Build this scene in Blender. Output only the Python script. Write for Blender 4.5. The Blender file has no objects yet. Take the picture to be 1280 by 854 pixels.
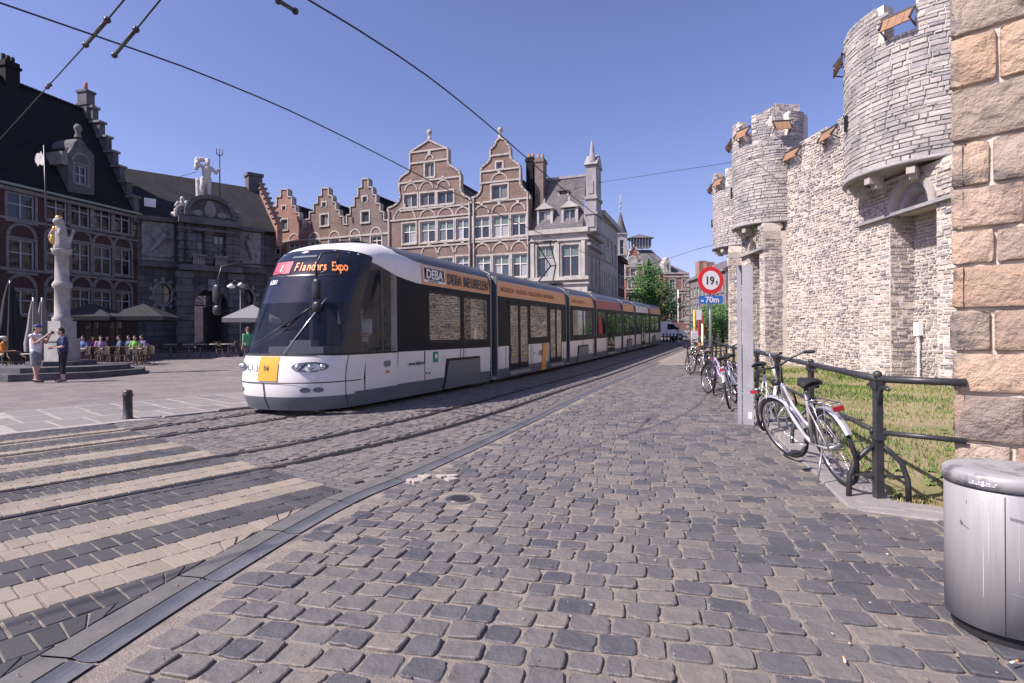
import bpy, bmesh, math, random
from mathutils import Vector, Matrix
random.seed(11)
R = math.radians; PI = math.pi
sc = bpy.context.scene; COL = sc.collection
# ---------------------------------------------------------------- camera, world, sun, exposure
FPX, CAMZ, HOR, ROLL = 700.0, 1.38, 419.5, 0.007          # focal length in photo pixels, eye height, horizon row, roll
cd = bpy.data.cameras.new('camera'); cam = bpy.data.objects.new('camera', cd); COL.objects.link(cam)
cd.sensor_width = 36; cd.lens = 36 * FPX / 1280; cd.shift_y = -(427 - HOR) / 1280
cd.clip_start = .05; cd.clip_end = 3000
cam.matrix_world = Matrix.Translation((0, 0, CAMZ)) @ Matrix.Rotation(R(90), 4, 'X') @ Matrix.Rotation(-ROLL, 4, 'Z')
sc.camera = cam
SUN_EL, SUN_DX, SUN_DY = R(46), .93, .37                   # light travels towards (+x, +y) and down
w = bpy.data.worlds.new('World'); sc.world = w; w.use_nodes = True
wn = w.node_tree.nodes; wl = w.node_tree.links
sky = wn.new('ShaderNodeTexSky'); sky.sky_type = 'NISHITA'; sky.sun_disc = False
sky.sun_elevation = SUN_EL; sky.sun_rotation = math.atan2(-SUN_DX, -SUN_DY)
sky.air_density = 1.0; sky.dust_density = .9; sky.ozone_density = 3.0
tint = wn.new('ShaderNodeMix'); tint.data_type = 'RGBA'; tint.blend_type = 'MULTIPLY'; tint.inputs['Factor'].default_value = 1
tint.inputs['B'].default_value = (1.16, .965, 1.22, 1)
wl.new(sky.outputs[0], tint.inputs['A']); wl.new(tint.outputs['Result'], wn['Background'].inputs['Color'])
wn['Background'].inputs['Strength'].default_value = .09
sl = bpy.data.lights.new('sun', 'SUN'); sl.energy = 5.0; sl.angle = R(.53); sl.color = (1, .9, .825)
so = bpy.data.objects.new('sun', sl); COL.objects.link(so)
so.rotation_euler = Vector((SUN_DX * math.cos(SUN_EL), SUN_DY * math.cos(SUN_EL), -math.sin(SUN_EL))).to_track_quat('-Z', 'Y').to_euler()
so.location = (-30, -12, 40)
sc.view_settings.view_transform = 'Standard'; sc.view_settings.look = 'None'; sc.view_settings.gamma = 1
sc.view_settings.exposure = .68; sc.view_settings.use_curve_mapping = False
try:
    sc.cycles.max_bounces = 6; sc.cycles.diffuse_bounces = 3; sc.cycles.glossy_bounces = 3; sc.cycles.transmission_bounces = 4; sc.cycles.transparent_max_bounces = 8
except Exception: pass
# ---------------------------------------------------------------- pixel <-> place
def ray(x, y):
    dx = (x - 640) / FPX; dy = (HOR - y) / FPX
    return dx * math.cos(ROLL) + dy * math.sin(ROLL), -dx * math.sin(ROLL) + dy * math.cos(ROLL)
def gz(y):                                                  # the street climbs gently away from the camera
    y = min(y, 130)
    return .02 * (math.hypot(y - 16, 6) - 6) if y > 16 else 0.0
def at(x, y, Y):                                            # a photo pixel at a known depth
    a, b = ray(x, y); return Vector((a * Y, Y, CAMZ + b * Y))
# ---------------------------------------------------------------- mesh helpers
class MB:
    def __init__(s): s.v = []; s.f = []; s.m = []; s.r = []; s.mi = 0; s.rn = 0.0; s.sm = []; s.smooth = False
    def add(s, vs, fs):
        o = len(s.v); s.v += [tuple(v) for v in vs]
        for f in fs:
            s.f.append([i + o for i in f]); s.m.append(s.mi); s.r.append(s.rn); s.sm.append(s.smooth)
        return s
    def box(s, c, d, rz=0, M=None):
        x, y, z = d[0] / 2, d[1] / 2, d[2] / 2; ca, sa = math.cos(rz), math.sin(rz); vs = []
        for p in ((-x, -y, -z), (x, -y, -z), (x, y, -z), (-x, y, -z), (-x, -y, z), (x, -y, z), (x, y, z), (-x, y, z)):
            q = Vector((c[0] + p[0] * ca - p[1] * sa, c[1] + p[0] * sa + p[1] * ca, c[2] + p[2])); vs.append(M @ q if M else q)
        return s.add(vs, [(3, 2, 1, 0), (4, 5, 6, 7), (0, 1, 5, 4), (1, 2, 6, 5), (2, 3, 7, 6), (3, 0, 4, 7)])
    def bb(s, x0, x1, y0, y1, z0, z1): return s.box(((x0 + x1) / 2, (y0 + y1) / 2, (z0 + z1) / 2), (abs(x1 - x0), abs(y1 - y0), abs(z1 - z0)))
    def bar(s, a, b, w, h=None, up=(0, 0, 1)):
        a = Vector(a); b = Vector(b); h = h or w; d = (b - a).normalized(); u = Vector(up)
        if abs(d.dot(u)) > .98: u = Vector((1, 0, 0))
        x = d.cross(u).normalized(); z = x.cross(d); vs = []
        for p in (a, b):
            for i, j in ((-1, -1), (1, -1), (1, 1), (-1, 1)): vs.append(p + x * i * w / 2 + z * j * h / 2)
        return s.add(vs, [(3, 2, 1, 0), (4, 5, 6, 7), (0, 1, 5, 4), (1, 2, 6, 5), (2, 3, 7, 6), (3, 0, 4, 7)])
    def tube(s, pts, r, n=8, close=False, cap=True):
        pts = [Vector(p) for p in pts]; N = len(pts); rs = r if isinstance(r, (list, tuple)) else [r] * N
        sm = s.smooth; s.smooth = True; vs = []; prev = None
        for i, p in enumerate(pts):
            if close: d = pts[(i + 1) % N] - pts[i - 1]
            else: d = pts[min(i + 1, N - 1)] - pts[max(i - 1, 0)]
            d = d.normalized() if d.length > 1e-9 else Vector((0, 0, 1))
            if prev is None:
                u = Vector((0, 0, 1)) if abs(d.z) < .9 else Vector((1, 0, 0)); x = d.cross(u).normalized()
            else:
                x = (prev - d * prev.dot(d)); x = x.normalized() if x.length > 1e-6 else d.orthogonal().normalized()
            prev = x; z = x.cross(d)
            for k in range(n):
                a = 2 * PI * k / n; vs.append(p + (x * math.cos(a) + z * math.sin(a)) * rs[i])
        fs = []
        for i in range(N if close else N - 1):
            j = (i + 1) % N
            for k in range(n): fs.append((i * n + k, i * n + (k + 1) % n, j * n + (k + 1) % n, j * n + k))
        if cap and not close: fs += [tuple(range(n - 1, -1, -1)), tuple((N - 1) * n + k for k in range(n))]
        s.add(vs, fs); s.smooth = sm; return s
    def lathe(s, prof, c=(0, 0, 0), n=24, sx=1, sy=1, a0=0, a1=2 * PI, M=None):
        sm = s.smooth; s.smooth = True; full = abs(a1 - a0 - 2 * PI) < 1e-6; m = n if full else n + 1; vs = []
        for r, z in prof:
            for k in range(m):
                a = a0 + (a1 - a0) * k / n; q = Vector((c[0] + r * sx * math.cos(a), c[1] + r * sy * math.sin(a), c[2] + z)); vs.append(M @ q if M else q)
        fs = []
        for i in range(len(prof) - 1):
            for k in range(n):
                l = (k + 1) % m; fs.append((i * m + k, i * m + l, (i + 1) * m + l, (i + 1) * m + k))
        s.add(vs, fs); s.smooth = sm; return s
    def ball(s, c, r, n=12, M=None):
        r = (r, r, r) if not isinstance(r, (tuple, list)) else r
        return s.lathe([(math.sin(PI * i / (n // 2 + 2)), -math.cos(PI * i / (n // 2 + 2))) for i in range(n // 2 + 3)], (0, 0, 0), n,
                       M=(M or Matrix()) @ Matrix.Translation(c) @ Matrix.Diagonal((r[0], r[1], r[2], 1)))
    def prism(s, poly, y0, y1, holes=(), M=None, back=True):       # poly in (x, z), extruded along y; cut into upright strips so that any holes come out right
        L = [list(poly)] + [list(h) for h in holes]; E = []
        for l in L:
            for p, q in zip(l, l[1:] + l[:1]):
                if abs(p[0] - q[0]) > 1e-7: E.append((p, q) if p[0] < q[0] else (q, p))
        us = sorted({round(p[0], 6) for l in L for p in l}); f = lambda x, y, z: (M @ Vector((x, y, z))) if M else Vector((x, y, z))
        for ua, ub in zip(us, us[1:]):
            if ub - ua < 1e-5: continue
            um = (ua + ub) / 2; zz = []
            for p, q in E:
                if p[0] < um < q[0]: g = lambda u: p[1] + (q[1] - p[1]) * (u - p[0]) / (q[0] - p[0]); zz.append((g(um), g(ua), g(ub)))
            zz.sort()
            for lo, hi in zip(zz[::2], zz[1::2]):
                for y in ((y0, y1) if back else (y0,)): s.add([f(ua, y, lo[1]), f(ub, y, lo[2]), f(ub, y, hi[2]), f(ua, y, hi[1])], [(0, 1, 2, 3)])
        for l in L:
            k = len(l); s.add([f(p[0], y0, p[1]) for p in l] + [f(p[0], y1, p[1]) for p in l], [(i, (i + 1) % k, (i + 1) % k + k, i + k) for i in range(k)])
        return s
    def build(s, name, mats, parent=None, rn=False):
        me = bpy.data.meshes.new(name); me.from_pydata(s.v, [], s.f)
        mats = mats if isinstance(mats, (list, tuple)) else [mats]
        for m in mats: me.materials.append(m)
        if len(mats) > 1: me.polygons.foreach_set('material_index', s.m)
        if any(s.sm): me.polygons.foreach_set('use_smooth', s.sm)
        if rn:
            at_ = me.attributes.new('rnd', 'FLOAT', 'FACE'); at_.data.foreach_set('value', s.r)
        me.update(); return link(bpy.data.objects.new(name, me), parent)
def link(o, parent=None):
    COL.objects.link(o)
    if parent: o.parent = parent
    return o
def tag(o, label, cat, group=None, kind=None):
    if label: o['label'] = label
    if cat: o['category'] = cat
    if group: o['group'] = group
    if kind: o['kind'] = kind
    return o
def struct(o): o['kind'] = 'structure'; return o
def stuff(o): o['kind'] = 'stuff'; return o
def empty(name, loc=(0, 0, 0), rz=0, label=None, cat=None, group=None):
    e = bpy.data.objects.new(name, None); e.empty_display_size = .2; COL.objects.link(e); e.location = loc; e.rotation_euler = (0, 0, rz)
    return tag(e, label, cat, group)
def copy_tree(o, parent=None):
    c = o.copy(); COL.objects.link(c); c.parent = parent
    for ch in list(o.children): copy_tree(ch, c)
    return c
def text(name, body, size, mat, parent, M, align='LEFT', ext=.002, sx=1, bold=0, space=1):
    cu = bpy.data.curves.new(name, 'FONT'); cu.body = body; cu.size = size; cu.extrude = ext; cu.align_x = align; cu.offset = bold; cu.resolution_u = 3; cu.space_character = space
    o = bpy.data.objects.new(name, cu); COL.objects.link(o)
    bpy.context.view_layer.update()
    me = bpy.data.meshes.new_from_object(o.evaluated_get(bpy.context.evaluated_depsgraph_get()))
    bpy.data.objects.remove(o); me.transform(M @ Matrix.Diagonal((sx, 1, 1, 1)))
    me.materials.clear(); me.materials.append(mat)
    return link(bpy.data.objects.new(name, me), parent)
# ---------------------------------------------------------------- materials
def nodes(name):
    m = bpy.data.materials.new(name); m.use_nodes = True; nt = m.node_tree
    return m, nt, nt.nodes, nt.links, nt.nodes['Principled BSDF']
def mat(name, c, c2=None, rough=.8, scale=4, bump=0, bscale=30, rnd=None, metal=0, spec=.4, obj=False, stain=None, detail=6, rstretch=None, bdist=.02, ridged=False, wear=False):
    """colour c mottled with c2 by noise; rnd = colours picked per piece by the 'rnd' face attribute (or per object)"""
    m, nt, n, l, b = nodes(name); b.inputs['Roughness'].default_value = rough; b.inputs['Metallic'].default_value = metal; b.inputs['Specular IOR Level'].default_value = spec
    geo = n.new('ShaderNodeNewGeometry'); tc = n.new('ShaderNodeTexCoord'); P = tc.outputs['Object'] if obj else geo.outputs['Position']
    if rstretch:
        mp = n.new('ShaderNodeMapping'); mp.inputs['Scale'].default_value = rstretch; l.new(P, mp.inputs[0]); P = mp.outputs[0]
    def noise(s, d=detail):
        t = n.new('ShaderNodeTexNoise'); t.inputs['Scale'].default_value = s; t.inputs['Detail'].default_value = d; t.inputs['Roughness'].default_value = .62; l.new(P, t.inputs['Vector']); return t.outputs['Fac']
    def mix(f, a, bb, mode='MIX'):
        x = n.new('ShaderNodeMix'); x.data_type = 'RGBA'; x.blend_type = mode
        for sck, val in (('Factor', f), ('A', a), ('B', bb)):
            if hasattr(val, 'is_linked'): l.new(val, x.inputs[sck])
            else: x.inputs[sck].default_value = val if sck == 'Factor' else (*val, 1)
        return x.outputs['Result']
    def ramp(f, stops):
        r = n.new('ShaderNodeValToRGB'); e = r.color_ramp.elements
        while len(e) < len(stops): e.new(.5)
        for i, (p, col) in enumerate(stops): e[i].position = p; e[i].color = (*col, 1) if len(col) == 3 else col
        l.new(f, r.inputs[0]); return r.outputs['Color']
    out = None
    if rnd:
        a = n.new('ShaderNodeAttribute'); a.attribute_name = 'rnd'
        out = ramp(a.outputs['Fac'], [(i / max(1, len(rnd) - 1), q) for i, q in enumerate(rnd)])
        c2 = c2 or None
        v = noise(scale); out = mix(v, mix(1.0, out, (.72, .72, .74), 'MULTIPLY'), mix(1.0, out, (1.25, 1.22, 1.2), 'MULTIPLY'))
    elif c2:
        v = noise(scale); f = ramp(v, [(.34, (0, 0, 0)), (.68, (1, 1, 1))]); out = mix(f, c, c2)
    if stain:
        k_ = stain[3] if len(stain) > 3 else 1.0; sv = noise(stain[1], 4); f = ramp(sv, [(stain[2], (0, 0, 0)), (min(1, stain[2] + .14), (k_, k_, k_))]); out = mix(f, out if out is not None else c, stain[0])
    if out is not None: l.new(out, b.inputs['Base Color'])
    else: b.inputs['Base Color'].default_value = (*c, 1)
    if bump:
        bu = n.new('ShaderNodeBump'); bu.inputs['Strength'].default_value = bump; bu.inputs['Distance'].default_value = bdist
        h = noise(bscale, 8)
        if ridged:
            t = n.new('ShaderNodeTexNoise'); t.noise_type = 'RIDGED_MULTIFRACTAL'; t.inputs['Scale'].default_value = bscale * .55; t.inputs['Detail'].default_value = 6; l.new(P, t.inputs['Vector'])
            ma = n.new('ShaderNodeMath'); ma.operation = 'MULTIPLY_ADD'; ma.inputs[1].default_value = -.35; l.new(t.outputs['Fac'], ma.inputs[0]); l.new(h, ma.inputs[2]); h = ma.outputs[0]
        l.new(h, bu.inputs['Height']); l.new(bu.outputs[0], b.inputs['Normal'])
    if wear:
        mr = n.new('ShaderNodeMapRange'); mr.inputs['From Min'].default_value = .35; mr.inputs['From Max'].default_value = .65; mr.inputs['To Min'].default_value = rough - .16; mr.inputs['To Max'].default_value = rough + .2; l.new(noise(3.3, 5), mr.inputs[0]); l.new(mr.outputs[0], b.inputs['Roughness'])
    return m
def brickmat(name, c1, c2, mort, bw=.24, bh=.075, scale=1, bump=.4, dirt=None, ms=.012):
    m, nt, n, l, b = nodes(name); b.inputs['Roughness'].default_value = .88; b.inputs['Specular IOR Level'].default_value = .25
    tc = n.new('ShaderNodeTexCoord'); sx = n.new('ShaderNodeSeparateXYZ'); cx = n.new('ShaderNodeCombineXYZ')
    ad = n.new('ShaderNodeMath'); ad.operation = 'ADD'
    l.new(tc.outputs['Object'], sx.inputs[0]); l.new(sx.outputs[0], ad.inputs[0]); l.new(sx.outputs[1], ad.inputs[1]); l.new(ad.outputs[0], cx.inputs[0]); l.new(sx.outputs[2], cx.inputs[1])
    t = n.new('ShaderNodeTexBrick'); t.inputs['Scale'].default_value = scale; t.inputs['Brick Width'].default_value = bw; t.inputs['Row Height'].default_value = bh
    t.inputs['Mortar Size'].default_value = ms; t.inputs['Color1'].default_value = (*c1, 1); t.inputs['Color2'].default_value = (*c2, 1); t.inputs['Mortar'].default_value = (*mort, 1); t.inputs['Bias'].default_value = -.1
    l.new(cx.outputs[0], t.inputs['Vector'])
    no = n.new('ShaderNodeTexNoise'); no.inputs['Scale'].default_value = .9; no.inputs['Detail'].default_value = 8; no.inputs['Roughness'].default_value = .7; l.new(tc.outputs['Object'], no.inputs['Vector'])
    rp = n.new('ShaderNodeValToRGB'); rp.color_ramp.elements[0].position = .3; rp.color_ramp.elements[0].color = (.62, .6, .62, 1); rp.color_ramp.elements[1].position = .7; rp.color_ramp.elements[1].color = (1.15, 1.12, 1.1, 1)
    l.new(no.outputs['Fac'], rp.inputs[0])
    mx = n.new('ShaderNodeMix'); mx.data_type = 'RGBA'; mx.blend_type = 'MULTIPLY'; mx.inputs['Factor'].default_value = 1
    l.new(t.outputs['Color'], mx.inputs['A']); l.new(rp.outputs['Color'], mx.inputs['B']); l.new(mx.outputs['Result'], b.inputs['Base Color'])
    bu = n.new('ShaderNodeBump'); bu.inputs['Strength'].default_value = bump; bu.inputs['Distance'].default_value = .012; bu.invert = True
    l.new(t.outputs['Fac'], bu.inputs['Height']); l.new(bu.outputs[0], b.inputs['Normal'])
    return m
def glassmat(name, c, rough=.04, curtain=None):
    m, nt, n, l, b = nodes(name); b.inputs['Roughness'].default_value = rough; b.inputs['Specular IOR Level'].default_value = .6; b.inputs['Base Color'].default_value = (*c, 1)
    if curtain:
        oi = n.new('ShaderNodeObjectInfo'); r = n.new('ShaderNodeValToRGB'); r.color_ramp.interpolation = 'CONSTANT'; e = r.color_ramp.elements; e.new(.5); e.new(.6)
        for i, (p, col) in enumerate(((0, c), (.55, [k * 1.9 for k in c]), (.74, curtain), (.9, [k * .45 for k in curtain]))): e[i].position = p; e[i].color = (*col, 1)
        l.new(oi.outputs['Random'], r.inputs[0]); l.new(r.outputs[0], b.inputs['Base Color'])
    return m
M_ = {}
def seethrough(name, tintc, alpha):
    m, nt, n, l, b = nodes(name); b.inputs['Base Color'].default_value = (*tintc, 1); b.inputs['Roughness'].default_value = .02; b.inputs['Specular IOR Level'].default_value = .7; b.inputs['Alpha'].default_value = alpha
    return m
# ---------------------------------------------------------------- palette
M_['cobble'] = mat('cobble', (.2, .19, .2), rough=.6, scale=9, bump=.7, bscale=16, bdist=.022, spec=.5, wear=True, ridged=True, rnd=[(.068, .07, .083), (.1, .098, .105), (.128, .12, .12), (.158, .143, .135), (.118, .112, .115), (.185, .163, .147), (.086, .087, .097)], stain=((.075, .072, .074), 6, .58, .5))
M_['joint'] = mat('joint_sand', (.29, .25, .215), (.18, .158, .142), rough=.95, scale=9, bump=.7, bscale=90)
M_['setts'] = mat('setts', (.2, .2, .2), rough=.75, scale=16, bump=.5, bscale=45, rnd=[(.095, .09, .093), (.135, .126, .124), (.17, .156, .148), (.118, .11, .112)])
M_['paver_dark'] = mat('paver_dark', (.1, .1, .12), rough=.8, scale=60, bump=.5, bscale=160, bdist=.006, rnd=[(.04, .042, .05), (.066, .066, .074), (.052, .053, .062)], stain=((.1, .094, .09), 1.6, .52, .5))
M_['paver_light'] = mat('paver_light', (.5, .45, .38), rough=.85, scale=40, bump=.4, bscale=160, bdist=.006, rnd=[(.215, .187, .155), (.27, .235, .193), (.24, .208, .172)], stain=((.14, .126, .112), 1.3, .52, .6))
M_['slab'] = mat('plaza_slab', (.2, .18, .18), rough=.8, scale=10, bump=.5, bscale=40, rnd=[(.16, .148, .152), (.22, .2, .195), (.19, .172, .17)])
M_['white_joint'] = mat('white_joint', (.36, .335, .31), (.24, .225, .215), rough=.9, scale=8)
M_['concrete'] = mat('concrete', (.135, .13, .128), (.09, .088, .09), rough=.8, scale=6, bump=.4, bscale=70, bdist=.008)
M_['channel'] = mat('channel_stone', (.085, .09, .108), (.14, .142, .156), rough=.42, scale=3, bump=.35, bscale=40, bdist=.008, spec=.5)
M_['rail'] = mat('rail_steel', (.16, .15, .16), (.08, .075, .08), rough=.35, scale=20, metal=.8)
M_['groove'] = mat('rail_groove', (.012, .012, .014), rough=.9)
M_['kerb'] = mat('kerb_stone', (.2, .2, .2), rough=.75, scale=7, bump=.7, bscale=30, rnd=[(.2, .19, .19), (.27, .25, .245), (.23, .22, .225)])
M_['soil'] = mat('soil', (.3, .23, .15), (.15, .16, .055), rough=.95, scale=1.1, bump=.8, bscale=30, stain=((.36, .27, .19), .6, .6))
M_['grass'] = mat('grass', (.1, .13, .04), rough=.8, scale=3, rnd=[(.07, .14, .03), (.13, .19, .045), (.23, .23, .075), (.38, .31, .14)])
M_['ground'] = mat('far_ground', (.2, .19, .19), (.15, .14, .145), rough=.9, scale=.6, bump=.3, bscale=12)
M_['castle'] = mat('castle_stone', (.4, .37, .35), rough=.9, scale=5, bump=.9, bscale=22, bdist=.04, rnd=[(.25, .245, .265), (.38, .355, .34), (.47, .43, .395), (.53, .48, .43), (.43, .395, .365), (.57, .515, .455), (.31, .3, .31)], stain=((.25, .235, .235), .55, .5, .62))
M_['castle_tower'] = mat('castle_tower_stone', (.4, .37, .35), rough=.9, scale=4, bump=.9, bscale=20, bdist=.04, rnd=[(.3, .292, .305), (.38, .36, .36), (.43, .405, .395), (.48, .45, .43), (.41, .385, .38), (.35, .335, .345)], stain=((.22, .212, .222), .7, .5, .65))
M_['castle_mortar'] = mat('castle_mortar', (.66, .59, .525), (.52, .465, .42), rough=.95, scale=4, bump=.6, bscale=30)
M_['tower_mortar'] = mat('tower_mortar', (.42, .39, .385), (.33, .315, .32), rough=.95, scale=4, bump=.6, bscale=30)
M_['pillar'] = mat('pillar_stone', (.4, .3, .22), rough=.85, scale=7, bump=1.0, bscale=8, bdist=.1, detail=12, ridged=True, rnd=[(.33, .27, .225), (.43, .33, .26), (.5, .385, .295), (.47, .325, .225), (.25, .22, .205), (.49, .39, .305), (.37, .305, .255)], stain=((.13, .118, .12), 2.6, .52, .8))
M_['pillar_joint'] = mat('pillar_mortar', (.62, .56, .49), (.5, .44, .38), rough=.95, scale=12, bump=.8, bscale=60)
M_['trim'] = mat('pale_trim_stone', (.46, .42, .385), (.29, .265, .255), rough=.85, scale=2.5, bump=.4, bscale=25)
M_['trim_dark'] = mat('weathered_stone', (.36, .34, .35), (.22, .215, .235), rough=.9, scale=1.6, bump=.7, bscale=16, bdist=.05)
M_['trim_grey'] = mat('grey_trim_stone', (.21, .2, .2), (.12, .116, .122), rough=.85, scale=2.5, bump=.4, bscale=25)  # trim dimmed in colour for the shaded left fronts, also on the grey terrace
M_['trim_shade'] = mat('shaded_weathered_stone', (.125, .124, .135), (.065, .066, .076), rough=.9, scale=1.6, bump=.7, bscale=16, bdist=.05)  # weathered stone with the shade of the left side put into its colour
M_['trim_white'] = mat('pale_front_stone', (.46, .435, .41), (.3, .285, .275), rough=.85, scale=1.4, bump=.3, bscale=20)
M_['statue'] = mat('statue_stone', (.58, .55, .52), (.38, .36, .37), rough=.85, scale=5, bump=.5, bscale=18, bdist=.03)
M_['column_stone'] = mat('column_stone', (.4, .375, .365), (.24, .23, .235), rough=.85, scale=3, bump=.5, bscale=18, bdist=.03)
M_['statue_grey'] = mat('relief_stone', (.27, .26, .265), (.13, .128, .138), rough=.85, scale=3, bump=.5, bscale=18, bdist=.03)
M_['brick_brown'] = brickmat('brown_brick', (.235, .15, .12), (.14, .098, .088), (.25, .21, .185))
M_['brick_grey'] = brickmat('grey_brown_brick', (.19, .14, .125), (.13, .1, .098), (.25, .22, .205))
M_['brick_pink'] = brickmat('pink_brick', (.36, .175, .135), (.27, .145, .12), (.33, .25, .22))
M_['brick_red'] = brickmat('red_brick', (.37, .1, .075), (.3, .085, .07), (.35, .25, .22))
M_['brick_shade'] = brickmat('dull_red_brick_shaded', (.075, .034, .031), (.052, .027, .026), (.08, .066, .066))  # dark brick, deepened further to stand for shade on the left house
M_['stone_block'] = brickmat('ashlar', (.115, .113, .124), (.078, .078, .089), (.04, .04, .047), bw=.95, bh=.42, ms=.02)  # gateway stone, base colour lowered to stand for its shade
M_['slate'] = brickmat('dark_slate', (.014, .015, .02), (.01, .0105, .014), (.006, .006, .008), bw=.3, bh=.2, ms=.015)  # slate made darker to carry the shade of the left roof
M_['slate_mid'] = brickmat('mid_slate', (.035, .035, .041), (.026, .026, .031), (.03, .03, .034), bw=.3, bh=.2, ms=.012)  # tone set between the shadowed and sunlit parts of the gateway roof
M_['slate_grey'] = brickmat('grey_slate', (.16, .155, .165), (.125, .12, .135), (.08, .078, .085), bw=.3, bh=.2, ms=.012)
M_['tile_brown'] = brickmat('brown_roof_tile', (.1, .062, .05), (.075, .05, .045), (.04, .03, .03), bw=.25, bh=.25, ms=.02)
M_['frame'] = mat('window_frame_paint', (.6, .58, .56), rough=.5)
M_['frame_blue'] = mat('window_frame_bluegrey', (.3, .33, .38), rough=.5)
M_['frame_dark'] = mat('window_frame_dark', (.09, .085, .085), rough=.5)
M_['pane'] = glassmat('window_glass', (.03, .036, .05), curtain=(.32, .33, .34))
M_['pane_green'] = glassmat('window_glass_green', (.13, .17, .15), rough=.1)
M_['pane_dark'] = glassmat('window_glass_dark', (.012, .015, .022))
M_['iron'] = mat('black_iron', (.02, .022, .026), (.045, .045, .05), rough=.42, scale=9, bump=.25, bscale=40, spec=.5, bdist=.006)
M_['wood'] = mat('shutter_wood', (.3, .17, .1), (.22, .125, .08), rough=.8, scale=6, bump=.3, bscale=20)
M_['steel'] = mat('brushed_steel', (.4, .4, .42), (.3, .3, .325), rough=.42, scale=5, metal=.75, bump=.08, bscale=60, rstretch=(6, 6, .5))
M_['bin'] = mat('bin_steel', (.36, .355, .36), (.31, .305, .315), rough=.5, scale=3, metal=.2, bump=.06, bscale=20, rstretch=(7, 7, .6), stain=((.17, .165, .17), 5, .6, .35))
M_['bin_lid'] = mat('bin_lid_steel', (.36, .355, .36), (.3, .295, .305), rough=.5, scale=6, metal=.2, stain=((.09, .088, .092), 9, .5, .8))
M_['black'] = mat('black_rubber', (.014, .014, .016), rough=.7)
M_['dark_plastic'] = mat('dark_plastic', (.02, .021, .025), rough=.35)
M_['chrome'] = mat('bike_chrome', (.62, .62, .66), rough=.22, metal=.95)
M_['silver'] = mat('silver_paint', (.55, .54, .57), rough=.28, metal=.6)
M_['orange'] = mat('orange_paint', (.8, .33, .06), rough=.4)
M_['red'] = mat('red_plastic', (.3, .015, .02), rough=.3)
M_['white'] = mat('white_paint', (.8, .79, .8), rough=.35)
M_['gold'] = mat('gilding', (.75, .45, .12), rough=.35, metal=.8)
M_['wire'] = mat('copper_wire', (.02, .02, .022), rough=.6)
M_['skin'] = mat('skin', (.52, .31, .24), rough=.6)
M_['hair'] = mat('dark_hair', (.03, .022, .018), rough=.7)
def paint(name, c, rough=.7): 
    if name not in M_: M_[name] = mat(name, c, rough=rough)
    return M_[name]
# ================================================================ GROUND
def flatbrick(name, c1, c2, mort, bw, bh, rot, ms=.02, bump=.5, rough=.8):
    m = brickmat(name, c1, c2, mort, bw, bh, ms=ms, bump=bump); nt = m.node_tree; n = nt.nodes; l = nt.links
    t = next(x for x in n if x.type == 'TEX_BRICK'); g = n.new('ShaderNodeNewGeometry'); mp = n.new('ShaderNodeMapping'); mp.inputs['Rotation'].default_value = (0, 0, rot)
    wv = n.new('ShaderNodeTexNoise'); wv.inputs['Scale'].default_value = 1.5; l.new(g.outputs['Position'], wv.inputs['Vector'])
    ad = n.new('ShaderNodeVectorMath'); ad.operation = 'MULTIPLY_ADD'; ad.inputs[1].default_value = (.1, .1, 0); l.new(wv.outputs['Color'], ad.inputs[0]); l.new(g.outputs['Position'], ad.inputs[2])
    l.new(ad.outputs[0], mp.inputs[0]); l.new(mp.outputs[0], t.inputs['Vector'])
    n['Principled BSDF'].inputs['Roughness'].default_value = rough
    return m
class Path:
    def __init__(s, ctrl, step=.25):
        P = [Vector((*c, 0)) for c in ctrl]; P = [P[0] * 2 - P[1]] + P + [P[-1] * 2 - P[-2]]; out = []
        for i in range(1, len(P) - 2):
            a, b, c, d = P[i - 1:i + 3]; L = (c - b).length; n = max(1, int(L / step))
            ta = (c - a) * (L / ((c - b).length + (b - a).length)); tb = (d - b) * (L / ((c - b).length + (d - c).length))
            for k in range(n):
                t = k / n; h = (2 * t**3 - 3 * t**2 + 1, t**3 - 2 * t**2 + t, -2 * t**3 + 3 * t**2, t**3 - t**2)
                out.append(b * h[0] + ta * h[1] + c * h[2] + tb * h[3])
        out.append(P[-2]); s.set(out)
    def set(s, pts):
        s.p = pts; s.s = [0]
        for a, b in zip(pts, pts[1:]): s.s.append(s.s[-1] + (b - a).length)
    def at(s, d):
        import bisect
        i = min(max(bisect.bisect(s.s, d) - 1, 0), len(s.p) - 2); L = s.s[i + 1] - s.s[i]; u = (s.p[i + 1] - s.p[i]) / L
        return s.p[i] + u * (d - s.s[i]), u
    def off(s, t):                                          # parallel path t metres to the left
        out = []
        for i, p in enumerate(s.p):
            d = (s.p[min(i + 1, len(s.p) - 1)] - s.p[max(i - 1, 0)]).normalized(); out.append(p + Vector((-d.y, d.x, 0)) * t)
        q = Path.__new__(Path); q.set(out); return q
    def near(s, x, y):
        i = min(range(len(s.p)), key=lambda i: (s.p[i].x - x)**2 + (s.p[i].y - y)**2); return s.s[i]
    def st(s, d, t):
        p, u = s.at(d); return p + Vector((-u.y, u.x, 0)) * t
def table(T, y):
    for (a, b), (c, d) in zip(T, T[1:]):
        if y <= c: return b + (d - b) * (y - a) / (c - a) if y > a else b
    return T[-1][1]
R1 = Path([(-9.5, -2.7), (-7.0, .42), (-3.92, 4.27), (-3.15, 5.23), (-1.94, 6.85), (-.66, 9.23), (1.63, 15.0), (9.0, 32.8), (13.5, 43.5), (20.4, 60), (26, 72)])
GUT = Path([(-2.0, .6), (-1.79, 2.24), (-1.66, 3.1), (-1.33, 4.62), (-.91, 5.6), (.13, 8.36), (2.54, 15.02), (8.7, 30), (14.4, 43.5), (21.3, 60)])
GT = [(p.y, p.x) for p in GUT.p]
gutX = lambda y: table(GT, y)
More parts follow.
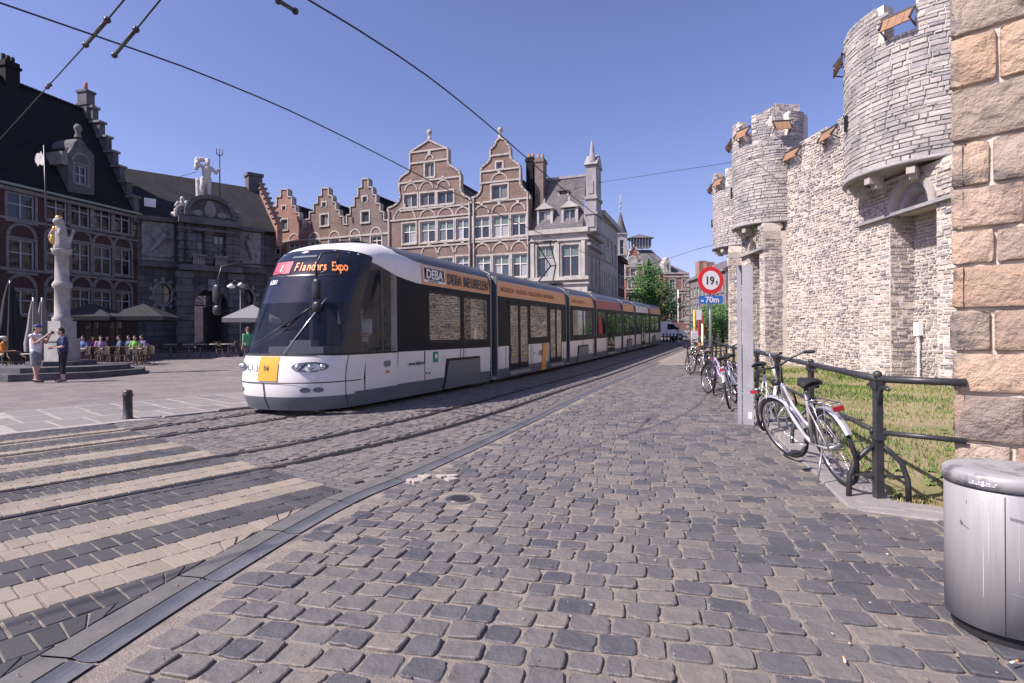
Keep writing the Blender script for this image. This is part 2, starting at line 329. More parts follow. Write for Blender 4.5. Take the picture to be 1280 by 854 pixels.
KT = [(0, 7.5), (2.9, 6.2), (4.05, 3.2), (4.38, 2.62), (5.4, 2.93), (6.2, 3.15), (8.8, 3.9), (11.5, 4.7), (17, 6.35), (26, 9.1), (60, 20.5)]
kerbX = lambda y: table(KT, y)
def sheet(name, xl, xr, ys, dz, m, nx=2):
    b = MB()
    for y in ys:
        for k in range(nx):
            a, c = xl(y), xr(y); x = a + (c - a) * k / (nx - 1); b.v.append((x, y, gz(y) + dz))
    for i in range(len(ys) - 1):
        for k in range(nx - 1): b.f.append([i * nx + k, i * nx + k + 1, (i + 1) * nx + k + 1, (i + 1) * nx + k]); b.m.append(0); b.r.append(.5); b.sm.append(True)
    return struct(b.build(name, m))
def strip(b, A, B, zf):
    for (a, c), (a2, c2) in zip(zip(A, B), list(zip(A, B))[1:]):
        b.add([(a.x, a.y, gz(a.y) + zf), (c.x, c.y, gz(c.y) + zf), (c2.x, c2.y, gz(c2.y) + zf), (a2.x, a2.y, gz(a2.y) + zf)], [(0, 1, 2, 3)])
ysA = [-6, 0, 4, 8, 12] + [14 + 2 * i for i in range(60)]
sheet('ground', lambda y: -900, lambda y: 900, [-300] + ysA + [140, 300, 1500], -.6, M_['ground'])
M_['setts_far'] = flatbrick('square_setts', (.2, .178, .175), (.155, .142, .145), (.27, .245, .23), .2, .13, R(20), ms=.012)
sheet('square', lambda y: -95, lambda y: gutX(min(max(y, .6), 60)) - .2, [0, 2, 4, 6, 8, 10, 12] + [14 + 2 * i for i in range(22)], -.03, M_['setts_far'])
M_['road_far'] = flatbrick('road_setts', (.165, .155, .16), (.205, .19, .185), (.1, .095, .1), .17, .1, R(-24), ms=.012)
street = MB(); n_ = [p for p in R1.p]; strip(street, R1.off(5.0).p, R1.off(-.35).p, -.014)
strip(street, [p for p in R1.off(-.35).p if .6 < p.y < 60], [Vector((gutX(p.y), p.y, 0)) for p in R1.off(-.35).p if .6 < p.y < 60], -.0145)
street = struct(street.build('street', M_['road_far']))
for t in (0, 1.0, 3.05, 4.05):                              # grooved tram rails
    q = MB()
    q.mi = 1; strip(q, R1.off(t + .075).p, R1.off(t - .055).p, -.0105)
    q.mi = 0
    for a, c in ((.05, -.005), (-.045, -.06)):
        strip(q, R1.off(t + a).p, R1.off(t + c).p, .006)
        strip(q, R1.off(t + c).p, R1.off(t + c - .0005).p, .0055)
    q.build('rail', [M_['rail'], M_['groove']], street)
# the near road surface: crossing pavers in a straight frame, setts beyond
ZO, ZD = Vector((-3.92, 4.27, 0)), Vector((.624, .781, 0)).normalized(); ZN = Vector((-ZD.y, ZD.x, 0))
def zp(s, t): return ZO + ZD * s + ZN * t
RAILT = (0, 1.0, 3.05, 4.05); BANDS = (-1.74, -.85, .32, 1.3, 2.2, 3.2, 4.12)
def inframe(p, m=60):
    if p.y < 1.2: return False
    x = 640 + FPX * p.x / p.y; y = HOR + FPX * CAMZ / p.y
    return -m < x < 1280 + m and y < 854 + m * 1.5
def stone_ring(b, P, z0, zt, bev=.012, rn=0., dome=0., inner=.82, tilt=(0, 0)):
    c = sum(P, Vector()) / len(P); n = len(P); b.rn = rn; vs = [Vector((p.x, p.y, z0)) for p in P] + [Vector((p.x, p.y, zt - bev + tilt[0] * (p.x - c.x) + tilt[1] * (p.y - c.y))) for p in P]
    vs += [Vector((c.x + (p.x - c.x) * (i_ := inner + random.uniform(-.025, .02)), c.y + (p.y - c.y) * i_, zt + dome * random.uniform(-1, 1) + tilt[0] * (p.x - c.x) + tilt[1] * (p.y - c.y))) for p in P]
    fs = []
    for k in (0, n):
        for i in range(n): j = (i + 1) % n; fs.append((k + i, k + j, k + n + j, k + n + i))
    fs.append(tuple(range(2 * n, 3 * n))); b.add(vs, fs)
def lay(name, items, m, parent, maxn=300):
    """items: (distance, callable(b)); the nearest ones become single pieces, the rest one mass"""
    items.sort(key=lambda i: i[0]); rest = MB()
    for k, (d, fn) in enumerate(items):
        if k < maxn: q = MB(); fn(q); q.build(name, m(fn) if callable(m) else m, parent, rn=True)
        else: fn(rest)
    if rest.f: stuff(rest.build(name + '_field', m, parent, rn=True))
zb = MB(); strip(zb, [zp(s_ * .5, 4.95) for s_ in range(-10, 5)], [zp(s_ * .5, -3.4) for s_ in range(-10, 5)], -.0035); zb.v = [(min(x, gutX(max(y, .6)) - .3), y, z) for x, y, z in zb.v]; zb.build('paver_bed', M_['joint'], street)
pav_d, pav_l = [], []
rows = []
t = -4.2; pitch = .2375
while t < 4.9: rows.append(t); t += pitch
for ri, t0 in enumerate(rows):
    t1 = t0 + pitch; tc = (t0 + t1) / 2; light = any(abs(tc - c) < .25 for c in BANDS)
    a, c = t0 + .003, t1 - .003
    for rt in RAILT:
        if a < rt + .08 and c > rt - .065:
            if rt - .065 - a > c - (rt + .08): c = min(c, rt - .065)
            else: a = max(a, rt + .08)
    if c - a < .05: continue
    s = -5.0 + (.06 if ri % 2 else 0); end = 2.1 if light else 2.1
    while s < end:
        L = .12
        s1 = min(s + L, end); m_ = zp((s + s1) / 2, tc)
        if inframe(m_) and s1 - s > .04:
            cs = [zp(s + .007, a), zp(s1 - .007, a), zp(s1 - .007, c), zp(s + .007, c)]
            if any(p.x < gutX(max(p.y, .6)) - .34 for p in cs):
                for p in cs: p.x = min(p.x, gutX(max(p.y, .6)) - .31)
                rn = random.random(); zt = .004 + random.uniform(-.002, .003); P = [p + Vector((random.uniform(-.003, .003), random.uniform(-.003, .003), 0)) for p in cs]
                (pav_l if light else pav_d).append((m_.length, lambda b, P=P, rn=rn, zt=zt: stone_ring(b, P, -.02, zt, .006, rn, 0, .96)))
        s = s1
lay('paver', pav_d, M_['paver_dark'], street, 170); lay('light_paver', pav_l, M_['paver_light'], street, 130)
setts = []
for i in range(int(13.5 / .115)):
    s = R1.near(-2.6, 5.97) + .03 + i * .115; t = -2.6 + (.08 if i % 2 else 0)
    while t < 4.95:
        L = random.uniform(.13, .19); t1 = t + L; ok = not any(t < r + .08 and t1 > r - .065 for r in RAILT)
        if ok:
            P = [R1.st(s + a, c) for a, c in ((.005, t + .006), (.11, t + .006), (.11, t1 - .006), (.005, t1 - .006))]
            if inframe(P[0]) and all(p.x < gutX(p.y) - .31 for p in P):
                rn = random.random(); zt = .002 + random.uniform(-.005, .005); z_ = gz(P[0].y)
                setts.append((P[0].length, lambda b, P=P, rn=rn, zt=zt, z_=z_: stone_ring(b, P, -.02 + z_, zt + z_, .005, rn, .001, .9)))
        t = t1
lay('sett', setts, M_['setts'], street, 150)
# drain channel along the pavement: slabs on the road side, a smooth dished channel on the other
gut = struct(sheet('gutter', lambda y: gutX(y) - .33, lambda y: gutX(y) + .03, [p.y for p in GUT.p], -.012, M_['joint']))
s = 1.0
while s < 26:
    L = random.uniform(.7, 1.05) if s > 2 else .8
    P, C = [], []
    for k in range(4):
        d = s + .006 + (L - .012) * k / 3; P.append((GUT.st(d, .14), GUT.st(d, .29))); C.append([GUT.st(d, t) for t in (.133, .1, .07, .035, .0)])
    q = MB(); q.rn = random.random()
    for (a, c), (a2, c2) in zip(P, P[1:]):
        z, z2 = gz(a.y), gz(a2.y); q.add([(a.x, a.y, z + .008), (c.x, c.y, z + .008), (c2.x, c2.y, z2 + .008), (a2.x, a2.y, z2 + .008), (c.x, c.y, z - .03), (c2.x, c2.y, z2 - .03)], [(0, 1, 2, 3), (1, 4, 5, 2)])
    q.build('slab', M_['concrete'], gut)
    q = MB(); q.smooth = True; prof = (.006, -.004, -.008, -.004, .004)
    for r0, r1 in zip(C, C[1:]):
        for k in range(4): q.add([(r0[k].x, r0[k].y, gz(r0[k].y) + prof[k]), (r0[k + 1].x, r0[k + 1].y, gz(r0[k].y) + prof[k + 1]), (r1[k + 1].x, r1[k + 1].y, gz(r1[k].y) + prof[k + 1]), (r1[k].x, r1[k].y, gz(r1[k].y) + prof[k])], [(0, 1, 2, 3)])
    q.build('channel_stone', M_['channel'], gut); s += L
# cobbled pavement
pave = struct(sheet('pavement', lambda y: gutX(y) + .0, lambda y: kerbX(y) + .05, [.7, 2, 2.9, 3.5, 4.05, 4.2, 4.38, 5, 5.4, 6.2, 7, 8.8, 10, 11.5, 13] + [15 + i for i in range(45)], -.006, M_['joint'], 3))
M_['cob_far'] = flatbrick('far_cobbles', (.21, .195, .19), (.165, .155, .158), (.33, .295, .265), .2, .15, R(13), ms=.02)
CA = R(-13); ca, cn = Vector((math.cos(CA), math.sin(CA), 0)), Vector((-math.sin(CA), math.cos(CA), 0))
cob = []; HOLE = Vector((-.46, 4.73, 0))
q_ = .5; ri = 0
while q_ < 27:
    rh = random.uniform(.148, .176); p_ = -9 + random.random() * .2; wob = random.random() * 6
    while p_ < 9:
        wd = random.uniform(.15, .205) * (1 if random.random() > .08 else .75); cx = p_ + wd / 2; C = ca * cx + cn * (q_ + rh / 2 + .035 * math.sin(cx * 1.1 + q_ * .4))
        p_ += wd
        if C.y < 1.4 or C.y > 24 or not inframe(C, 110): continue
        if C.x < gutX(max(C.y, .6)) + .09 or C.x > kerbX(C.y) - .07 or (C - HOLE).length < .2: continue
        hw, hh = wd / 2 - random.uniform(.004, .01), rh / 2 - random.uniform(.005, .012); an = random.uniform(-.05, .05); tx, ty = random.gauss(0, .03), random.gauss(0, .03)
        u, v = ca * math.cos(an) + cn * math.sin(an), cn * math.cos(an) - ca * math.sin(an); e = random.uniform(.1, .24)
        near_ = C.y < 8; P = []; fine = C.y < 5.5
        base = [(-1, -1 + e), (-1 + e, -1), (0, -1.02), (1 - e, -1), (1, -1 + e), (1.02, 0), (1, 1 - e), (1 - e, 1), (0, 1.02), (-1 + e, 1), (-1, 1 - e), (-1.02, 0)] if near_ else [(-1, -1 + e), (-1 + e, -1), (1 - e, -1), (1, -1 + e), (1, 1 - e), (1 - e, 1), (-1 + e, 1), (-1, 1 - e)]
        if fine:
            base = []
            for (x0, y0), (x1, y1) in zip([(-1, -1), (1, -1), (1, 1), (-1, 1)], [(1, -1), (1, 1), (-1, 1), (-1, -1)]):
                for t_ in (.08, .3, .52, .74, .93): base.append((x0 + (x1 - x0) * t_, y0 + (y1 - y0) * t_))
            ph = random.random() * 6; base = [(x * k_, y * k_) for x, y in base for k_ in [1 - .06 * (abs(x * y) ** 3) + .022 * math.sin(3 * math.atan2(y, x) + ph) - (random.uniform(.04, .14) if random.random() < .07 else 0)]]
        for x, y in base: P.append(C + u * x * hw * random.uniform(*((.975, 1.02) if fine else (.93, 1.05))) + v * y * hh * random.uniform(*((.975, 1.02) if fine else (.93, 1.05))))
        rn = random.random(); z_ = gz(C.y); zt = z_ + .006 + random.uniform(-.005, .005)
        if C.x > 1.0 and C.y < 4.2 and random.random() < min(.85, (C.x - .8) * .7): rn = random.choice((0, .02, .98, 1, .15))
        cob.append((C.length, lambda b, P=P, rn=rn, zt=zt, z_=z_, t=(tx, ty): stone_ring(b, P, z_ - .02, zt, .005, rn, .0016, .93, t)))
    q_ += rh
lay('cobblestone', cob, M_['cobble'], pave, 300)
sheet_far = sheet('far_pavement', lambda y: gutX(y) + .02, lambda y: kerbX(y) + .04, [23.6] + [24 + i for i in range(37)], .012, M_['cob_far'])
q = MB(); q.lathe([(0, .012), (.085, .012), (.095, .009), (.1, -.01)], (HOLE.x, HOLE.y, 0), 20); q.mi = 1; q.lathe([(.1, .0), (.112, .008), (.135, .006), (.15, -.02)], (HOLE.x, HOLE.y, 0), 20)
for k in range(5): q.mi = 0; q.box((HOLE.x, HOLE.y - .06 + k * .03, .0135), (.12, .012, .004))
q.build('valve_cover', [M_['iron'], M_['concrete']], pave)
M_['joint_pale'] = mat('pale_mortar', (.38, .34, .31), (.28, .25, .23), rough=.9, scale=12)
q = MB()
for k in range(9):
    c = Vector((-.78 + random.uniform(-.2, .2), 5.35 + random.uniform(-.12, .12), 0)); P = [c + Vector((math.cos(a) * random.uniform(.03, .08), math.sin(a) * random.uniform(.03, .07), 0)) for a in [i * .9 for i in range(7)]]
    stone_ring(q, P, -.01, .022 + k * .0011, .004, .9)
q.build('mortar_patch', M_['joint_pale'], pave)
# square: a band of big slabs with pale joints beside the track
band = MB(); strip(band, [zp(s, 8.3) for s in range(-2, 13)], [zp(s, 5.02) for s in range(-2, 13)], .0048)
band = struct(band.build('slab_band', M_['white_joint']))
for r_ in range(3):
    s = -1.8 + .2 * r_
    while s < 12:
        L = random.uniform(.5, .62); c = zp(s, 6)
        P = [zp(s + .022, 5.22 + r_ * 1.02), zp(s + L - .022, 5.22 + r_ * 1.02), zp(s + L - .022, 6.18 + r_ * 1.02), zp(s + .022, 6.18 + r_ * 1.02)]
        s += L
        if not inframe(P[0], 40): continue
        q = MB(); stone_ring(q, [p + Vector((random.uniform(-.01, .01), random.uniform(-.01, .01), 0)) for p in P], -.03, .0075 + random.uniform(-.001, .001), .004, random.random(), 0, .97); q.build('slab', M_['slab'], band, rn=True)
for k in range(9):                                          # low kerb where the stop begins
    a, c = zp(2.9 + k * .9, 4.98), zp(3.79 + k * .9, 4.98); q = MB(); h = min(.09, .03 + k * .02)
    stone_ring(q, [a, c, c + ZN * .2, a + ZN * .2], -.03, h, .012, random.random(), 0, .95); q.build('kerb_stone', M_['kerb'], band, rn=True)
# lawn and kerb on the castle side
kerb = struct(sheet('kerb', lambda y: kerbX(y) - .02, lambda y: kerbX(y) + .5, [4.06, 4.2, 4.38, 5.4, 6.2, 8.8, 11.5, 17, 26, 40, 60], -.004, M_['joint']))
def kerbrun(A, n0, wdt, zt):
    for a, c in zip(A, A[1:]):
        a, c = Vector((*a, 0)), Vector((*c, 0)); L = (c - a).length; d = (c - a) / L; nn = Vector((d.y, -d.x, 0)); k = max(1, round(L / n0))
        for i in range(k):
            s0, s1 = L * i / k + .008, L * (i + 1) / k - .008; P = [a + d * s0, a + d * s1, a + d * s1 + nn * wdt, a + d * s0 + nn * wdt]
            z = gz(P[0].y); q = MB(); stone_ring(q, [p + Vector((random.uniform(-.01, .01), random.uniform(-.01, .01), 0)) for p in P], z - .03, z + zt + random.uniform(-.006, .006), .012, random.random(), .003, .93); q.build('kerb_stone', M_['kerb'], kerb, rn=True)
kl = [(kerbX(y), y) for y in (4.4, 5.4, 6.2, 8.8, 11.5, 17, 26)]
kerbrun(kl, .75, .4, .02)
kerbrun([(2.66, 4.36), (3.2, 4.05), (4.6, 3.45)][::-1], .5, .2, .012); kerbrun([(2.74, 4.53), (3.3, 4.22), (4.6, 3.62)][::-1], .5, .18, .022)
lb = MB(); random.seed(5); NX = 26; ys = [4.1 + .5 * i for i in range(22)] + [15.5 + 2 * i for i in range(24)]
lx = lambda y: kerbX(y) + .42 if y > 4.5 else 3.0 + (4.5 - y) * 2
for y in ys:
    for k in range(NX):
        u = k / (NX - 1); x = lx(y) + (26 - lx(y)) * u ** 1.5; lb.v.append((x, y, gz(y) - .03 + .05 * math.sin(x * .9 + y * .5) * min(1, u * 6) - .15 * min(1, u * 2) + (.02 if 0 < k else 0)))
for i in range(len(ys) - 1):
    for k in range(NX - 1): lb.f.append([i * NX + k, i * NX + k + 1, (i + 1) * NX + k + 1, (i + 1) * NX + k]); lb.m.append(0); lb.r.append(0); lb.sm.append(True)
lawn = struct(lb.build('lawn', M_['soil']))
def lawnz(x, y):
    u = max(0, (x - lx(y)) / (26 - lx(y))) ** (1 / 1.5); return gz(y) - .03 + .05 * math.sin(x * .9 + y * .5) * min(1, u * 6) - .15 * min(1, u * 2)
gb = MB(); cnt = 0
while cnt < 34000:
    y = 4.2 + 18 * random.random() ** 1.9; x = lx(y) + random.random() ** 1.2 * (13.2 - lx(y))
    pat = math.sin(x * 1.7 + 1.3 * math.sin(y * 1.1)) + math.sin(y * 2.1 + 1.7 * math.sin(x * .8)) + random.uniform(-.7, .7)
    if pat < -.8 and y > 4.9: 
        if random.random() > .12: continue
    cnt += 1; z = lawnz(x, y); h = random.uniform(.025, .07) * (1.4 if pat > 1 else 1) * (1 + y * .03); a = random.random() * 6.3; wd = .005 * (1 + y * .22); l_ = random.uniform(-.6, .6) * h
    dx, dy = math.cos(a) * wd, math.sin(a) * wd; gb.rn = min(1, max(0, .42 - .2 * pat + random.uniform(-.25, .25)))
    gb.add([(x - dx, y - dy, z), (x + dx, y + dy, z), (x + l_, y + l_ * .5, z + h)], [(0, 1, 2)])
for k in range(60):                                         # broad-leaved weeds
    y = random.choice([random.uniform(4.4, 6), random.uniform(5, 9)]); x = lx(y) + random.uniform(.02, 3.0); z = lawnz(x, y)
    for j in range(7):
        a = random.random() * 6.3; L = random.uniform(.05, .1); ux, uy = math.cos(a), math.sin(a); gb.rn = random.uniform(0, .3)
        gb.add([(x, y, z), (x + ux * L * .6 - uy * .02, y + uy * L * .6 + ux * .02, z + .05), (x + ux * L, y + uy * L, z + .03), (x + ux * L * .6 + uy * .02, y + uy * L * .6 - ux * .02, z + .05)], [(0, 1, 2, 3)])
db = MB(); random.seed(9)
for k in range(260):
    y = 2.2 + 9 * random.random() ** 1.6; x = gutX(y) - 1.5 + random.random() * (kerbX(y) - gutX(y) + 1.2); s_ = random.uniform(.004, .011); a = random.random() * 6; z = .014 + gz(y); db.rn = random.random()
    db.add([(x + s_ * math.cos(a + i * 1.4) * random.uniform(.5, 1.2), y + s_ * math.sin(a + i * 1.4) * random.uniform(.5, 1.2), z + random.uniform(0, .004)) for i in range(4)] + [(x, y, z + .007)], [(0, 1, 4), (1, 2, 4), (2, 3, 4), (3, 0, 4)])
tag(stuff(db.build('litter_specks', mat('litter', (.5, .46, .4), rough=.9, rnd=[(.4, .37, .33), (.1, .08, .06), (.3, .22, .13), (.55, .53, .5)]), rn=True)), 'scattered grit, leaf crumbs and litter specks on the paving', 'litter')
tag(stuff(gb.build('grass', M_['grass'], rn=True)), 'short patchy grass and weeds at the foot of the castle', 'grass')
# ================================================================ CASTLE
random.seed(21)
castle = empty('castle', (13, 20, 0), 0, 'pale rubble-stone castle wall with round turrets, crenels and wooden shutters', 'castle')
CO = Vector((13, 20, 0))
WP = Path([(13.5, 7), (13.1, 13), (13.02, 17), (13.0, 20), (12.9, 24), (12.45, 27.3), (13.1, 31), (14.6, 35.5), (17, 41), (20.5, 46.5)], .4)
def wsurf(u, z, d):
    p, dr = WP.at(u); return Vector((p.x - dr.y * d, p.y + dr.x * d, z)) - CO
def tsurf(c, r):
    return lambda u, z, d: Vector((c[0] + (r + d) * math.cos(u / r), c[1] + (r + d) * math.sin(u / r), z)) - CO
def psurf(o, dr):                                          # flat patch from point o along dr, outward to the left of dr
    o = Vector((*o, 0)); dr = Vector((*dr, 0)).normalized()
    return lambda u, z, d: Vector((o.x + dr.x * u - dr.y * d, o.y + dr.y * u + dr.x * d, z)) - CO
def stones(surf, u0, u1, z0, z1, hr, lr, keep=None, gap=.016, proud=(.01, .05), dark=None):
    out = []; z = z0
    while z < z1:
        h = random.uniform(*hr); zt = min(z + h, z1 + .02); u = u0 - random.random() * .1
        while u < u1:
            L = random.uniform(*lr) * (1.5 if random.random() < .1 else 1); a, c = max(u, u0), min(u + L, u1); u += L
            if c - a < .06 or zt - z < .05: continue
            um, zm = (a + c) / 2, (z + zt) / 2
            if keep and not keep(um, zm): continue
            j = lambda s=.3: random.uniform(-gap * s, gap * s) * 2; d = random.uniform(*proud); g = random.uniform(.5, 1.2) * gap
            q = [(a + g + j(), z + g + j()), (c - g + j(), z + g + j()), (c - g + j(), zt - g + j()), (a + g + j(), zt - g + j())]
            B = [surf(x, y, -.03) for x, y in q]; F = [surf(um + (x - um) * .9, zm + (y - zm) * .84, d + random.uniform(-.012, .012)) for x, y in q]
            rn = random.random() if dark is None else min(1, max(0, random.gauss(dark, .25)))
            out.append(((surf(um, zm, 0) + CO - Vector((0, 0, CAMZ))).length, B + F, rn))
        z += h
    return out
SF = [(0, 1, 5, 4), (1, 2, 6, 5), (2, 3, 7, 6), (3, 0, 4, 7), (4, 5, 6, 7)]
def face_with(items, m, parent, single=0):
    items.sort(key=lambda i: i[0]); rest = MB()
    for k, (d, vs, rn) in enumerate(items):
        b = MB() if k < single else rest; b.rn = rn; b.add(vs, SF)
        if k < single: b.build('stone', m, parent, rn=True)
    if rest.f: stuff(rest.build('stone_facing', m, parent, rn=True))
def seg_solid(b, surf, u0, u1, z0, z1, th, n):             # a curved slab: outer face at d=0, inner at d=-th
    vs = []
    for k in range(n + 1):
        u = u0 + (u1 - u0) * k / n; vs += [surf(u, z0, 0), surf(u, z1, 0), surf(u, z1, -th), surf(u, z0, -th)]
    fs = [(0, 1, 2, 3), tuple(4 * n + i for i in (3, 2, 1, 0))]
    for k in range(n):
        for i in range(4): j = (i + 1) % 4; fs.append((4 * k + i, 4 * k + 4 + i, 4 * k + 4 + j, 4 * k + j))
    b.add(vs, fs)
def shutter(parent, P, out, wd, tilt=R(30), n=4, hh=.5):
    """planked flap hung at its top edge in a crenel, lower edge swung outward"""
    out = out.normalized(); side = Vector((-out.y, out.x, 0)); o = MB(); top = P
    dn = (Vector((0, 0, -1)) * math.cos(tilt) + out * math.sin(tilt)); nn = side.cross(dn)
    o.bar(top - side * wd * .55, top + side * wd * .55, .06)
    for s_ in (-.48, .48): o.bar(top + side * wd * s_ - out * .05, top + side * wd * s_ + dn * hh * .9 - nn * .03, .05); o.bar(top + side * wd * s_ + dn * hh * .85, top + side * wd * s_ - out * .25 - Vector((0, 0, .55)), .035)
    root = o.build('shutter', M_['iron'], parent)
    for k in range(n):
        q = MB(); c = top + side * wd * ((k + .5) / n - .5) + dn * hh * .5; q.bar(c - dn * hh * .5 + nn * .02, c + dn * hh * .5 + nn * random.uniform(.015, .03), wd / n - .012, .035, up=nn); q.build('plank', M_['wood'], root)
# curtain wall with merlons
core = MB(); L_ = WP.s[-1]; seg_solid(core, lambda u, z, d: wsurf(u, z, d - .01), 0, L_, -1, 9.0, 1.4, 60)
mer = []; u = 1.0; cren = []
while u < L_ - 2: mer.append((u, u + 1.75)); cren.append(u + 2.12); u += 2.5
curtain = core.build('curtain_wall', M_['castle_mortar'], castle)
for a, c in mer: q = MB(); seg_solid(q, lambda u, z, d: wsurf(u, z, d - .01), a, c, 8.9, 9.85, .6, 4); q.build('merlon', M_['castle_mortar'], castle)
TUR = [((13.75, 18.0), 2.6, 6.45, 11.35), ((12.62, 27.3), 1.68, 6.6, 11.6), ((14.75, 35.5), 1.85, 6.85, 11.55)]
onm = lambda u, z: z < 8.95 or any(a - .03 < u < c + .03 for a, c in mer)
face_with(stones(wsurf, 4, L_ - .5, -.35, 9.83, (.075, .15), (.12, .36), onm, gap=.02, proud=(.0, .045)), M_['castle'], curtain)
for i_, u in enumerate(cren):
    p, dr = WP.at(u); o = Vector((-dr.y, dr.x, 0))
    if any((p - Vector((*t[0], 0))).length < t[1] + .5 for t in TUR) or p.y > 45 or p.y < 12: continue
    shutter(castle, Vector((p.x, p.y, 9.62)) + o * .1 - CO, o, .95)
for ti, (c, r, zb, zt) in enumerate(TUR):
    sf = tsurf(c, r); facing = math.atan2(-c[1], -c[0]) % (2 * PI); g = Vector((math.cos(facing), math.sin(facing), 0))
    cr = [[R(212), R(150), R(272)], [R(205), R(146), R(262)], [R(200), R(148), R(256)]][ti]; hw = [R(9.5), R(13), R(13)][ti]; zc = zt - 1.15
    b = MB(); b.lathe([(r * .75, zb + .02), (r - .02, zb), (r - .02, zc), (r - .5, zc)], (c[0] - CO.x, c[1] - CO.y, 0), 48)
    b.lathe([(.05, zb - .5), (r * .5, zb - .5), (r * .55, zb), (r * .8, zb + .03)], (c[0] - CO.x, c[1] - CO.y, 0), 32)
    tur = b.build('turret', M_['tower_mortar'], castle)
    ed = sorted(cr); segs = []
    for k in range(len(ed)):
        a = ed[k] + hw; e = ed[(k + 1) % len(ed)] - hw
        if e < a: e += 2 * PI
        segs.append((a, e))
    for a, e in segs: q = MB(); seg_solid(q, lambda u, z, d, sf=sf: sf(u, z, d - .02), a * r, e * r, zc - .05, zt, .45, 14); q.build('merlon', M_['castle_mortar'], tur)
    def keep(u, z, cr=cr, hw=hw, r=r, zc=zc): return z < zc or all(abs(((u / r - k + PI) % (2 * PI)) - PI) > hw for k in cr)
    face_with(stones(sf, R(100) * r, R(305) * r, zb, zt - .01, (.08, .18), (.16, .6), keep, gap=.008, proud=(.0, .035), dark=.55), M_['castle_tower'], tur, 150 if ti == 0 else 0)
    rim = MB(); rim.lathe([(r - .1, zb - .1), (r + .05, zb - .1), (r + .09, zb - .03), (r + .02, zb + .02)], (c[0] - CO.x, c[1] - CO.y, 0), 48); rim.build('rim', M_['trim_dark'], tur)
    for k in cr: shutter(castle, sf(k * r, zt - .5, .06), Vector((math.cos(k), math.sin(k), 0)), 2 * hw * r * .98, hh=.52)
    for k in range(6):                                      # corbels under the rim
        a = facing + R(-75 + 30 * k); o = Vector((math.cos(a), math.sin(a), 0)); q = MB()
        q.box(Vector((c[0], c[1], zb - .28)) + o * (r - .3) - CO, (.5, .22, .2), a); q.box(Vector((c[0], c[1], zb - .44)) + o * (r - .42) - CO, (.3, .2, .14), a); q.build('corbel', M_['trim'], tur)
    sl_ = MB(); p = sf((cr[0] - R(46)) * r, zb + 1.9 - .1 * ti, .03); sl_.box(p, (.16, .12, .5), cr[0] - R(46)); sl_.build('arrow_slit', M_['groove'], tur)
    # bastion under the turret: two buttresses, a recess and an arch between
    u0 = WP.near(*c); p, dr = WP.at(u0); o = Vector((-dr.y, dr.x, 0)); k = r / 2.6; wd = .78
    zs = zb - 1.25
    for s_ in (-1, 1):
        a, e = (-2.5 * k, -1.75 * k) if s_ < 0 else (.25 * k, 1.85 * k)
        A = p + dr * a + o * wd; E = p + dr * e + o * wd; q = MB()
        q.prism([(0, -1), (e - a, -1), (e - a, zb - .5), (0, zb - .5)], 0, 0, M=None) if 0 else None
        M = Matrix(((dr.x, -o.x, 0, A.x - CO.x), (dr.y, -o.y, 0, A.y - CO.y), (0, 0, 1, 0), (0, 0, 0, 1)))
        q.box(((e - a) / 2, wd / 2 + .3, (zb - 1.4) / 2), (e - a, wd + .6, zb + .4), 0, M)
        bt = q.build('buttress', M_['castle_mortar'], castle)
        it = stones(psurf((A.x, A.y), dr), 0, e - a, -.35, zb - .85, (.085, .165), (.14, .4), gap=.018, proud=(.0, .04), dark=.5)
        nb = p + dr * a; it += stones(psurf((nb.x + o.x * 0, nb.y), o), -.02, wd, -.35, zb - .85, (.085, .165), (.14, .36), gap=.015, proud=(.0, .04), dark=.3)
        face_with(it, M_['castle'], bt, 60 if ti == 0 and s_ > 0 else 0)
    ac = p + dr * (-.75 * k) + o * (wd + .02); M = Matrix(((dr.x, -o.x, 0, ac.x - CO.x), (dr.y, -o.y, 0, ac.y - CO.y), (0, 0, 1, zs), (0, 0, 0, 1)))
    arc = lambda rr, n=14: [(rr * math.cos(PI * i / n), rr * math.sin(PI * i / n)) for i in range(n + 1)]
    for r0, r1, y0, y1 in ((.78 * k, 1.02 * k, -.06, .3), (.55 * k, .78 * k, .12, .7)):
        q = MB(); q.prism(arc(r1) + arc(r0)[::-1], y0, y1, M=M); q.build('arch', M_['trim'] if r1 > .9 * k else M_['trim_dark'], castle)
    q = MB(); q.prism(arc(.55 * k), .5, .75, M=M); q.build('tympanum', M_['castle_tower'], castle)
    q = MB(); pts = [(-1.75 * k, -.05), (2.6 * k, -.05), (2.6 * k, 1.12), (-1.75 * k, 1.12)]; q.prism(pts, 0.02, .8, holes=[arc(1.0 * k)], M=M); sp = q.build('spandrel', M_['castle_mortar'], castle)
    psf = psurf((ac.x - dr.x * 1.75 * k, ac.y - dr.y * 1.75 * k), dr)
    face_with(stones(lambda u, z, d: psf(u, z, d - .02), 0, 4.35 * k, zs, zs + 1.0, (.09, .17), (.16, .4), lambda u, z: math.hypot(u - 1.75 * k, z - zs) > 1.05 * k), M_['castle'], sp)
    q = MB(); q.box((.42 * k, -.02, -.06), (4.5 * k, .25, .1), 0, M); q.build('string_course', M_['trim_dark'], castle)
# tall block beside the middle turret
q = MB(); q.box(Vector((13.7, 28.6, 9.6)) - CO, (1.3, 1.5, 6.4), .1); blk = q.build('stair_block', M_['castle_mortar'], castle)
face_with(stones(psurf((13.1, 27.8), (-.1, 1)), 0, 1.5, 7, 12.78, (.12, .2), (.22, .5), proud=(.0, .03)) + stones(psurf((14.36, 27.92), (-1, -.1)), 0, 1.3, 7, 12.78, (.12, .2), (.22, .5), proud=(.0, .03)), M_['castle_tower'], blk)
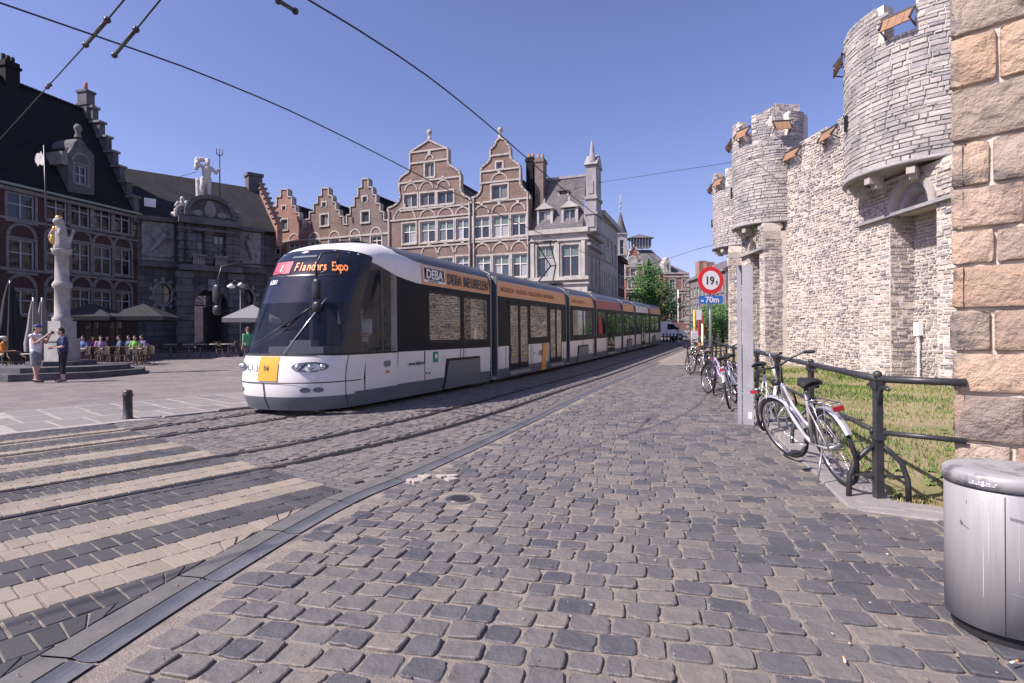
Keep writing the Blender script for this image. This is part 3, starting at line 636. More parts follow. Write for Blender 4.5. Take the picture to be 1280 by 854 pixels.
# little bush growing on the ledge under the middle turret
q = MB(); bc = Vector((11.55, 26.3, 6.0))
for k in range(260):
    d = Vector((random.gauss(0, .16), random.gauss(0, .16), random.gauss(0, .24))); a = random.random() * 6.3; s_ = random.uniform(.03, .07); p = bc + d; q.rn = random.random() * .6
    q.add([p, p + Vector((math.cos(a) * s_, math.sin(a) * s_, s_ * .5)), p + Vector((math.cos(a + .9) * s_, math.sin(a + .9) * s_, s_))], [(0, 1, 2)])
bush = q.build('wall_bush', M_['grass'], rn=True); tag(bush, 'small green bush growing out of the castle ledge under a turret', 'bush')
q = MB(); q.tube([bc + Vector((.45, .1, -.35)), bc + Vector((.1, 0, -.1)), bc], [.03, .02, .01], 6); q.build('stem', M_['wood'], bush)
q = MB(); P_ = Vector((12.88, 17.75, 1.5)); q.box(P_, (.16, .22, .42)); q.bar(P_ + Vector((0, 0, -.2)), P_ + Vector((0, 0, -1.6)), .05); q.box(P_ + Vector((-.09, 0, .05)), (.02, .16, .1))
tag(q.build('wall_cabinet', M_['white']), 'small white electrical box with conduit on the castle wall', 'electrical box')
# ---------------------------------------------------------------- gate pillar of big squared stones
random.seed(4)
pil = empty('gate_pillar', (3.37, 4.3, 0), math.atan2(-.30, .29), 'tall gate pillar of large rough brown squared stones beside the bin', 'pillar')
q = MB(); q.bb(.03, 1.45, .05, 1.2, -.3, 5.2); q.build('mortar_core', M_['pillar_joint'], pil)
zj = [-.15, .22, .55, .916, 1.229, 1.552, 1.887, 2.154, 2.48, 2.82, 3.235, 3.63, 4.06, 4.5, 4.9, 5.25]
xj = [[.55, 1.1], [.35, .95], [.43, 1.0], [.62, 1.2], [.24, .62, 1.1], [.75, 1.2], [.26, .8], [.43, .9], [.24, .7, 1.1], [.65, 1.1], [.28, .8], [.72, 1.2], [.4, 1], [.5, 1], [.5, 1]]
def rock(b, x0, x1, z0, z1, surf, d0=.042, nx=9, nz=7, g=.009, rgh=.018):
    vs = []; px_, pz_ = random.random() * 9, random.random() * 9; from_ = []
    for i in range(nx + 1):
        for k in range(nz + 1):
            u, v = [(0, .012, .05, *[.14 + .72 * t / (n_ - 6) for t in range(n_ - 5)], .95, .988, 1)[j_] for j_, n_ in ((i, nx), (k, nz))]
            ed = min(u, 1 - u) * (x1 - x0) / .022, min(v, 1 - v) * (z1 - z0) / .022; f = min(1, min(ed)); corner = min(1, (ed[0] + ed[1]) * .06 + .955)
            d = -.03 if f < .01 else d0 * (.5 + .5 * min(1, min(ed) / 2.5)) + rgh * (math.sin(u * 9 + px_) * math.sin(v * 7 + pz_) + random.uniform(-.7, .7))
            x = x0 + g + (x1 - x0 - 2 * g) * (.5 + (u - .5) * corner); z = z0 + g + (z1 - z0 - 2 * g) * (.5 + (v - .5) * corner)
            vs.append(surf(x + random.uniform(-.004, .004), z + random.uniform(-.004, .004), d))
    fs = [(i * (nz + 1) + k, (i + 1) * (nz + 1) + k, (i + 1) * (nz + 1) + k + 1, i * (nz + 1) + k + 1) for i in range(nx) for k in range(nz)]
    b.smooth = True; b.add(vs, fs)
for i in range(len(zj) - 1):
    xs = [0] + xj[i] + [1.48]
    for a, c in zip(xs, xs[1:]):
        q = MB(); q.rn = random.random(); rock(q, a, c, zj[i], zj[i + 1], lambda x, z, d: Vector((x, .045 - d, z))); q.build('stone', M_['pillar'], pil, rn=True)
    ys = [0, .38 + .25 * (i % 2), .9, 1.25]
    for a, c in zip(ys, ys[1:]):
        q = MB(); q.rn = random.random(); rock(q, a, c, zj[i], zj[i + 1], lambda x, z, d: Vector((.045 - d, x, z)), nx=8, nz=7); q.build('stone', M_['pillar'], pil, rn=True)
# ================================================================ STREET FURNITURE ON THE RIGHT
random.seed(31)
def arcpts(c, r, a0, a1, n, ax='xz'):
    o = []
    for i in range(n + 1):
        a = a0 + (a1 - a0) * i / n; x, z = r * math.cos(a), r * math.sin(a); o.append(Vector((c[0] + x, c[1], c[2] + z)) if ax == 'xz' else Vector((c[0], c[1] + x, c[2] + z)))
    return o
# litter bin
bn = empty('litter_bin', (2.27, 2.585, .012), 0, 'round brushed steel litter bin with a domed lid and stickers', 'litter bin')
RB = .225
q = MB(); q.lathe([(RB - .025, 0), (RB - .025, .05)], n=48); q.build('base', M_['black'], bn)
q = MB(); q.lathe([(RB - .03, .05), (RB, .052), (RB, .66), (RB - .006, .668)], n=64); body = q.build('body', M_['bin'], bn)
q = MB(); q.lathe([(RB - .02, .66), (RB - .02, .676)], n=48); q.build('shadow_gap', M_['black'], bn)
q = MB(); q.lathe([(RB - .01, .673), (RB + .006, .674), (RB + .007, .725), (RB - .004, .737), (RB * .8, .746), (RB * .5, .742), (.03, .733), (0, .733)], n=64); lid = q.build('lid', M_['bin_lid'], bn)
va = math.atan2(-2.585, -2.27)
def onbin(a, z, d): return Vector(((RB + d) * math.cos(va + a), (RB + d) * math.sin(va + a), z))
for a in (0, 2.1, -2.1): q = MB(); q.add([onbin(a - .007, .055, .0012), onbin(a + .007, .055, .0012), onbin(a + .007, .655, .0012), onbin(a - .007, .655, .0012)], [(0, 1, 2, 3)]); q.build('seam', M_['groove'], body)
for z in (.56, .24):
    q = MB(); q.add([onbin(.07 + .04 * i, z + k * .012 - .006 * i * .3, .0014) for k in (0, 1) for i in range(6)], [(i, i + 1, i + 7, i + 6) for i in range(5)]); q.build('slot', mat('slot_grey', (.16, .16, .17)), body)
q = MB(); q.add([onbin(-.56 + .055 * i, .69 + k * .022, .0085) for k in (0, 1) for i in range(9)], [(i, i + 1, i + 10, i + 9) for i in range(8)]); stk = q.build('sticker', mat('sticker_grey', (.25, .25, .28), rough=.6), lid)
for row, zz in ((0, .701), (1, .693)):                       # worn-off print: broken pale dashes
    for i in range(14):
        if random.random() < .2: continue
        a = -.55 + .032 * i; q = MB(); hh_ = .006 if row == 0 else .003
        q.add([onbin(a, zz, .0092), onbin(a + random.uniform(.012, .024), zz, .0092), onbin(a + .02, zz + hh_, .0092), onbin(a + .002, zz + hh_, .0092)], [(0, 1, 2, 3)]); q.build('worn_print', M_['white'], stk)
q = MB(); q.add([onbin(-.34, .688, .0094), onbin(-.3, .688, .0094), onbin(-.305, .712, .0094), onbin(-.33, .71, .0094)], [(0, 1, 2, 3)]); q.build('sticker_scrap', M_['white'], stk)
for (a, z, w_, h_) in ((-.72, .5, .09, .02), (-.66, .49, .05, .012), (-.6, .485, .07, .006), (-.62, .6, .012, .03), (-.75, .508, .03, .012)):
    q = MB(); P = []
    for i in range(9): t_ = 2 * PI * i / 9; k = random.uniform(.5, 1.1); P.append(onbin(a + w_ * .5 * k * math.cos(t_), z + h_ * .5 * k * math.sin(t_), .0011))
    q.add(P, [tuple(range(9))]); q.build('scuff', mat('scuff', (.12, .11, .12), rough=.9), body)
for a, z0, z1, w_ in ((-.33, .2, .62, .006), (-.24, .36, .63, .008), (.2, .3, .6, .007), (-.5, .45, .64, .004), (.34, .4, .62, .006)):
    q = MB(); q.add([onbin(a + random.uniform(-.004, .004) + s_ * w_ * (.5 + i * .12), z0 + (z1 - z0) * i / 5, .0008) for i in range(6) for s_ in (-1, 1)], [(2 * i, 2 * i + 1, 2 * i + 3, 2 * i + 2) for i in range(5)]); q.build('drip_mark', mat('drip', (.42, .415, .415), rough=.7), body)
# cigarette ends and litter by the bin
for i, (x, y, a) in enumerate(((2.03, 2.29, .3), (1.36, 2.3, 1.2))):
    q = MB(); q.tube([(x, y, .028), (x + .03 * math.cos(a), y + .03 * math.sin(a), .028)], .0045, 6); q.mi = 1; q.tube([(x + .03 * math.cos(a), y + .03 * math.sin(a), .028), (x + .045 * math.cos(a), y + .045 * math.sin(a), .028)], .0046, 6)
    tag(q.build('cigarette_end', [M_['white'], M_['orange']]), ('cigarette end lying right at the foot of the steel bin', 'cigarette end lying on the cobbles further out from the steel bin')[i], 'cigarette end', 'cigarette ends by the bin')
# ---------------------------------------------------------------- iron railing
RP = [Vector((3.02 + .66 * i, 4.63 + 2.27 * i, 0)) for i in range(10)]
rl = empty('iron_railing', RP[0], 0, 'black iron railing with curved brackets between the cobbles and castle lawn', 'railing')
o = RP[0]; HR = 1.0
def rz_(p): return gz(p.y)
endp = Vector((3.42, 4.22, 0)); line = [endp] + RP
for k, hgt, rr in ((0, HR, .03), (1, .56, .021)):
    for a, c in zip(line, line[1:]):
        q = MB(); q.tube([a - o + Vector((0, 0, hgt + rz_(a))), c - o + Vector((0, 0, hgt + rz_(c)))], rr, 10); q.build('top_rail' if k == 0 else 'mid_rail', M_['iron'], rl)
for i, p in enumerate(RP):
    d = (RP[1] - RP[0]).normalized(); s_ = Vector((d.y, -d.x, 0)); b = p - o + Vector((0, 0, rz_(p))); Z = Vector((0, 0, 1)); q = MB()
    q.bar(b - Z * .05, b + Z * .52, .062); q.bar(b + Z * .52, b + Z * (HR - .02), .055); q.bar(b + Z * .5, b + Z * .6, .085); q.bar(b + Z * (HR - .08), b + Z * (HR - .02), .08); q.ball(b + Z * (HR + .035), .035, 8)
    post = q.build('post', M_['iron'], rl)
    if i < 7:
        for sg in (-1, 1):
            q = MB(); q.tube([b + s_ * sg * .22 - Z * .03, b + s_ * sg * .21 + Z * .18, b + s_ * sg * .17 + Z * .31, b + s_ * sg * .09 + Z * .4, b + s_ * sg * .03 + Z * .45], [.024, .022, .022, .022, .02], 8); q.build('leg', M_['iron'], post)
            q = MB(); q.tube([b + Z * .76, b + d * sg * .03 + Z * .86, b + d * sg * .09 + Z * .93, b + d * sg * .19 + Z * .945, b + d * sg * .25 + Z * .93], [.022, .022, .02, .016, .012], 8); q.build('bracket', M_['iron'], post)
        q = MB(); q.bar(b + s_ * -.2 + Z * .2, b + s_ * .2 + Z * .2, .02); q.build('crossbar', M_['iron'], post)
        for sg in (-1, 1): q = MB(); q.ball(b + s_ * sg * .045 + Z * .57, .02, 8); q.build('bolt', M_['iron'], post)
# ---------------------------------------------------------------- bicycles
def bicycle(label, loc, heading, lean, steer, fcol, guard, style='step', rack=True, seatc=None, wr=.345, group='bicycles leaning on the railing', kid=None):
    b = empty('bicycle', loc, 0, label, 'bicycle', group); b.rotation_mode = 'QUATERNION'
    b.rotation_quaternion = (Matrix.Rotation(heading, 3, 'Z') @ Matrix.Rotation(lean, 3, 'X')).to_quaternion()
    wb = 1.08; RX, FX = -wb / 2, wb / 2; Z = Vector((0, 0, 1))
    hd_t, hd_b = Vector((FX - .26, 0, .86)), Vector((FX - .17, 0, .64)); ax = (hd_b - hd_t).normalized()
    SM = Matrix.Translation(hd_b) @ Matrix.Rotation(steer, 4, ax * -1) @ Matrix.Translation(-hd_b)
    bbk = Vector((-.07, 0, .29)); st_t = Vector((-.23, 0, .8))
    def wheel(cx, M):
        q = MB(); P = [M @ Vector((cx + (wr - .02) * math.cos(a), 0, wr + (wr - .02) * math.sin(a))) for a in [2 * PI * i / 36 for i in range(36)]]
        q.tube(P, .02, 8, close=True); t = q.build('wheel', M_['black'], b)
        q = MB(); q.tube([M @ Vector((cx + (wr - .042) * math.cos(a), 0, wr + (wr - .042) * math.sin(a))) for a in [2 * PI * i / 36 for i in range(36)]], .011, 6, close=True); q.build('rim', M_['chrome'], t)
        q = MB()
        for i in range(28):
            a = 2 * PI * i / 28; sd = .03 if i % 2 else -.03; q.tube([M @ Vector((cx + .02 * math.cos(a + .9), sd, wr + .02 * math.sin(a + .9))), M @ Vector((cx + (wr - .045) * math.cos(a), 0, wr + (wr - .045) * math.sin(a)))], .0016, 3, cap=False)
        q.build('spokes', M_['chrome'], t)
        q = MB(); q.tube([M @ Vector((cx, -.055, wr)), M @ Vector((cx, .055, wr))], .022, 8); q.build('hub', M_['steel'], t)
    wheel(RX, Matrix()); wheel(FX, SM)
    q = MB()
    q.tube([bbk, st_t], .016, 8); q.tube([hd_t, hd_b], .02, 8)
    if style == 'step':
        q.tube([hd_b + Vector((-.01, 0, .02)), hd_b + Vector((-.14, 0, -.16)), Vector((.06, 0, .34)), bbk], .021, 8); q.tube([hd_t + Vector((-.01, 0, -.04)), hd_t + Vector((-.12, 0, -.22)), Vector((-.02, 0, .5)), Vector((-.12, 0, .46))], .017, 8)
    elif style == 'mini':
        q.tube([hd_b + Vector((-.01, 0, -.02)), Vector((.1, 0, .4)), bbk], .028, 8)
    else:
        q.tube([hd_t + Vector((0, 0, -.03)), st_t + Vector((0, 0, -.05))], .016, 8); q.tube([hd_b, bbk], .018, 8)
    for sd in (-.045, .045): q.tube([bbk + Vector((0, sd * .5, 0)), Vector((RX, sd * 1.3, wr))], .009, 6); q.tube([st_t + Vector((.02, sd * .4, -.1)), Vector((RX, sd * 1.3, wr))], .008, 6)
    q.build('frame', fcol, b)
    q = MB(); cr = SM @ (hd_b + ax * .06)
    for sd in (-.05, .05): q.tube([cr, SM @ (hd_b + ax * .09 + Vector((0, sd, 0))), SM @ Vector((FX - .05, sd, wr + .14)), SM @ Vector((FX, sd, wr))], .011, 6)
    q.build('fork', fcol, b)
    q = MB(); sb = hd_t - ax * .2
    q.tube([SM @ hd_t, SM @ sb], .013, 8); bar = [Vector((-.16, .3, .04)), Vector((-.05, .27, .05)), Vector((.03, .17, .03)), Vector((.05, .05, 0)), Vector((.05, -.05, 0)), Vector((.03, -.17, .03)), Vector((-.05, -.27, .05)), Vector((-.16, -.3, .04))]
    q.tube([SM @ (sb + p) for p in bar], .011, 8); hb = q.build('handlebar', M_['chrome'] if style == 'mini' else M_['iron'], b)
    for sg in (0, -1):
        q = MB(); e0, e1 = (bar[0], bar[1]) if sg == 0 else (bar[-1], bar[-2]); q.tube([SM @ (sb + e0), SM @ (sb + e0.lerp(e1, .9))], .017, 8); q.build('grip', M_['black'], hb)
        q = MB(); e = e0.lerp(e1, .95); q.tube([SM @ (sb + e + Vector((.01, 0, 0))), SM @ (sb + e0 + Vector((.06, (.03 if sg == 0 else -.03) * -1, -.03)))], .006, 6); q.build('brake_lever', M_['chrome'], hb)
    q = MB(); sd_ = st_t + Vector((-.05, 0, .12)); q.tube([st_t, sd_], .013, 8); q.build('seat_post', M_['chrome'], b)
    q = MB(); q.smooth = True
    prof = [(-.14, .085, .0), (-.12, .1, .02), (-.04, .095, .03), (.03, .06, .028), (.1, .03, .025), (.135, .018, .015)]; vs = []
    for x, w_, z in prof:
        for a in [PI * i / 6 for i in range(7)]: vs.append(sd_ + Vector((x, w_ * math.cos(a), z - .035 + .045 * math.sin(a))))
    q.add(vs, [(i * 7 + k, i * 7 + k + 1, (i + 1) * 7 + k + 1, (i + 1) * 7 + k) for i in range(5) for k in range(6)] + [tuple(range(7)), tuple(range(41, 34, -1))] + [(i * 7, (i + 1) * 7, (i + 1) * 7 + 6, i * 7 + 6) for i in range(5)])
    for sg in (-.05, .05): q.tube([sd_ + Vector((-.1, sg, -.06)), sd_ + Vector((-.1, sg, -.02))], .022, 8)
    q.build('saddle', seatc or M_['black'], b)
    if guard:
        for cx, a0, a1, M in ((RX, R(35), R(152), Matrix()), (FX, R(20), R(175), SM)):
            q = MB(); q.smooth = True; vs = []; N = 18
            for i in range(N + 1):
                a = a0 + (a1 - a0) * i / N
                for w_, dr_ in ((-.03, 0), (-.02, .012), (.02, .012), (.03, 0)): vs.append(M @ Vector((cx + (wr + .014 + dr_) * math.cos(a), w_, wr + (wr + .014 + dr_) * math.sin(a))))
            q.add(vs, [(i * 4 + k, i * 4 + k + 1, i * 4 + 5 + k, i * 4 + 4 + k) for i in range(N) for k in range(3)]); q.build('mudguard', guard, b)
    if rack:
        q = MB(); zt = wr * 2 + .07
        for sg in (-.055, .055): q.tube([(RX + .26, sg, zt), (RX - .2, sg, zt), (RX - .23, sg * .5, zt)], .006, 6); q.tube([(RX - .12, sg, zt), (RX, sg * 1.1, wr)], .005, 6); q.tube([(RX + .1, sg, zt), (RX, sg * 1.1, wr)], .005, 6)
        for x in (-.15, 0, .15): q.tube([(RX + x, -.055, zt), (RX + x, .055, zt)], .005, 6)
        rk = q.build('rack', M_['chrome'], b)
        q = MB(); q.bb(RX - .262, RX - .238, -.042, .042, zt - .05, zt - .008); q.build('rear_light', M_['red'], b)
    q = MB(); q.tube([SM @ (hd_t + Vector((.06, 0, .0))), SM @ (hd_t + Vector((.13, 0, 0)))], [.025, .035], 10); q.build('headlamp', M_['dark_plastic'], b)
    q = MB(); q.tube([bbk + Vector((0, -.05, 0)), bbk + Vector((0, -.062, 0))], .085, 18); q.build('chainring', M_['steel'], b)
    q = MB(); c1, c2 = Vector((RX, -.06, wr + .04)), bbk + Vector((0, -.06, .09)); q.tube([c1, c2], .006, 5); q.tube([Vector((RX, -.06, wr - .04)), bbk + Vector((0, -.06, -.085))], .006, 5); q.build('chain', M_['iron'], b)
    for sg, an in ((1, R(-35)), (-1, R(145))):
        q = MB(); e = bbk + Vector((.17 * math.cos(an), sg * .075, .17 * math.sin(an))); q.tube([bbk + Vector((0, sg * .06, 0)), e], .009, 6); ck = q.build('crank', M_['steel'], b)
        q = MB(); q.box(e + Vector((0, sg * .055, 0)), (.08, .09, .02)); q.build('pedal', M_['black'], ck)
    q = MB(); q.tube([Vector((RX + .16, .05, .3)), Vector((RX + .1, .19, .03))], .009, 6); q.build('kickstand', M_['steel'], b)
    q = MB(); lp = SM @ (hd_t + Vector((.02, 0, .12))); q.tube([SM @ (sb + Vector((.05, .06, 0))), lp + Vector((.1, .05, .08)), lp + Vector((.06, .02, -.1)), SM @ (hd_b + Vector((.03, .02, .05)))], .0035, 5); q.build('brake_cable', M_['black'], b)
    if kid:
        q = MB(); q.smooth = True
        vs = []; prof = [(-.02, 0), (-.06, .12), (-.1, .3), (-.16, .42)]
        for x, z in prof:
            for a in range(7): y = -.14 + .28 * a / 6; vs.append((RX + .02 + x + .05 * (abs(y) / .14) ** 2, y, .8 + z))
        q.add(vs, [(i * 7 + k, i * 7 + k + 1, (i + 1) * 7 + k + 1, (i + 1) * 7 + k) for i in range(3) for k in range(6)]); q.bb(RX, RX + .24, -.13, .13, .77, .82); q.build('child_seat', kid, b)
    return b
H = lambda a: R(90 - a)                                     # compass bearing from +y towards +x
c_lil = paint('lilac_paint', (.35, .3, .5), .4); c_blk = paint('black_paint', (.02, .02, .025), .3); c_wht = paint('bike_white', (.7, .7, .72), .35); c_grn = paint('dark_green_paint', (.03, .06, .05), .35)
bicycle('silver step-through city bicycle with rear rack, front wheel turned aside', (2.98, 5.5, .035), H(4), R(-14), R(16), M_['silver'], M_['silver'])
bicycle('small white folding bicycle with black saddle between the iron railing and the concrete post', (3.84, 8.15, .035), H(40), R(-8), R(-30), c_wht, None, 'mini', wr=.26)
bicycle('black bicycle locked just behind the concrete post', (4.12, 10.5, .03), H(25), R(-9), R(20), c_blk, M_['silver'], 'step')
bicycle('lilac bicycle with side bags and red rear light', (4.62, 12.0, .03), H(-8), R(-9), R(-30), c_lil, c_blk, 'step')
bicycle('dark bicycle with its front wheel turned towards the road sign', (4.75, 13.3, .03), H(205), R(9), R(35), c_blk, c_blk, 'step')
bicycle('pale grey bicycle with red rear light standing behind the road sign post', (6.2, 17.9, gz(17.9) + .03), H(12), R(-8), R(20), M_['silver'], c_blk, 'sport')
bicycle('black sports bicycle parked just past the road sign', (6.15, 19.3, gz(19.3) + .03), H(195), R(8), R(30), c_blk, None, 'sport', rack=False)
bicycle('dark green bicycle parked by the bus stop pole', (7.6, 22.9, gz(22.9) + .03), H(15), R(-7), R(25), c_grn, c_blk, 'step')
bicycle('grey bicycle parked beyond the bus stop pole', (8.1, 24.6, gz(24.6) + .03), H(190), R(7), R(25), M_['steel'], c_blk, 'step')
# ---------------------------------------------------------------- posts and signs
cp = empty('concrete_post', (3.58, 8.5, 0), R(-24), 'tall grey twin post standing at the edge of the cobbles', 'post')
q = MB(); q.prism([(-.075, -.05), (.075, -.05), (.075, 2.42), (-.075, 2.42)], -.07, .07); q.build('front_post', M_['steel_post'] if 'steel_post' in M_ else mat('post_grey', (.34, .335, .36), (.27, .265, .29), rough=.7, scale=3, bump=.2, bscale=40), cp)
q = MB(); q.prism([(-.15, -.05), (-.09, -.05), (-.09, 2.3), (-.15, 2.46)], -.02, .13); q.build('back_post', mat('post_grey_b', (.3, .3, .33), (.25, .25, .28), rough=.7, scale=3), cp)
q = MB(); q.prism([(-.155, 2.3), (-.07, 2.1), (-.07, 2.42), (-.155, 2.42)], -.015, .06); q.build('cap_plate', M_['iron'], cp)
q = MB(); q.bb(.0, .05, -.0715, -.07, .1, .2); q.build('sticker', M_['white'], cp)
for z in (.5, 1.2, 1.9): q = MB(); q.tube([(-.11, .05, z), (.05, .05, z)], .012, 8); q.build('bolt', M_['steel'], cp)
sg = empty('weight_limit_sign', (6.07, 17.15, gz(17.15)), R(10), 'round red-rimmed 19t road sign over a small blue 70m plate', 'road sign')
q = MB(); q.tube([(0, 0, -.1), (0, 0, 3.45)], .038, 12); q.build('post', M_['steel'], sg)
FM = Matrix.Rotation(R(90), 4, 'X')
def disc(r, y, n=40): return [Vector((r * math.cos(2 * PI * i / n), y, 3.02 + r * math.sin(2 * PI * i / n))) for i in range(n)]
q = MB(); a, c = disc(.42, -.045), disc(.42, -.065); q.add(a + c, [(i, (i + 1) % 40, (i + 1) % 40 + 40, i + 40) for i in range(40)] + [tuple(range(40)), tuple(range(79, 39, -1))]); dsc = q.build('red_disc', mat('sign_red', (.75, .02, .035), rough=.3), sg)
q = MB(); q.add(disc(.29, -.0675), [tuple(range(40))]); q.build('white_face', mat('sign_white', (.85, .85, .85), rough=.3), dsc)
text('numeral', '19', .34, M_['dark_plastic'], dsc, Matrix.Translation((-.2, -.07, 2.9)) @ FM, sx=.92, bold=.006); text('unit', 't', .2, M_['dark_plastic'], dsc, Matrix.Translation((.155, -.07, 2.9)) @ FM, bold=.004)
q = MB(); q.bb(-.39, .39, -.06, -.045, 2.31, 2.55); bp = q.build('blue_plate', mat('sign_blue', (.02, .16, .6), rough=.3), sg)
text('distance', '70m', .25, M_['white'], bp, Matrix.Translation((-.19, -.064, 2.345)) @ FM, bold=.007, sx=1.05)
q = MB(); q.bb(-.33, -.24, -.064, -.062, 2.36, 2.42); q.build('lorry_mark', M_['white'], bp)
for z in (2.85, 3.2, 2.43): q = MB(); q.bb(-.06, .06, -.046, .046, z - .02, z + .02); q.build('clamp', M_['steel'], sg)
def bpos(x, Y): p = at(x, 420, Y); return Vector((p.x, p.y, gz(Y)))
bs = empty('bus_stop_pole', bpos(868, 24.5), R(8), 'yellow stop pole with white flag and timetable board', 'bus stop pole')
yel = paint('stop_yellow', (.75, .42, .06), .4); crm = paint('cream_paint', (.75, .62, .42), .5)
q = MB(); q.tube([(0, 0, -.1), (0, 0, 2.35)], .04, 10); q.build('pole', yel, bs)
q = MB(); q.bb(.05, .33, -.02, .02, 1.92, 2.36); q.build('flag', M_['white'], bs); q = MB(); q.bb(-.17, .13, -.06, -.03, .7, 1.45); tb = q.build('timetable', M_['white'], bs)
for k in range(5): q = MB(); q.bb(-.13, .08, -.063, -.061, .8 + k * .12, .83 + k * .12); q.build('print_line', mat('print_grey', (.4, .4, .42)), tb)
p = empty('cream_post', bpos(878, 22.5), 0, 'thin cream painted post beside the stop pole', 'post'); q = MB(); q.tube([(0, 0, -.1), (0, 0, 1.7)], .04, 10); q.build('shaft', crm, p); q = MB(); q.ball((0, 0, 1.7), .045, 8); q.build('cap', crm, p)
ob = empty('orange_litter_bin', bpos(872, 25.2), 0, 'orange hanging litter bin at the bus stop', 'litter bin'); q = MB(); q.lathe([(.17, .45), (.2, .8), (.16, .88), (0, .9)], n=16); q.build('bucket', M_['orange'], ob); q = MB(); q.tube([(0, .2, -.1), (0, .2, 1.0)], .03, 8); q.build('stand', M_['iron'], ob)
for i, (x, Y, h) in enumerate(((874, 40, 2.6), (879, 41, 2.4))):
    u = empty('red_parasol', bpos(x, Y), 0, 'closed red parasol beyond the bus stop', 'parasol', 'closed red parasols'); q = MB(); q.tube([(0, 0, 0), (0, 0, h)], .03, 8); q.build('pole', M_['steel'], u); q = MB(); q.lathe([(.1, .9), (.14, 1.1), (.09, 1.9), (.03, h + .05)], n=10); q.build('canopy', paint('parasol_red', (.28, .03, .05)), u)
# ================================================================ PEOPLE (one continuous remeshed body, clothes as children)
_pd = {}
def blob(segs, vox=.02):
    """segs: list of (p, q, rp, rq) tapered capsules or (p, (rx,ry,rz)) ellipsoids, fused into one skin"""
    b = MB()
    for s in segs:
        if len(s) == 2: b.ball(s[0], s[1], 10)
        else:
            p, q, r, t = Vector(s[0]), Vector(s[1]), s[2], s[3]; d = (q - p).normalized() if (q - p).length > 1e-6 else Vector((0, 0, 1))
            b.tube([p - d * r * .9, p - d * r * .6, p, q, q + d * t * .6, q + d * t * .9], [r * .3, r * .8, r, t, t * .8, t * .3], 10)
    me = bpy.data.meshes.new('tmp'); me.from_pydata(b.v, [], b.f); o = bpy.data.objects.new('tmp', me); COL.objects.link(o)
    m = o.modifiers.new('r', 'REMESH'); m.mode = 'VOXEL'; m.voxel_size = vox; m.use_smooth_shade = True
    sm = o.modifiers.new('s', 'SMOOTH'); sm.factor = .5; sm.iterations = 2
    bpy.context.view_layer.update(); out = bpy.data.meshes.new_from_object(o.evaluated_get(bpy.context.evaluated_depsgraph_get()))
    bpy.data.objects.remove(o); return out
def mk(name, me, m, parent):
    me.materials.clear(); me.materials.append(m); return link(bpy.data.objects.new(name, me), parent)
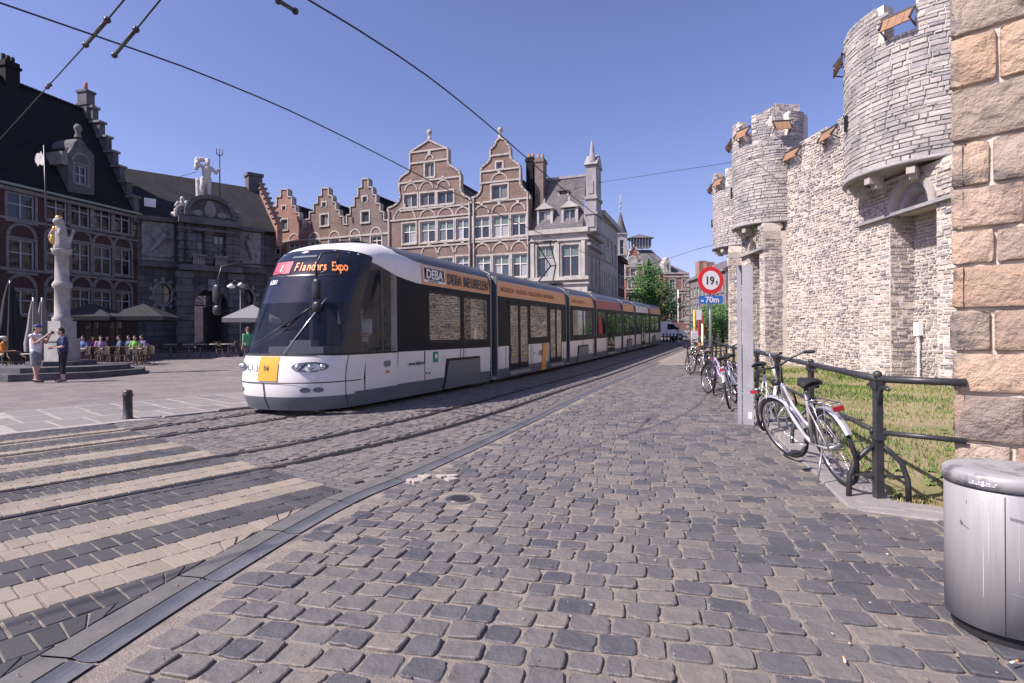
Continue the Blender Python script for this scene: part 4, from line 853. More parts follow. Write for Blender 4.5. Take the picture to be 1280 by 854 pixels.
def person(label, loc, rz, pose, shirt, legs, hair, hat=None, shoes=None, sleeves=.45, trouser=.55, group=None, scale=1, head_turn=0, skin='skin', holds=None, vox=.02, parent=None):
    e = empty('person', loc, rz, None if parent else label, None if parent else 'person', group); e.scale = (scale,) * 3
    if parent: e.parent = parent; e.name = 'driver'
    J = pose; V = Vector; S = []
    # J: pelvis, chest, neck, head, shoulders/elbows/wrists/hands, hips/knees/ankles  (x right, y forward, z up)
    pel, ch, nk, hd = V(J['pel']), V(J['ch']), V(J['nk']), V(J['hd'])
    S += [(pel, (.15, .11, .12)), (pel, ch, .125, .15), (ch, (.175, .115, .16)), (ch + V((0, 0, .08)), nk, .11, .052), (nk, hd, .052, .055), (hd + V((0, .0, .02)), (.076, .095, .112)), (hd + V((0, .03, -.06)), (.05, .06, .05)), (hd + V((0, .1, -.01)), (.012, .016, .02))]
    for sd in ('l', 'r'):
        k = -1 if sd == 'l' else 1; sh, el, wr_ = V(J['sh' + sd]), V(J['el' + sd]), V(J['wr' + sd]); hp, kn, an = V(J['hp' + sd]), V(J['kn' + sd]), V(J['an' + sd])
        S += [(ch + V((k * .1, 0, .1)), sh, .08, .062), (sh, el, .055, .042), (el, wr_, .041, .028), (hp, kn, .088, .058), (kn, an, .056, .036), (hd + V((k * .077, 0, 0)), (.012, .02, .03))]
        hdir = (wr_ - el).normalized(); fwd = V((0, 1, 0)); sid = hdir.cross(V((0, 0, 1))); sid = sid.normalized() if sid.length > .1 else V((1, 0, 0)); palm = wr_ + hdir * .05
        S += [(wr_, palm + hdir * .03, .026, .034)]
        for f in range(4): b0 = palm + hdir * .04 + sid * (f - 1.5) * .017; L = (.055, .068, .064, .048)[f]; S += [(b0, b0 + hdir * L * .6, .0085, .008), (b0 + hdir * L * .6, b0 + hdir * L * .95 - V((0, 0, .016)), .008, .007)]
        S += [(palm - sid * k * .03, palm - sid * k * .055 + hdir * .045, .011, .009)]
        ft = V((0, 1, 0)) if 'ft' not in J else V(J['ft']); S += [(an - V((0, 0, .04)), an + ft * .15 - V((0, 0, .05)), .04, .032), (an - V((0, 0, .03)) - ft * .04, an - V((0, 0, .05)), .038, .035)]
    body = mk('body', blob(S, vox), M_[skin], e)
    T = [(pel + V((0, 0, .0)), (.165, .125, .13)), (pel, ch, .14, .162), (ch, (.188, .128, .17)), (ch + V((0, 0, .08)), nk - V((0, 0, .03)), .12, .07)]
    for sd in ('l', 'r'):
        k = -1 if sd == 'l' else 1; sh, el = V(J['sh' + sd]), V(J['el' + sd]); wr_ = V(J['wr' + sd]); T += [(ch + V((k * .1, 0, .1)), sh, .09, .072)]
        if sleeves > 0: T += [(sh, sh.lerp(el, min(1, sleeves * 2)), .066, .058)]
        if sleeves > .5: T += [(el, el.lerp(wr_, (sleeves - .5) * 2), .054, .042)]
    mk('shirt', blob(T, vox), shirt, e)
    T = [(pel - V((0, 0, .03)), (.17, .13, .12))]
    for sd in ('l', 'r'):
        hp, kn, an = V(J['hp' + sd]), V(J['kn' + sd]), V(J['an' + sd]); T += [(hp, hp.lerp(kn, min(1, trouser * 2)), .105, .085 if trouser < .7 else .072)]
        if trouser > .5: T += [(kn, kn.lerp(an, (trouser - .5) * 2), .072, .055)]
    mk('trousers', blob(T, vox), legs, e)
    T = [(hd + V((0, -.015, .05)), (.084, .1, .098)), (hd + V((0, -.05, -.01)), (.078, .065, .09))]
    if hat: mk('hat', blob([(hd + V((0, -.0, .07)), (.092, .108, .075)), (hd + V((0, .1, .05)), (.07, .07, .014))], vox), hat, e); T = [(hd + V((0, -.045, .0)), (.08, .07, .09))]
    mk('hair', blob(T, vox), hair, e)
    ft = V((0, 1, 0)) if 'ft' not in J else V(J['ft'])
    for sd in ('l', 'r'):
        an = V(J['an' + sd]); mk('shoe', blob([(an - V((0, 0, .04)) - ft * .04, an + ft * .16 - V((0, 0, .055)), .046, .038)], vox), shoes or M_['black'], e)
    for k in (-1, 1): q = MB(); q.ball(hd + V((k * .03, .085, .015)), (.011, .008, .007), 8); q.build('eye', M_['hair'], e)
    q = MB(); q.ball(hd + V((0, .083, -.062)), (.022, .008, .005), 8); q.build('mouth', paint('lip', (.35, .13, .11)), e)
    return e
STAND = dict(pel=(0, 0, .93), ch=(0, .01, 1.27), nk=(0, 0, 1.47), hd=(0, .02, 1.62), shl=(-.19, 0, 1.4), ell=(-.23, -.02, 1.12), wrl=(-.22, .08, .88), shr=(.19, 0, 1.4), elr=(.23, -.02, 1.12), wrr=(.22, .08, .88), hpl=(-.09, 0, .88), knl=(-.1, .02, .49), anl=(-.1, 0, .09), hpr=(.09, 0, .88), knr=(.1, .02, .49), anr=(.1, 0, .09))
SIT = dict(pel=(0, 0, .55), ch=(0, .0, .88), nk=(0, .02, 1.08), hd=(0, .05, 1.22), shl=(-.19, 0, 1.01), ell=(-.24, .05, .75), wrl=(-.15, .28, .74), shr=(.19, 0, 1.01), elr=(.24, .05, .75), wrr=(.15, .28, .74), hpl=(-.09, .02, .53), knl=(-.11, .42, .52), anl=(-.11, .42, .09), hpr=(.09, .02, .53), knr=(.11, .42, .52), anr=(.11, .42, .09))
# ================================================================ TRAM
random.seed(41)
TC = R1.off(3.5); S0 = TC.near(-4.35, 9.35) + .28
M_['t_white'] = mat('tram_white', (.72, .7, .7), (.66, .645, .645), rough=.27, scale=1.5, spec=.5, stain=((.45, .43, .41), 1.1, .58, .35)); M_['t_grey'] = mat('tram_grey', (.13, .15, .175), (.11, .125, .15), rough=.35, scale=2, spec=.5)
M_['t_roof'] = mat('tram_roof_grey', (.1, .108, .12), (.08, .085, .1), rough=.4, scale=2); M_['t_dark'] = mat('tram_dark_panel', (.016, .018, .023), rough=.45, spec=.06)
M_['t_glass'] = glassmat('tram_glass', (.008, .01, .014), rough=.015); M_['t_glass'].node_tree.nodes['Principled BSDF'].inputs['Specular IOR Level'].default_value = 1.0
M_['t_orange'] = mat('tram_orange', (.66, .31, .13), rough=.4); M_['t_logo'] = mat('tram_logo_orange', (.72, .33, .04), rough=.35); M_['t_red'] = mat('tram_red_band', (.33, .05, .06), rough=.4)
M_['t_screen'] = seethrough('tram_windscreen', (.02, .03, .05), .38); M_['t_tint'] = seethrough('tram_screen_tint', (.015, .02, .035), .86)
M_['bellow'] = mat('bellows', (.045, .048, .055), rough=.75); M_['navy'] = mat('navy_print', (.02, .025, .06), rough=.4)
tram = empty('tram', (TC.at(S0)[0].x, TC.at(S0)[0].y, 0), 0, 'long white and grey articulated tram with orange furniture advert band on its rails', 'tram'); TO = Vector(tram.location)
LEN = [7.0, 6.9, 4.1, 6.0, 3.7, 5.3, 5.9]; GAP = .42
HW = [(.1, 1.1), (.4, 1.14), (1.0, 1.15), (2.5, 1.14), (2.95, 1.1), (3.08, 1.03), (3.2, .9), (3.3, .68), (3.36, .35), (3.37, .0)]
ZS = [z for z, _ in HW]
def hw(z): return table([(a, b) for a, b in HW], z)
def frame(s0, s1):
    a, c = TC.at(s0)[0], TC.at(s1)[0]; za, zc = gz(a.y), gz(c.y); d = Vector((c.x - a.x, c.y - a.y, zc - za)).normalized(); r = Vector((d.y, -d.x, 0)).normalized(); up = r.cross(d)
    return Matrix(((d.x, r.x, up.x, a.x), (d.y, r.y, up.y, a.y), (d.z, r.z, up.z, za), (0, 0, 0, 1)))
def grid(b, fn, a0, a1, zlo, zhi, na=6, nz=4):
    vs = []; b.smooth = True
    for i in range(na + 1):
        a = a0 + (a1 - a0) * i / na; lo = zlo(a) if callable(zlo) else zlo; hi = zhi(a) if callable(zhi) else zhi
        for k in range(nz + 1): vs.append(fn(a, lo + (hi - lo) * k / nz))
    b.add(vs, [(i * (nz + 1) + k, (i + 1) * (nz + 1) + k, (i + 1) * (nz + 1) + k + 1, i * (nz + 1) + k + 1) for i in range(na) for k in range(nz)]); return b
def rrect(x0, x1, z0, z1, r=.08, n=4):
    P = []
    for cx, cz, a0 in ((x1 - r, z1 - r, 0), (x0 + r, z1 - r, 90), (x0 + r, z0 + r, 180), (x1 - r, z0 + r, 270)):
        for i in range(n + 1): a = R(a0 + 90 * i / n); P.append((cx + r * math.cos(a), cz + r * math.sin(a)))
    return P
def sidepoly(M, P, d, sg, m, name, parent, th=.006):
    """a flat-ish panel lying on the car side; P in (x, z)"""
    b = MB(); n = len(P); vs = [M @ Vector((x, sg * (hw(z) + d), z)) for x, z in P] + [M @ Vector((x, sg * (hw(z) + d - th - .01), z)) for x, z in P]
    b.add(vs, [tuple(range(n))] + [(i, (i + 1) % n, (i + 1) % n + n, i + n) for i in range(n)]); return b.build(name, m, parent)
def box_side(M, x0, x1, z0, z1, d, sg, m, name, parent): return sidepoly(M, [(x0, z0), (x1, z0), (x1, z1), (x0, z1)], d, sg, m, name, parent)
def prof_shell(b, M, x0, x1, nx=1):
    pts = [(hw(z), z) for z in ZS] + [(-hw(z), z) for z in ZS[::-1][1:]]; n = len(pts); b.smooth = True
    for i in range(nx):
        a, c = x0 + (x1 - x0) * i / nx, x0 + (x1 - x0) * (i + 1) / nx
        b.add([M @ Vector((a, y, z)) for y, z in pts] + [M @ Vector((c, y, z)) for y, z in pts], [(k, k + 1, n + k + 1, n + k) for k in range(n - 1)])
    b.smooth = False
    b.add([M @ Vector((x0, y, z)) for y, z in pts], [tuple(range(n))]); b.add([M @ Vector((x1, y, z)) for y, z in pts], [tuple(range(n))])
def roofcap(M, x0, x1, parent, name='roof_fairing', swoop=False):
    b = MB(); b.smooth = True; zz = [2.99, 3.08, 3.2, 3.3, 3.36, 3.37]
    for sg in (-1, 1):
        fn = lambda a, z: M @ Vector((a, sg * (hw(z) + .012), z + .012))
        vs = []
        na = 10
        for i in range(na + 1):
            x = x0 + (x1 - x0) * i / na
            for z in zz:
                lo = 2.99
                if swoop: lo = 3.36 - .37 * min(1, (i / na) * 4.0) ** .6
                vs.append(fn(x, lo + (3.37 - lo) * (z - 2.99) / .38))
        n = len(zz); b.add(vs, [(i * n + k, (i + 1) * n + k, (i + 1) * n + k + 1, i * n + k + 1) for i in range(na) for k in range(n - 1)])
    return b.build(name, M_['t_roof'], parent)
def lettering(name, body, size, m, parent, M, x, z, sg=1, sx=1, bold=0, d=.02, space=1):
    # text reads from the nose backwards on the visible side (x grows backwards)
    T = M @ Matrix.Translation((x, sg * (hw(z) + d), z)) @ Matrix(((1, 0, 0, 0), (0, 0, 1, 0), (0, 1, 0, 0), (0, 0, 0, 1)))
    return text(name, body, size, m, parent, T, sx=sx, bold=bold, space=space)
def bogie(M, xc, wd, parent):
    for sg in (-1, 1):
        P = [(xc - wd / 2, .12), (xc + wd / 2, .12), (xc + wd / 2 - .12, .78), (xc - wd / 2 + .14, .78)]
        sidepoly(M, [(x + (.06 if x > xc else -.06), z + (.06 if z > .5 else -.0)) for x, z in P], .03, sg, M_['black'], 'bogie_recess', parent); c = sidepoly(M, P, .05, sg, M_['t_grey'], 'bogie_cover', parent)
    for k, sg in ((-1, -1), (1, -1), (-1, 1), (1, 1)):
        q = MB(); q.lathe([(0, -.05), (.3, -.05), (.3, .05), (0, .05)], n=20, M=M @ Matrix.Translation((xc + k * .85, sg * .55, .3)) @ Matrix.Rotation(R(90), 4, 'X')); q.build('wheel', M_['iron'], parent)
s = S0
for si, L in enumerate(LEN):
    M = Matrix.Translation(-TO) @ frame(s, s + L); x0 = 0 if si else 2.2
    sec = MB()
    # lower body, window band backing and upper body
    prof_shell(sec, M, x0 if si else 2.35, L, 3)
    sec = sec.build('car_section', M_['t_white'], tram)
    xa = 2.35 if si == 0 else .0
    for sg in (-1, 1):
        q = MB(); grid(q, lambda a, z: M @ Vector((a, sg * (hw(z) + .008), z)), xa, L, .1, .4, 2, 2); q.build('skirt', M_['t_grey'], sec)
        q = MB(); top = 2.53; grid(q, lambda a, z: M @ Vector((a, sg * (hw(z) + .008), z)), xa, L, 1.06, (lambda a: top + .1 * max(0, 3.3 - a) ** 1.5) if si == 0 else top, 12, 3); q.build('window_band', M_['t_dark'], sec)
        colr = (M_['t_orange'], M_['t_orange'], M_['t_orange'], M_['t_red'], M_['t_orange'], M_['t_white'], M_['t_orange'])[si]
        q = MB(); grid(q, lambda a, z: M @ Vector((a, sg * (hw(z) + .009), z)), 3.35 if si == 0 else .02, L - .02, 2.54, 2.97, 2, 2); q.build('advert_band', colr, sec)
    roofcap(M, 2.1 if si == 0 else 0, L, sec, swoop=(si == 0))
    wins, doors = [[(3.62, 5.1), (5.32, 6.7)], [(2.75, 4.45)], [(.5, 2.0), (2.2, 3.7)], [(.3, 1.9), (4.6, 5.9)], [(.45, 1.9), (2.1, 3.4)], [(.4, 1.9), (3.9, 5.2)], [(.5, 2.2), (2.5, 4.2)]][si], [[], [(.85, 2.6), (4.7, 6.3)], [], [(2.3, 4.2)], [], [(2.1, 3.7)], []][si]
    for sg in (-1, 1):
        for a, c in wins:
            sidepoly(M, rrect(a - .07, c + .07, 1.22, 2.42, .12), .013, sg, M_['black'], 'window_seal', sec); sidepoly(M, rrect(a, c, 1.29, 2.35, .08), .017, sg, M_['t_glass'], 'window', sec)
            if si < 3 and sg > 0: box_side(M, a + .08, c - .08, 2.1, 2.112, .0185, sg, M_['black'], 'window_vent_bar', sec)
        for a, c in doors:
            box_side(M, a, c, .3, 2.5, .012, sg, M_['t_dark'], 'door_surround', sec); m_ = (a + c) / 2
            for p0, p1 in ((a + .05, m_ - .01), (m_ + .01, c - .05)): sidepoly(M, rrect(p0, p1, .34, 2.44, .05), .018, sg, M_['t_dark'], 'door', sec); sidepoly(M, rrect(p0 + .1, p1 - .1, .5, 2.3, .06), .021, sg, M_['t_glass'], 'door_glass', sec)
            q = MB(); q.box((m_, sg * 1.16, .22), (c - a, .14, .06), 0, M); q.build('door_step', M_['steel'], sec)
    for x in sorted({round(v_, 2) for w_ in wins + doors for v_ in (w_[0] - .2, w_[1] + .2)}):
        if xa + .3 < x < L - .1 and not any(a < x < c for a, c in doors): box_side(M, x, x + .01, .42, 1.04, .011, 1, M_['groove'], 'panel_seam', sec)
    if si in (0, 2, 4, 6): bogie(M, [5.3, 0, 2.1, 0, 1.95, 0, 2.2][si], [1.95, 0, 1.8, 0, 1.6, 0, 1.8][si], sec)
    else:
        for sg in (-1, 1):
            q = MB(); grid(q, lambda a, z: M @ Vector((a, sg * (hw(z) + .0085), z)), 3.0, 4.5, .42, 1.04, 2, 2); q.build('door_panel', M_['t_white'], sec)
    q = MB(); q.box((L / 2 + .2, 0, .3), (L - 1.4, 1.6, .5), 0, M); q.build('underframe', M_['black'], sec)
    if si == 1:
        sidepoly(M, [(3.85, .12), (4.32, .12), (4.42, 1.05), (3.95, 1.05)], .045, 1, M_['t_logo'], 'logo_stripe', sec); lettering('lettering', 'LIJN', .22, M_['t_roof'], sec, M, 3.5, .68, bold=.004, d=.055)
        lettering('lettering', 'MEUBELEN - KEUKENS - VERLICHTING - MATRASSEN', .19, mat('faint_print', (.36, .19, .1)), sec, M, .35, 2.68, sx=1.12, bold=.001)
        for x in (3.1, 4.4): q = MB(); q.ball(M @ Vector((x, 1.155, .75)), .025, 8); q.build('button', M_['black'], sec)
    if si == 2: lettering('lettering', 'DEBA  MEUBELEN', .2, mat('faint_print_b', (.4, .22, .12)), sec, M, .4, 2.66, sx=1.3)
    if si == 0:
        sidepoly(M, [(3.42, 2.6), (4.4, 2.6), (4.4, 2.94), (3.42, 2.94)], .014, 1, M_['white'], 'advert_frame', sec); box_side(M, 3.45, 4.37, 2.655, 2.925, .0165, 1, M_['navy'], 'advert_plate', sec)
        lettering('lettering', 'DEBA', .285, M_['white'], sec, M, 3.52, 2.69, sx=1.05, bold=.008, d=.022); lettering('lettering', 'MEUBELEN', .05, M_['navy'], sec, M, 3.62, 2.608, sx=1.8)
        lettering('lettering', 'DEBA MEUBELEN', .36, M_['navy'], sec, M, 4.5, 2.63, sx=.78, bold=.009, space=1.12)
        lettering('lettering', 'www.delijn.be', .11, M_['navy'], sec, M, 2.75, .76, bold=.002)
        for x in (2.36, 3.4): box_side(M, x, x + .012, .12, 1.05, .011, 1, M_['groove'], 'panel_seam', sec)
        box_side(M, 3.78, 4.0, .78, 1.02, .014, 1, mat('green_sticker', (.03, .28, .14)), 'green_sticker', sec); q = MB(); q.lathe([(.0, 0), (.05, 0), (.06, .003)], n=12, M=M @ Matrix.Translation((3.89, 1.168, .92)) @ Matrix.Rotation(R(-90), 4, 'X')); q.build('sticker_emblem', M_['white'], sec)
        for x, z in ((3.5, .55), (3.62, .55), (6.95, .62), (7.08, .62)): q = MB(); q.ball(M @ Vector((x, 1.15, z)), .022, 8); q.build('indicator_light', M_['red'] if x == 3.62 else M_['black'], sec)
        M0 = M
    if si < 6:                                              # bellows to the next section
        M2 = Matrix.Translation(-TO) @ frame(s + L + GAP, s + L + GAP + LEN[si + 1]); b = MB(); n = 9; ring = []
        for k in range(n + 1):
            f = k / n; sc_ = .97 if k % 2 else .9; row = []
            for z in ZS: row.append((M @ Vector((L + f * GAP, hw(z) * sc_, .25 + (z - .1) * .95))).lerp(M2 @ Vector((-(1 - f) * GAP, hw(z) * sc_, .25 + (z - .1) * .95)), f))
            for z in ZS[::-1][1:]: row.append((M @ Vector((L + f * GAP, -hw(z) * sc_, .25 + (z - .1) * .95))).lerp(M2 @ Vector((-(1 - f) * GAP, -hw(z) * sc_, .25 + (z - .1) * .95)), f))
            ring.append(row)
        n2 = len(ring[0]); b.add([v for r_ in ring for v in r_], [(k * n2 + i, (k + 1) * n2 + i, (k + 1) * n2 + i + 1, k * n2 + i + 1) for k in range(n) for i in range(n2 - 1)]); b.build('bellows', M_['bellow'], tram)
        for x, MM in ((L - .02, M), (.02, M2)):
            for sg in (-1, 1): b = MB(); b.box((x, sg * 1.1, 1.65), (.07, .12, 2.9), 0, MM); b.build('end_frame', M_['t_grey'], tram)
    s += L + GAP
ML = M
# --- driver's cab
TIP = [(.1, .14), (.3, .04), (.6, 0), (.95, .05), (1.06, .1), (1.5, .26), (2.0, .44), (2.5, .64), (2.8, .8), (3.0, 1.0), (3.12, 1.2), (3.22, 1.5), (3.3, 1.9), (3.36, 2.3), (3.37, 2.33)]
tip = lambda z: table(TIP, z); PN = 2.5
DN = lambda z: 1.25 if z < 2.6 else 1.25 - (z - 2.6) * .35
def front(th, z, d=0):
    t = R(th); c, sn = max(0, math.cos(t)), math.sin(t); w_ = hw(z) + d
    y = math.copysign(w_ * abs(sn) ** (2 / PN), sn); x = min(2.36, tip(z) + DN(z) * (1 - c ** (2 / PN))) - d * c
    return M0 @ Vector((x, y, z))
def side(sg, d=0):
    def f(x, z):
        x = max(x, tip(z)); u = (x - tip(z)) / DN(z); u = min(1, max(0, u)); y = (hw(z) + d) * (1 - (1 - u) ** PN) ** (1 / PN); return M0 @ Vector((x, sg * y, z))
    return f
cab = MB(); grid(cab, front, -89.99, 89.99, .1, 1.07, 48, 8)
for sg in (-1, 1): grid(cab, side(sg), 1.3, 2.36, .1, 1.07, 3, 6)
cab = cab.build('cab_shell', M_['t_white'], tram)
ztop = lambda th: 3.03 - .1 * (abs(th) / 70) ** 3
q = MB(); grid(q, lambda a, z: front(a, z), -78, 78, ztop, 3.37, 48, 12)
def zts(x): return 2.93 - .31 * min(1, max(0, (x - 1.0) / 1.35)) ** 1.2
for sg in (-1, 1): grid(q, side(sg), .62, 2.36, zts, 3.37, 14, 12)
q.build('cab_roof', M_['t_white'], tram)
q = MB(); grid(q, lambda a, z: front(a, z, .004), -66, 66, 1.07, 2.5, 44, 10); ws = q.build('windscreen', M_['t_screen'], tram)
q = MB(); grid(q, lambda a, z: front(a, z, .006), -66, 66, 2.0, 2.52, 44, 4); q.build('sun_tint', M_['t_tint'], ws)
q = MB(); grid(q, lambda a, z: front(a, z, .004), -72, 72, 2.52, lambda a: ztop(a) + .01, 44, 6); hdp = q.build('display_panel', M_['t_glass'], tram)
q = MB(); grid(q, lambda a, z: front(a, z, .009), -66, 66, 2.5, 2.525, 44, 1); q.build('screen_divider', M_['dark_plastic'], tram)
q = MB(); grid(q, lambda a, z: front(a, z, .012), -66, 66, 1.055, 1.09, 44, 1); q.build('screen_seal', M_['black'], tram)
for sg in (-1, 1):
    q = MB(); f = lambda a, z: front(a, z, .008); grid(q, f, 62 * sg, 74 * sg, 1.07, lambda a: ztop(a), 6, 8); q.build('pillar', M_['dark_plastic'], tram)
    fs = side(sg, .006); q = MB(); grid(q, fs, .78, 1.2, lambda x: 1.07, lambda x: zts(x), 6, 8); q.build('pillar', M_['dark_plastic'], tram)
    q = MB(); grid(q, fs, 1.18, 1.82, 1.07, lambda x: zts(x) + .005, 6, 8); q.build('cab_window', M_['t_screen'], tram)
    q = MB(); grid(q, side(sg, .01), 1.8, 1.87, 1.07, lambda x: zts(x), 2, 6); q.build('window_post', M_['dark_plastic'], tram)
    q = MB(); grid(q, fs, 1.86, 2.37, 1.07, lambda x: zts(x) + .005, 5, 8); q.build('cab_window', M_['t_screen'] if sg > 0 else M_['t_dark'], tram)
    q = MB(); grid(q, side(sg, .011), .55, 2.36, 1.05, 1.085, 14, 1); q.build('window_seal', M_['black'], tram)
    q = MB(); grid(q, side(sg, .009), 1.0, 2.36, .1, .38, 8, 2); q.build('skirt', M_['t_grey'], cab)
# painted and fitted details on the nose
q = MB(); grid(q, lambda a, z: front(a, z, .008), -89, 89, .1, .34, 44, 3); q.build('bumper', M_['t_grey'], cab)
q = MB(); grid(q, lambda a, z: front(a, z, .01), -88, 88, .578, .594, 44, 1); q.build('bumper_seam', M_['groove'], cab)
for th in (-1, 72):
    q = MB(); grid(q, lambda a, z: front(a, z, .011), th, th + .6, .12, .58 if th < 5 else 1.05, 1, 5); q.build('panel_seam', M_['groove'], cab)
q = MB(); grid(q, lambda a, z: front(a, z, .013), -5, 9, .62, 1.04, 8, 3); lg = q.build('logo_stripe', M_['t_logo'], cab)
for i, chh in enumerate('LIJN'):
    a = -17 + i * 5.5; p = front(a, .8, .03); p2 = front(a + 2, .8, .02); dx = (p2 - p).normalized(); nz = Vector((0, 0, 1)); nn = dx.cross(nz)
    text('lettering', chh, .13, M_['t_roof'], cab, Matrix(((dx.x, nz.x, nn.x, p.x), (dx.y, nz.y, nn.y, p.y), (dx.z, nz.z, nn.z, p.z), (0, 0, 0, 1))), bold=.003)
for sg in (-1, 1):
    q = MB(); cyc = [(38 + 17 * math.cos(a), .86 + .085 * math.sin(a)) for a in [2 * PI * i / 24 for i in range(24)]]; q.add([front(sg * a, z, .016) for a, z in cyc], [tuple(range(24))]); hl = q.build('headlight_housing', M_['t_grey'], cab)
    for a0 in (27, 38, 49): q = MB(); p = front(sg * a0, .86, .02); q.ball(p, (.055, .055, .055), 10); q.build('headlight', M_['chrome'], hl)
    for a0 in (34, 46): q = MB(); cyc = [(a0 + 5 * math.cos(a), .46 + .045 * math.sin(a)) for a in [2 * PI * i / 16 for i in range(16)]]; q.add([front(sg * a, z, .016) for a, z in cyc], [tuple(range(16))]); q.build('fog_light', M_['t_grey'], cab)
    q = MB(); p = side(sg, .012)(2.0, .68); q.ball(p, (.05, .05, .03), 8); q.build('indicator', M_['orange'], cab); q = MB(); P = rrect(1.88, 2.1, .78, .9, .05); q.add([side(sg, .014)(x, z) for x, z in P], [tuple(range(len(P)))]); q.build('hatch', M_['t_grey'], cab)
def fronttext(name, body, size, m, th, z, parent, sx=1, bold=.003):
    p = front(th, z, .02); p2 = front(th + 3, z, .02); up = (front(th, z + .1, .02) - p).normalized(); dx = (p2 - p).normalized(); nn = dx.cross(up).normalized(); up = nn.cross(dx)
    return text(name, body, size, m, parent, Matrix(((dx.x, up.x, nn.x, p.x), (dx.y, up.y, nn.y, p.y), (dx.z, up.z, nn.z, p.z), (0, 0, 0, 1))), sx=sx, bold=bold)
led = mat('led_orange', (.75, .2, .08), rough=.5); e_ = led.node_tree.nodes['Principled BSDF']; e_.inputs['Emission Color'].default_value = (1, .32, .12, 1); e_.inputs['Emission Strength'].default_value = .45
ledr = mat('route_red', (.42, .06, .1), rough=.5); lw = M_['white']
q = MB(); grid(q, lambda a, z: front(a, z, .012), -24, -2, 2.56, 2.8, 8, 2); rp = q.build('route_plate', ledr, hdp)
fronttext('route_number', '1', .22, lw, -14, 2.6, rp)
for i, chh in enumerate('Flanders Expo'):
    a = .5 + 4.0 * i - (.0 if i < 2 else 1.6); fronttext('destination', chh, .26, led, a, 2.6, hdp, sx=.62, bold=.003)
fronttext('fleet_number', '6351', .12, lw, -21, 2.36, ws, sx=1.1, bold=.003)
q = MB(); P = rrect(-9, 9, 2.9, 2.94, .018); grid(q, lambda a, z: front(a, z, .012), -6, 14, 2.87, 2.91, 6, 1); q.build('marker_light', M_['t_grey'], hdp)
# mirrors on their arms, wipers
for sg in (-1, 1):
    a = side(sg)(1.0, 2.78); f = lambda x, y, z: M0 @ Vector((x, sg * y, z)); q = MB()
    if sg > 0: q.tube([a, f(.5, 1.2, 2.86), f(.28, 1.02, 2.82), f(.24, .94, 2.62), f(.26, .92, 2.4)], .018, 8); q.tube([a, f(.5, 1.1, 2.6), f(.26, .93, 2.45)], .012, 8)
    else: q.tube([a, f(.6, 1.28, 2.8), f(.35, 1.42, 2.72), f(.3, 1.44, 2.5), f(.3, 1.44, 1.9)], .018, 8)
    arm = q.build('mirror_arm', M_['dark_plastic'], tram)
    yc, zc = (.92, 2.2) if sg > 0 else (1.44, 2.2)
    for dz, hh_ in ((0, .36), (-.3, .18)):
        q = MB(); q.smooth = False; q.lathe([(.0, -hh_ / 2), (.6, -hh_ / 2), (.95, -hh_ / 2 + .04), (1, 0), (.95, hh_ / 2 - .04), (.6, hh_ / 2), (0, hh_ / 2)], n=14, M=M0 @ Matrix.Translation((.26, sg * yc, zc + dz)) @ Matrix.Diagonal((.06, .095, 1, 1))); q.build('mirror', M_['dark_plastic'], arm)
q = MB(); q.tube([front(-42, 1.14, .04), front(8, 1.62, .05)], .016, 6); q.tube([front(8, 1.62, .05), front(38, 2.1, .05)], .012, 6); q.tube([front(-30, 1.12, .035), front(14, 1.58, .06)], .01, 6); q.build('wiper', M_['dark_plastic'], ws)
q = MB(); q.tube([front(12, 1.1, .04), front(38, 2.1, .045)], .011, 6); q.build('wiper', M_['silver'], ws)
# cab interior and driver
ci = MB(); ci.box((1.5, 0, .98), (2.0, 1.9, .08), 0, M0); ci.box((2.34, 0, 1.9), (.06, 2.0, 1.7), 0, M0); cin = ci.build('cab_interior', M_['t_dark'], tram)
q = MB(); q.box((.98, 0, 1.12), (.5, 1.3, .16), 0, M0); q.box((.85, .1, 1.25), (.2, .5, .14), 0, M0); q.build('dashboard', M_['t_grey'], cin)
q = MB(); q.box((2.29, -.1, 2.0), (.02, .4, .7), 0, M0); q.build('partition_poster', M_['white'], cin)
q = MB(); q.box((2.24, .5, 1.55), (.08, .5, .8), 0, M0); q.box((1.95, .5, 1.08), (.5, .5, .1), 0, M0); q.build('driver_seat', M_['t_roof'], cin)
DM = M0 @ Matrix.Translation((1.96, .55, .66)); fx = -(M0.to_3x3() @ Vector((1, 0, 0)))
drv = person('', DM.translation, math.atan2(fx.y, fx.x) - PI / 2, SIT, paint('driver_shirt', (.6, .62, .68)), paint('driver_trousers', (.05, .05, .07)), M_['hair'], sleeves=.4, trouser=1, parent=tram)
# pantograph on the third section
MP = Matrix.Translation(-TO) @ frame(S0 + LEN[0] + LEN[1] + 2 * GAP, S0 + sum(LEN[:3]) + 2 * GAP)
q = MB(); f = lambda x, y, z: MP @ Vector((x, y, z)); q.box((.75, 0, 3.5), (1.2, 1.0, .1), 0, MP)
for sg in (-1, 1): q.tube([f(.3, sg * .35, 3.5), f(1.5, sg * .12, 4.35)], .035, 8); q.tube([f(1.5, sg * .12, 4.35), f(.15, sg * .3, 5.2)], .026, 8); q.tube([f(.15, sg * .55, 5.2), f(.15, sg * .75, 5.08)], .02, 6)
q.tube([f(.15, -.6, 5.2), f(.15, .6, 5.2)], .03, 8); q.tube([f(-.1, -.5, 5.2), f(-.1, .5, 5.2)], .02, 8); q.tube([f(1.5, -.15, 4.35), f(1.5, .15, 4.35)], .03, 8); q.build('pantograph', M_['iron'], tram)
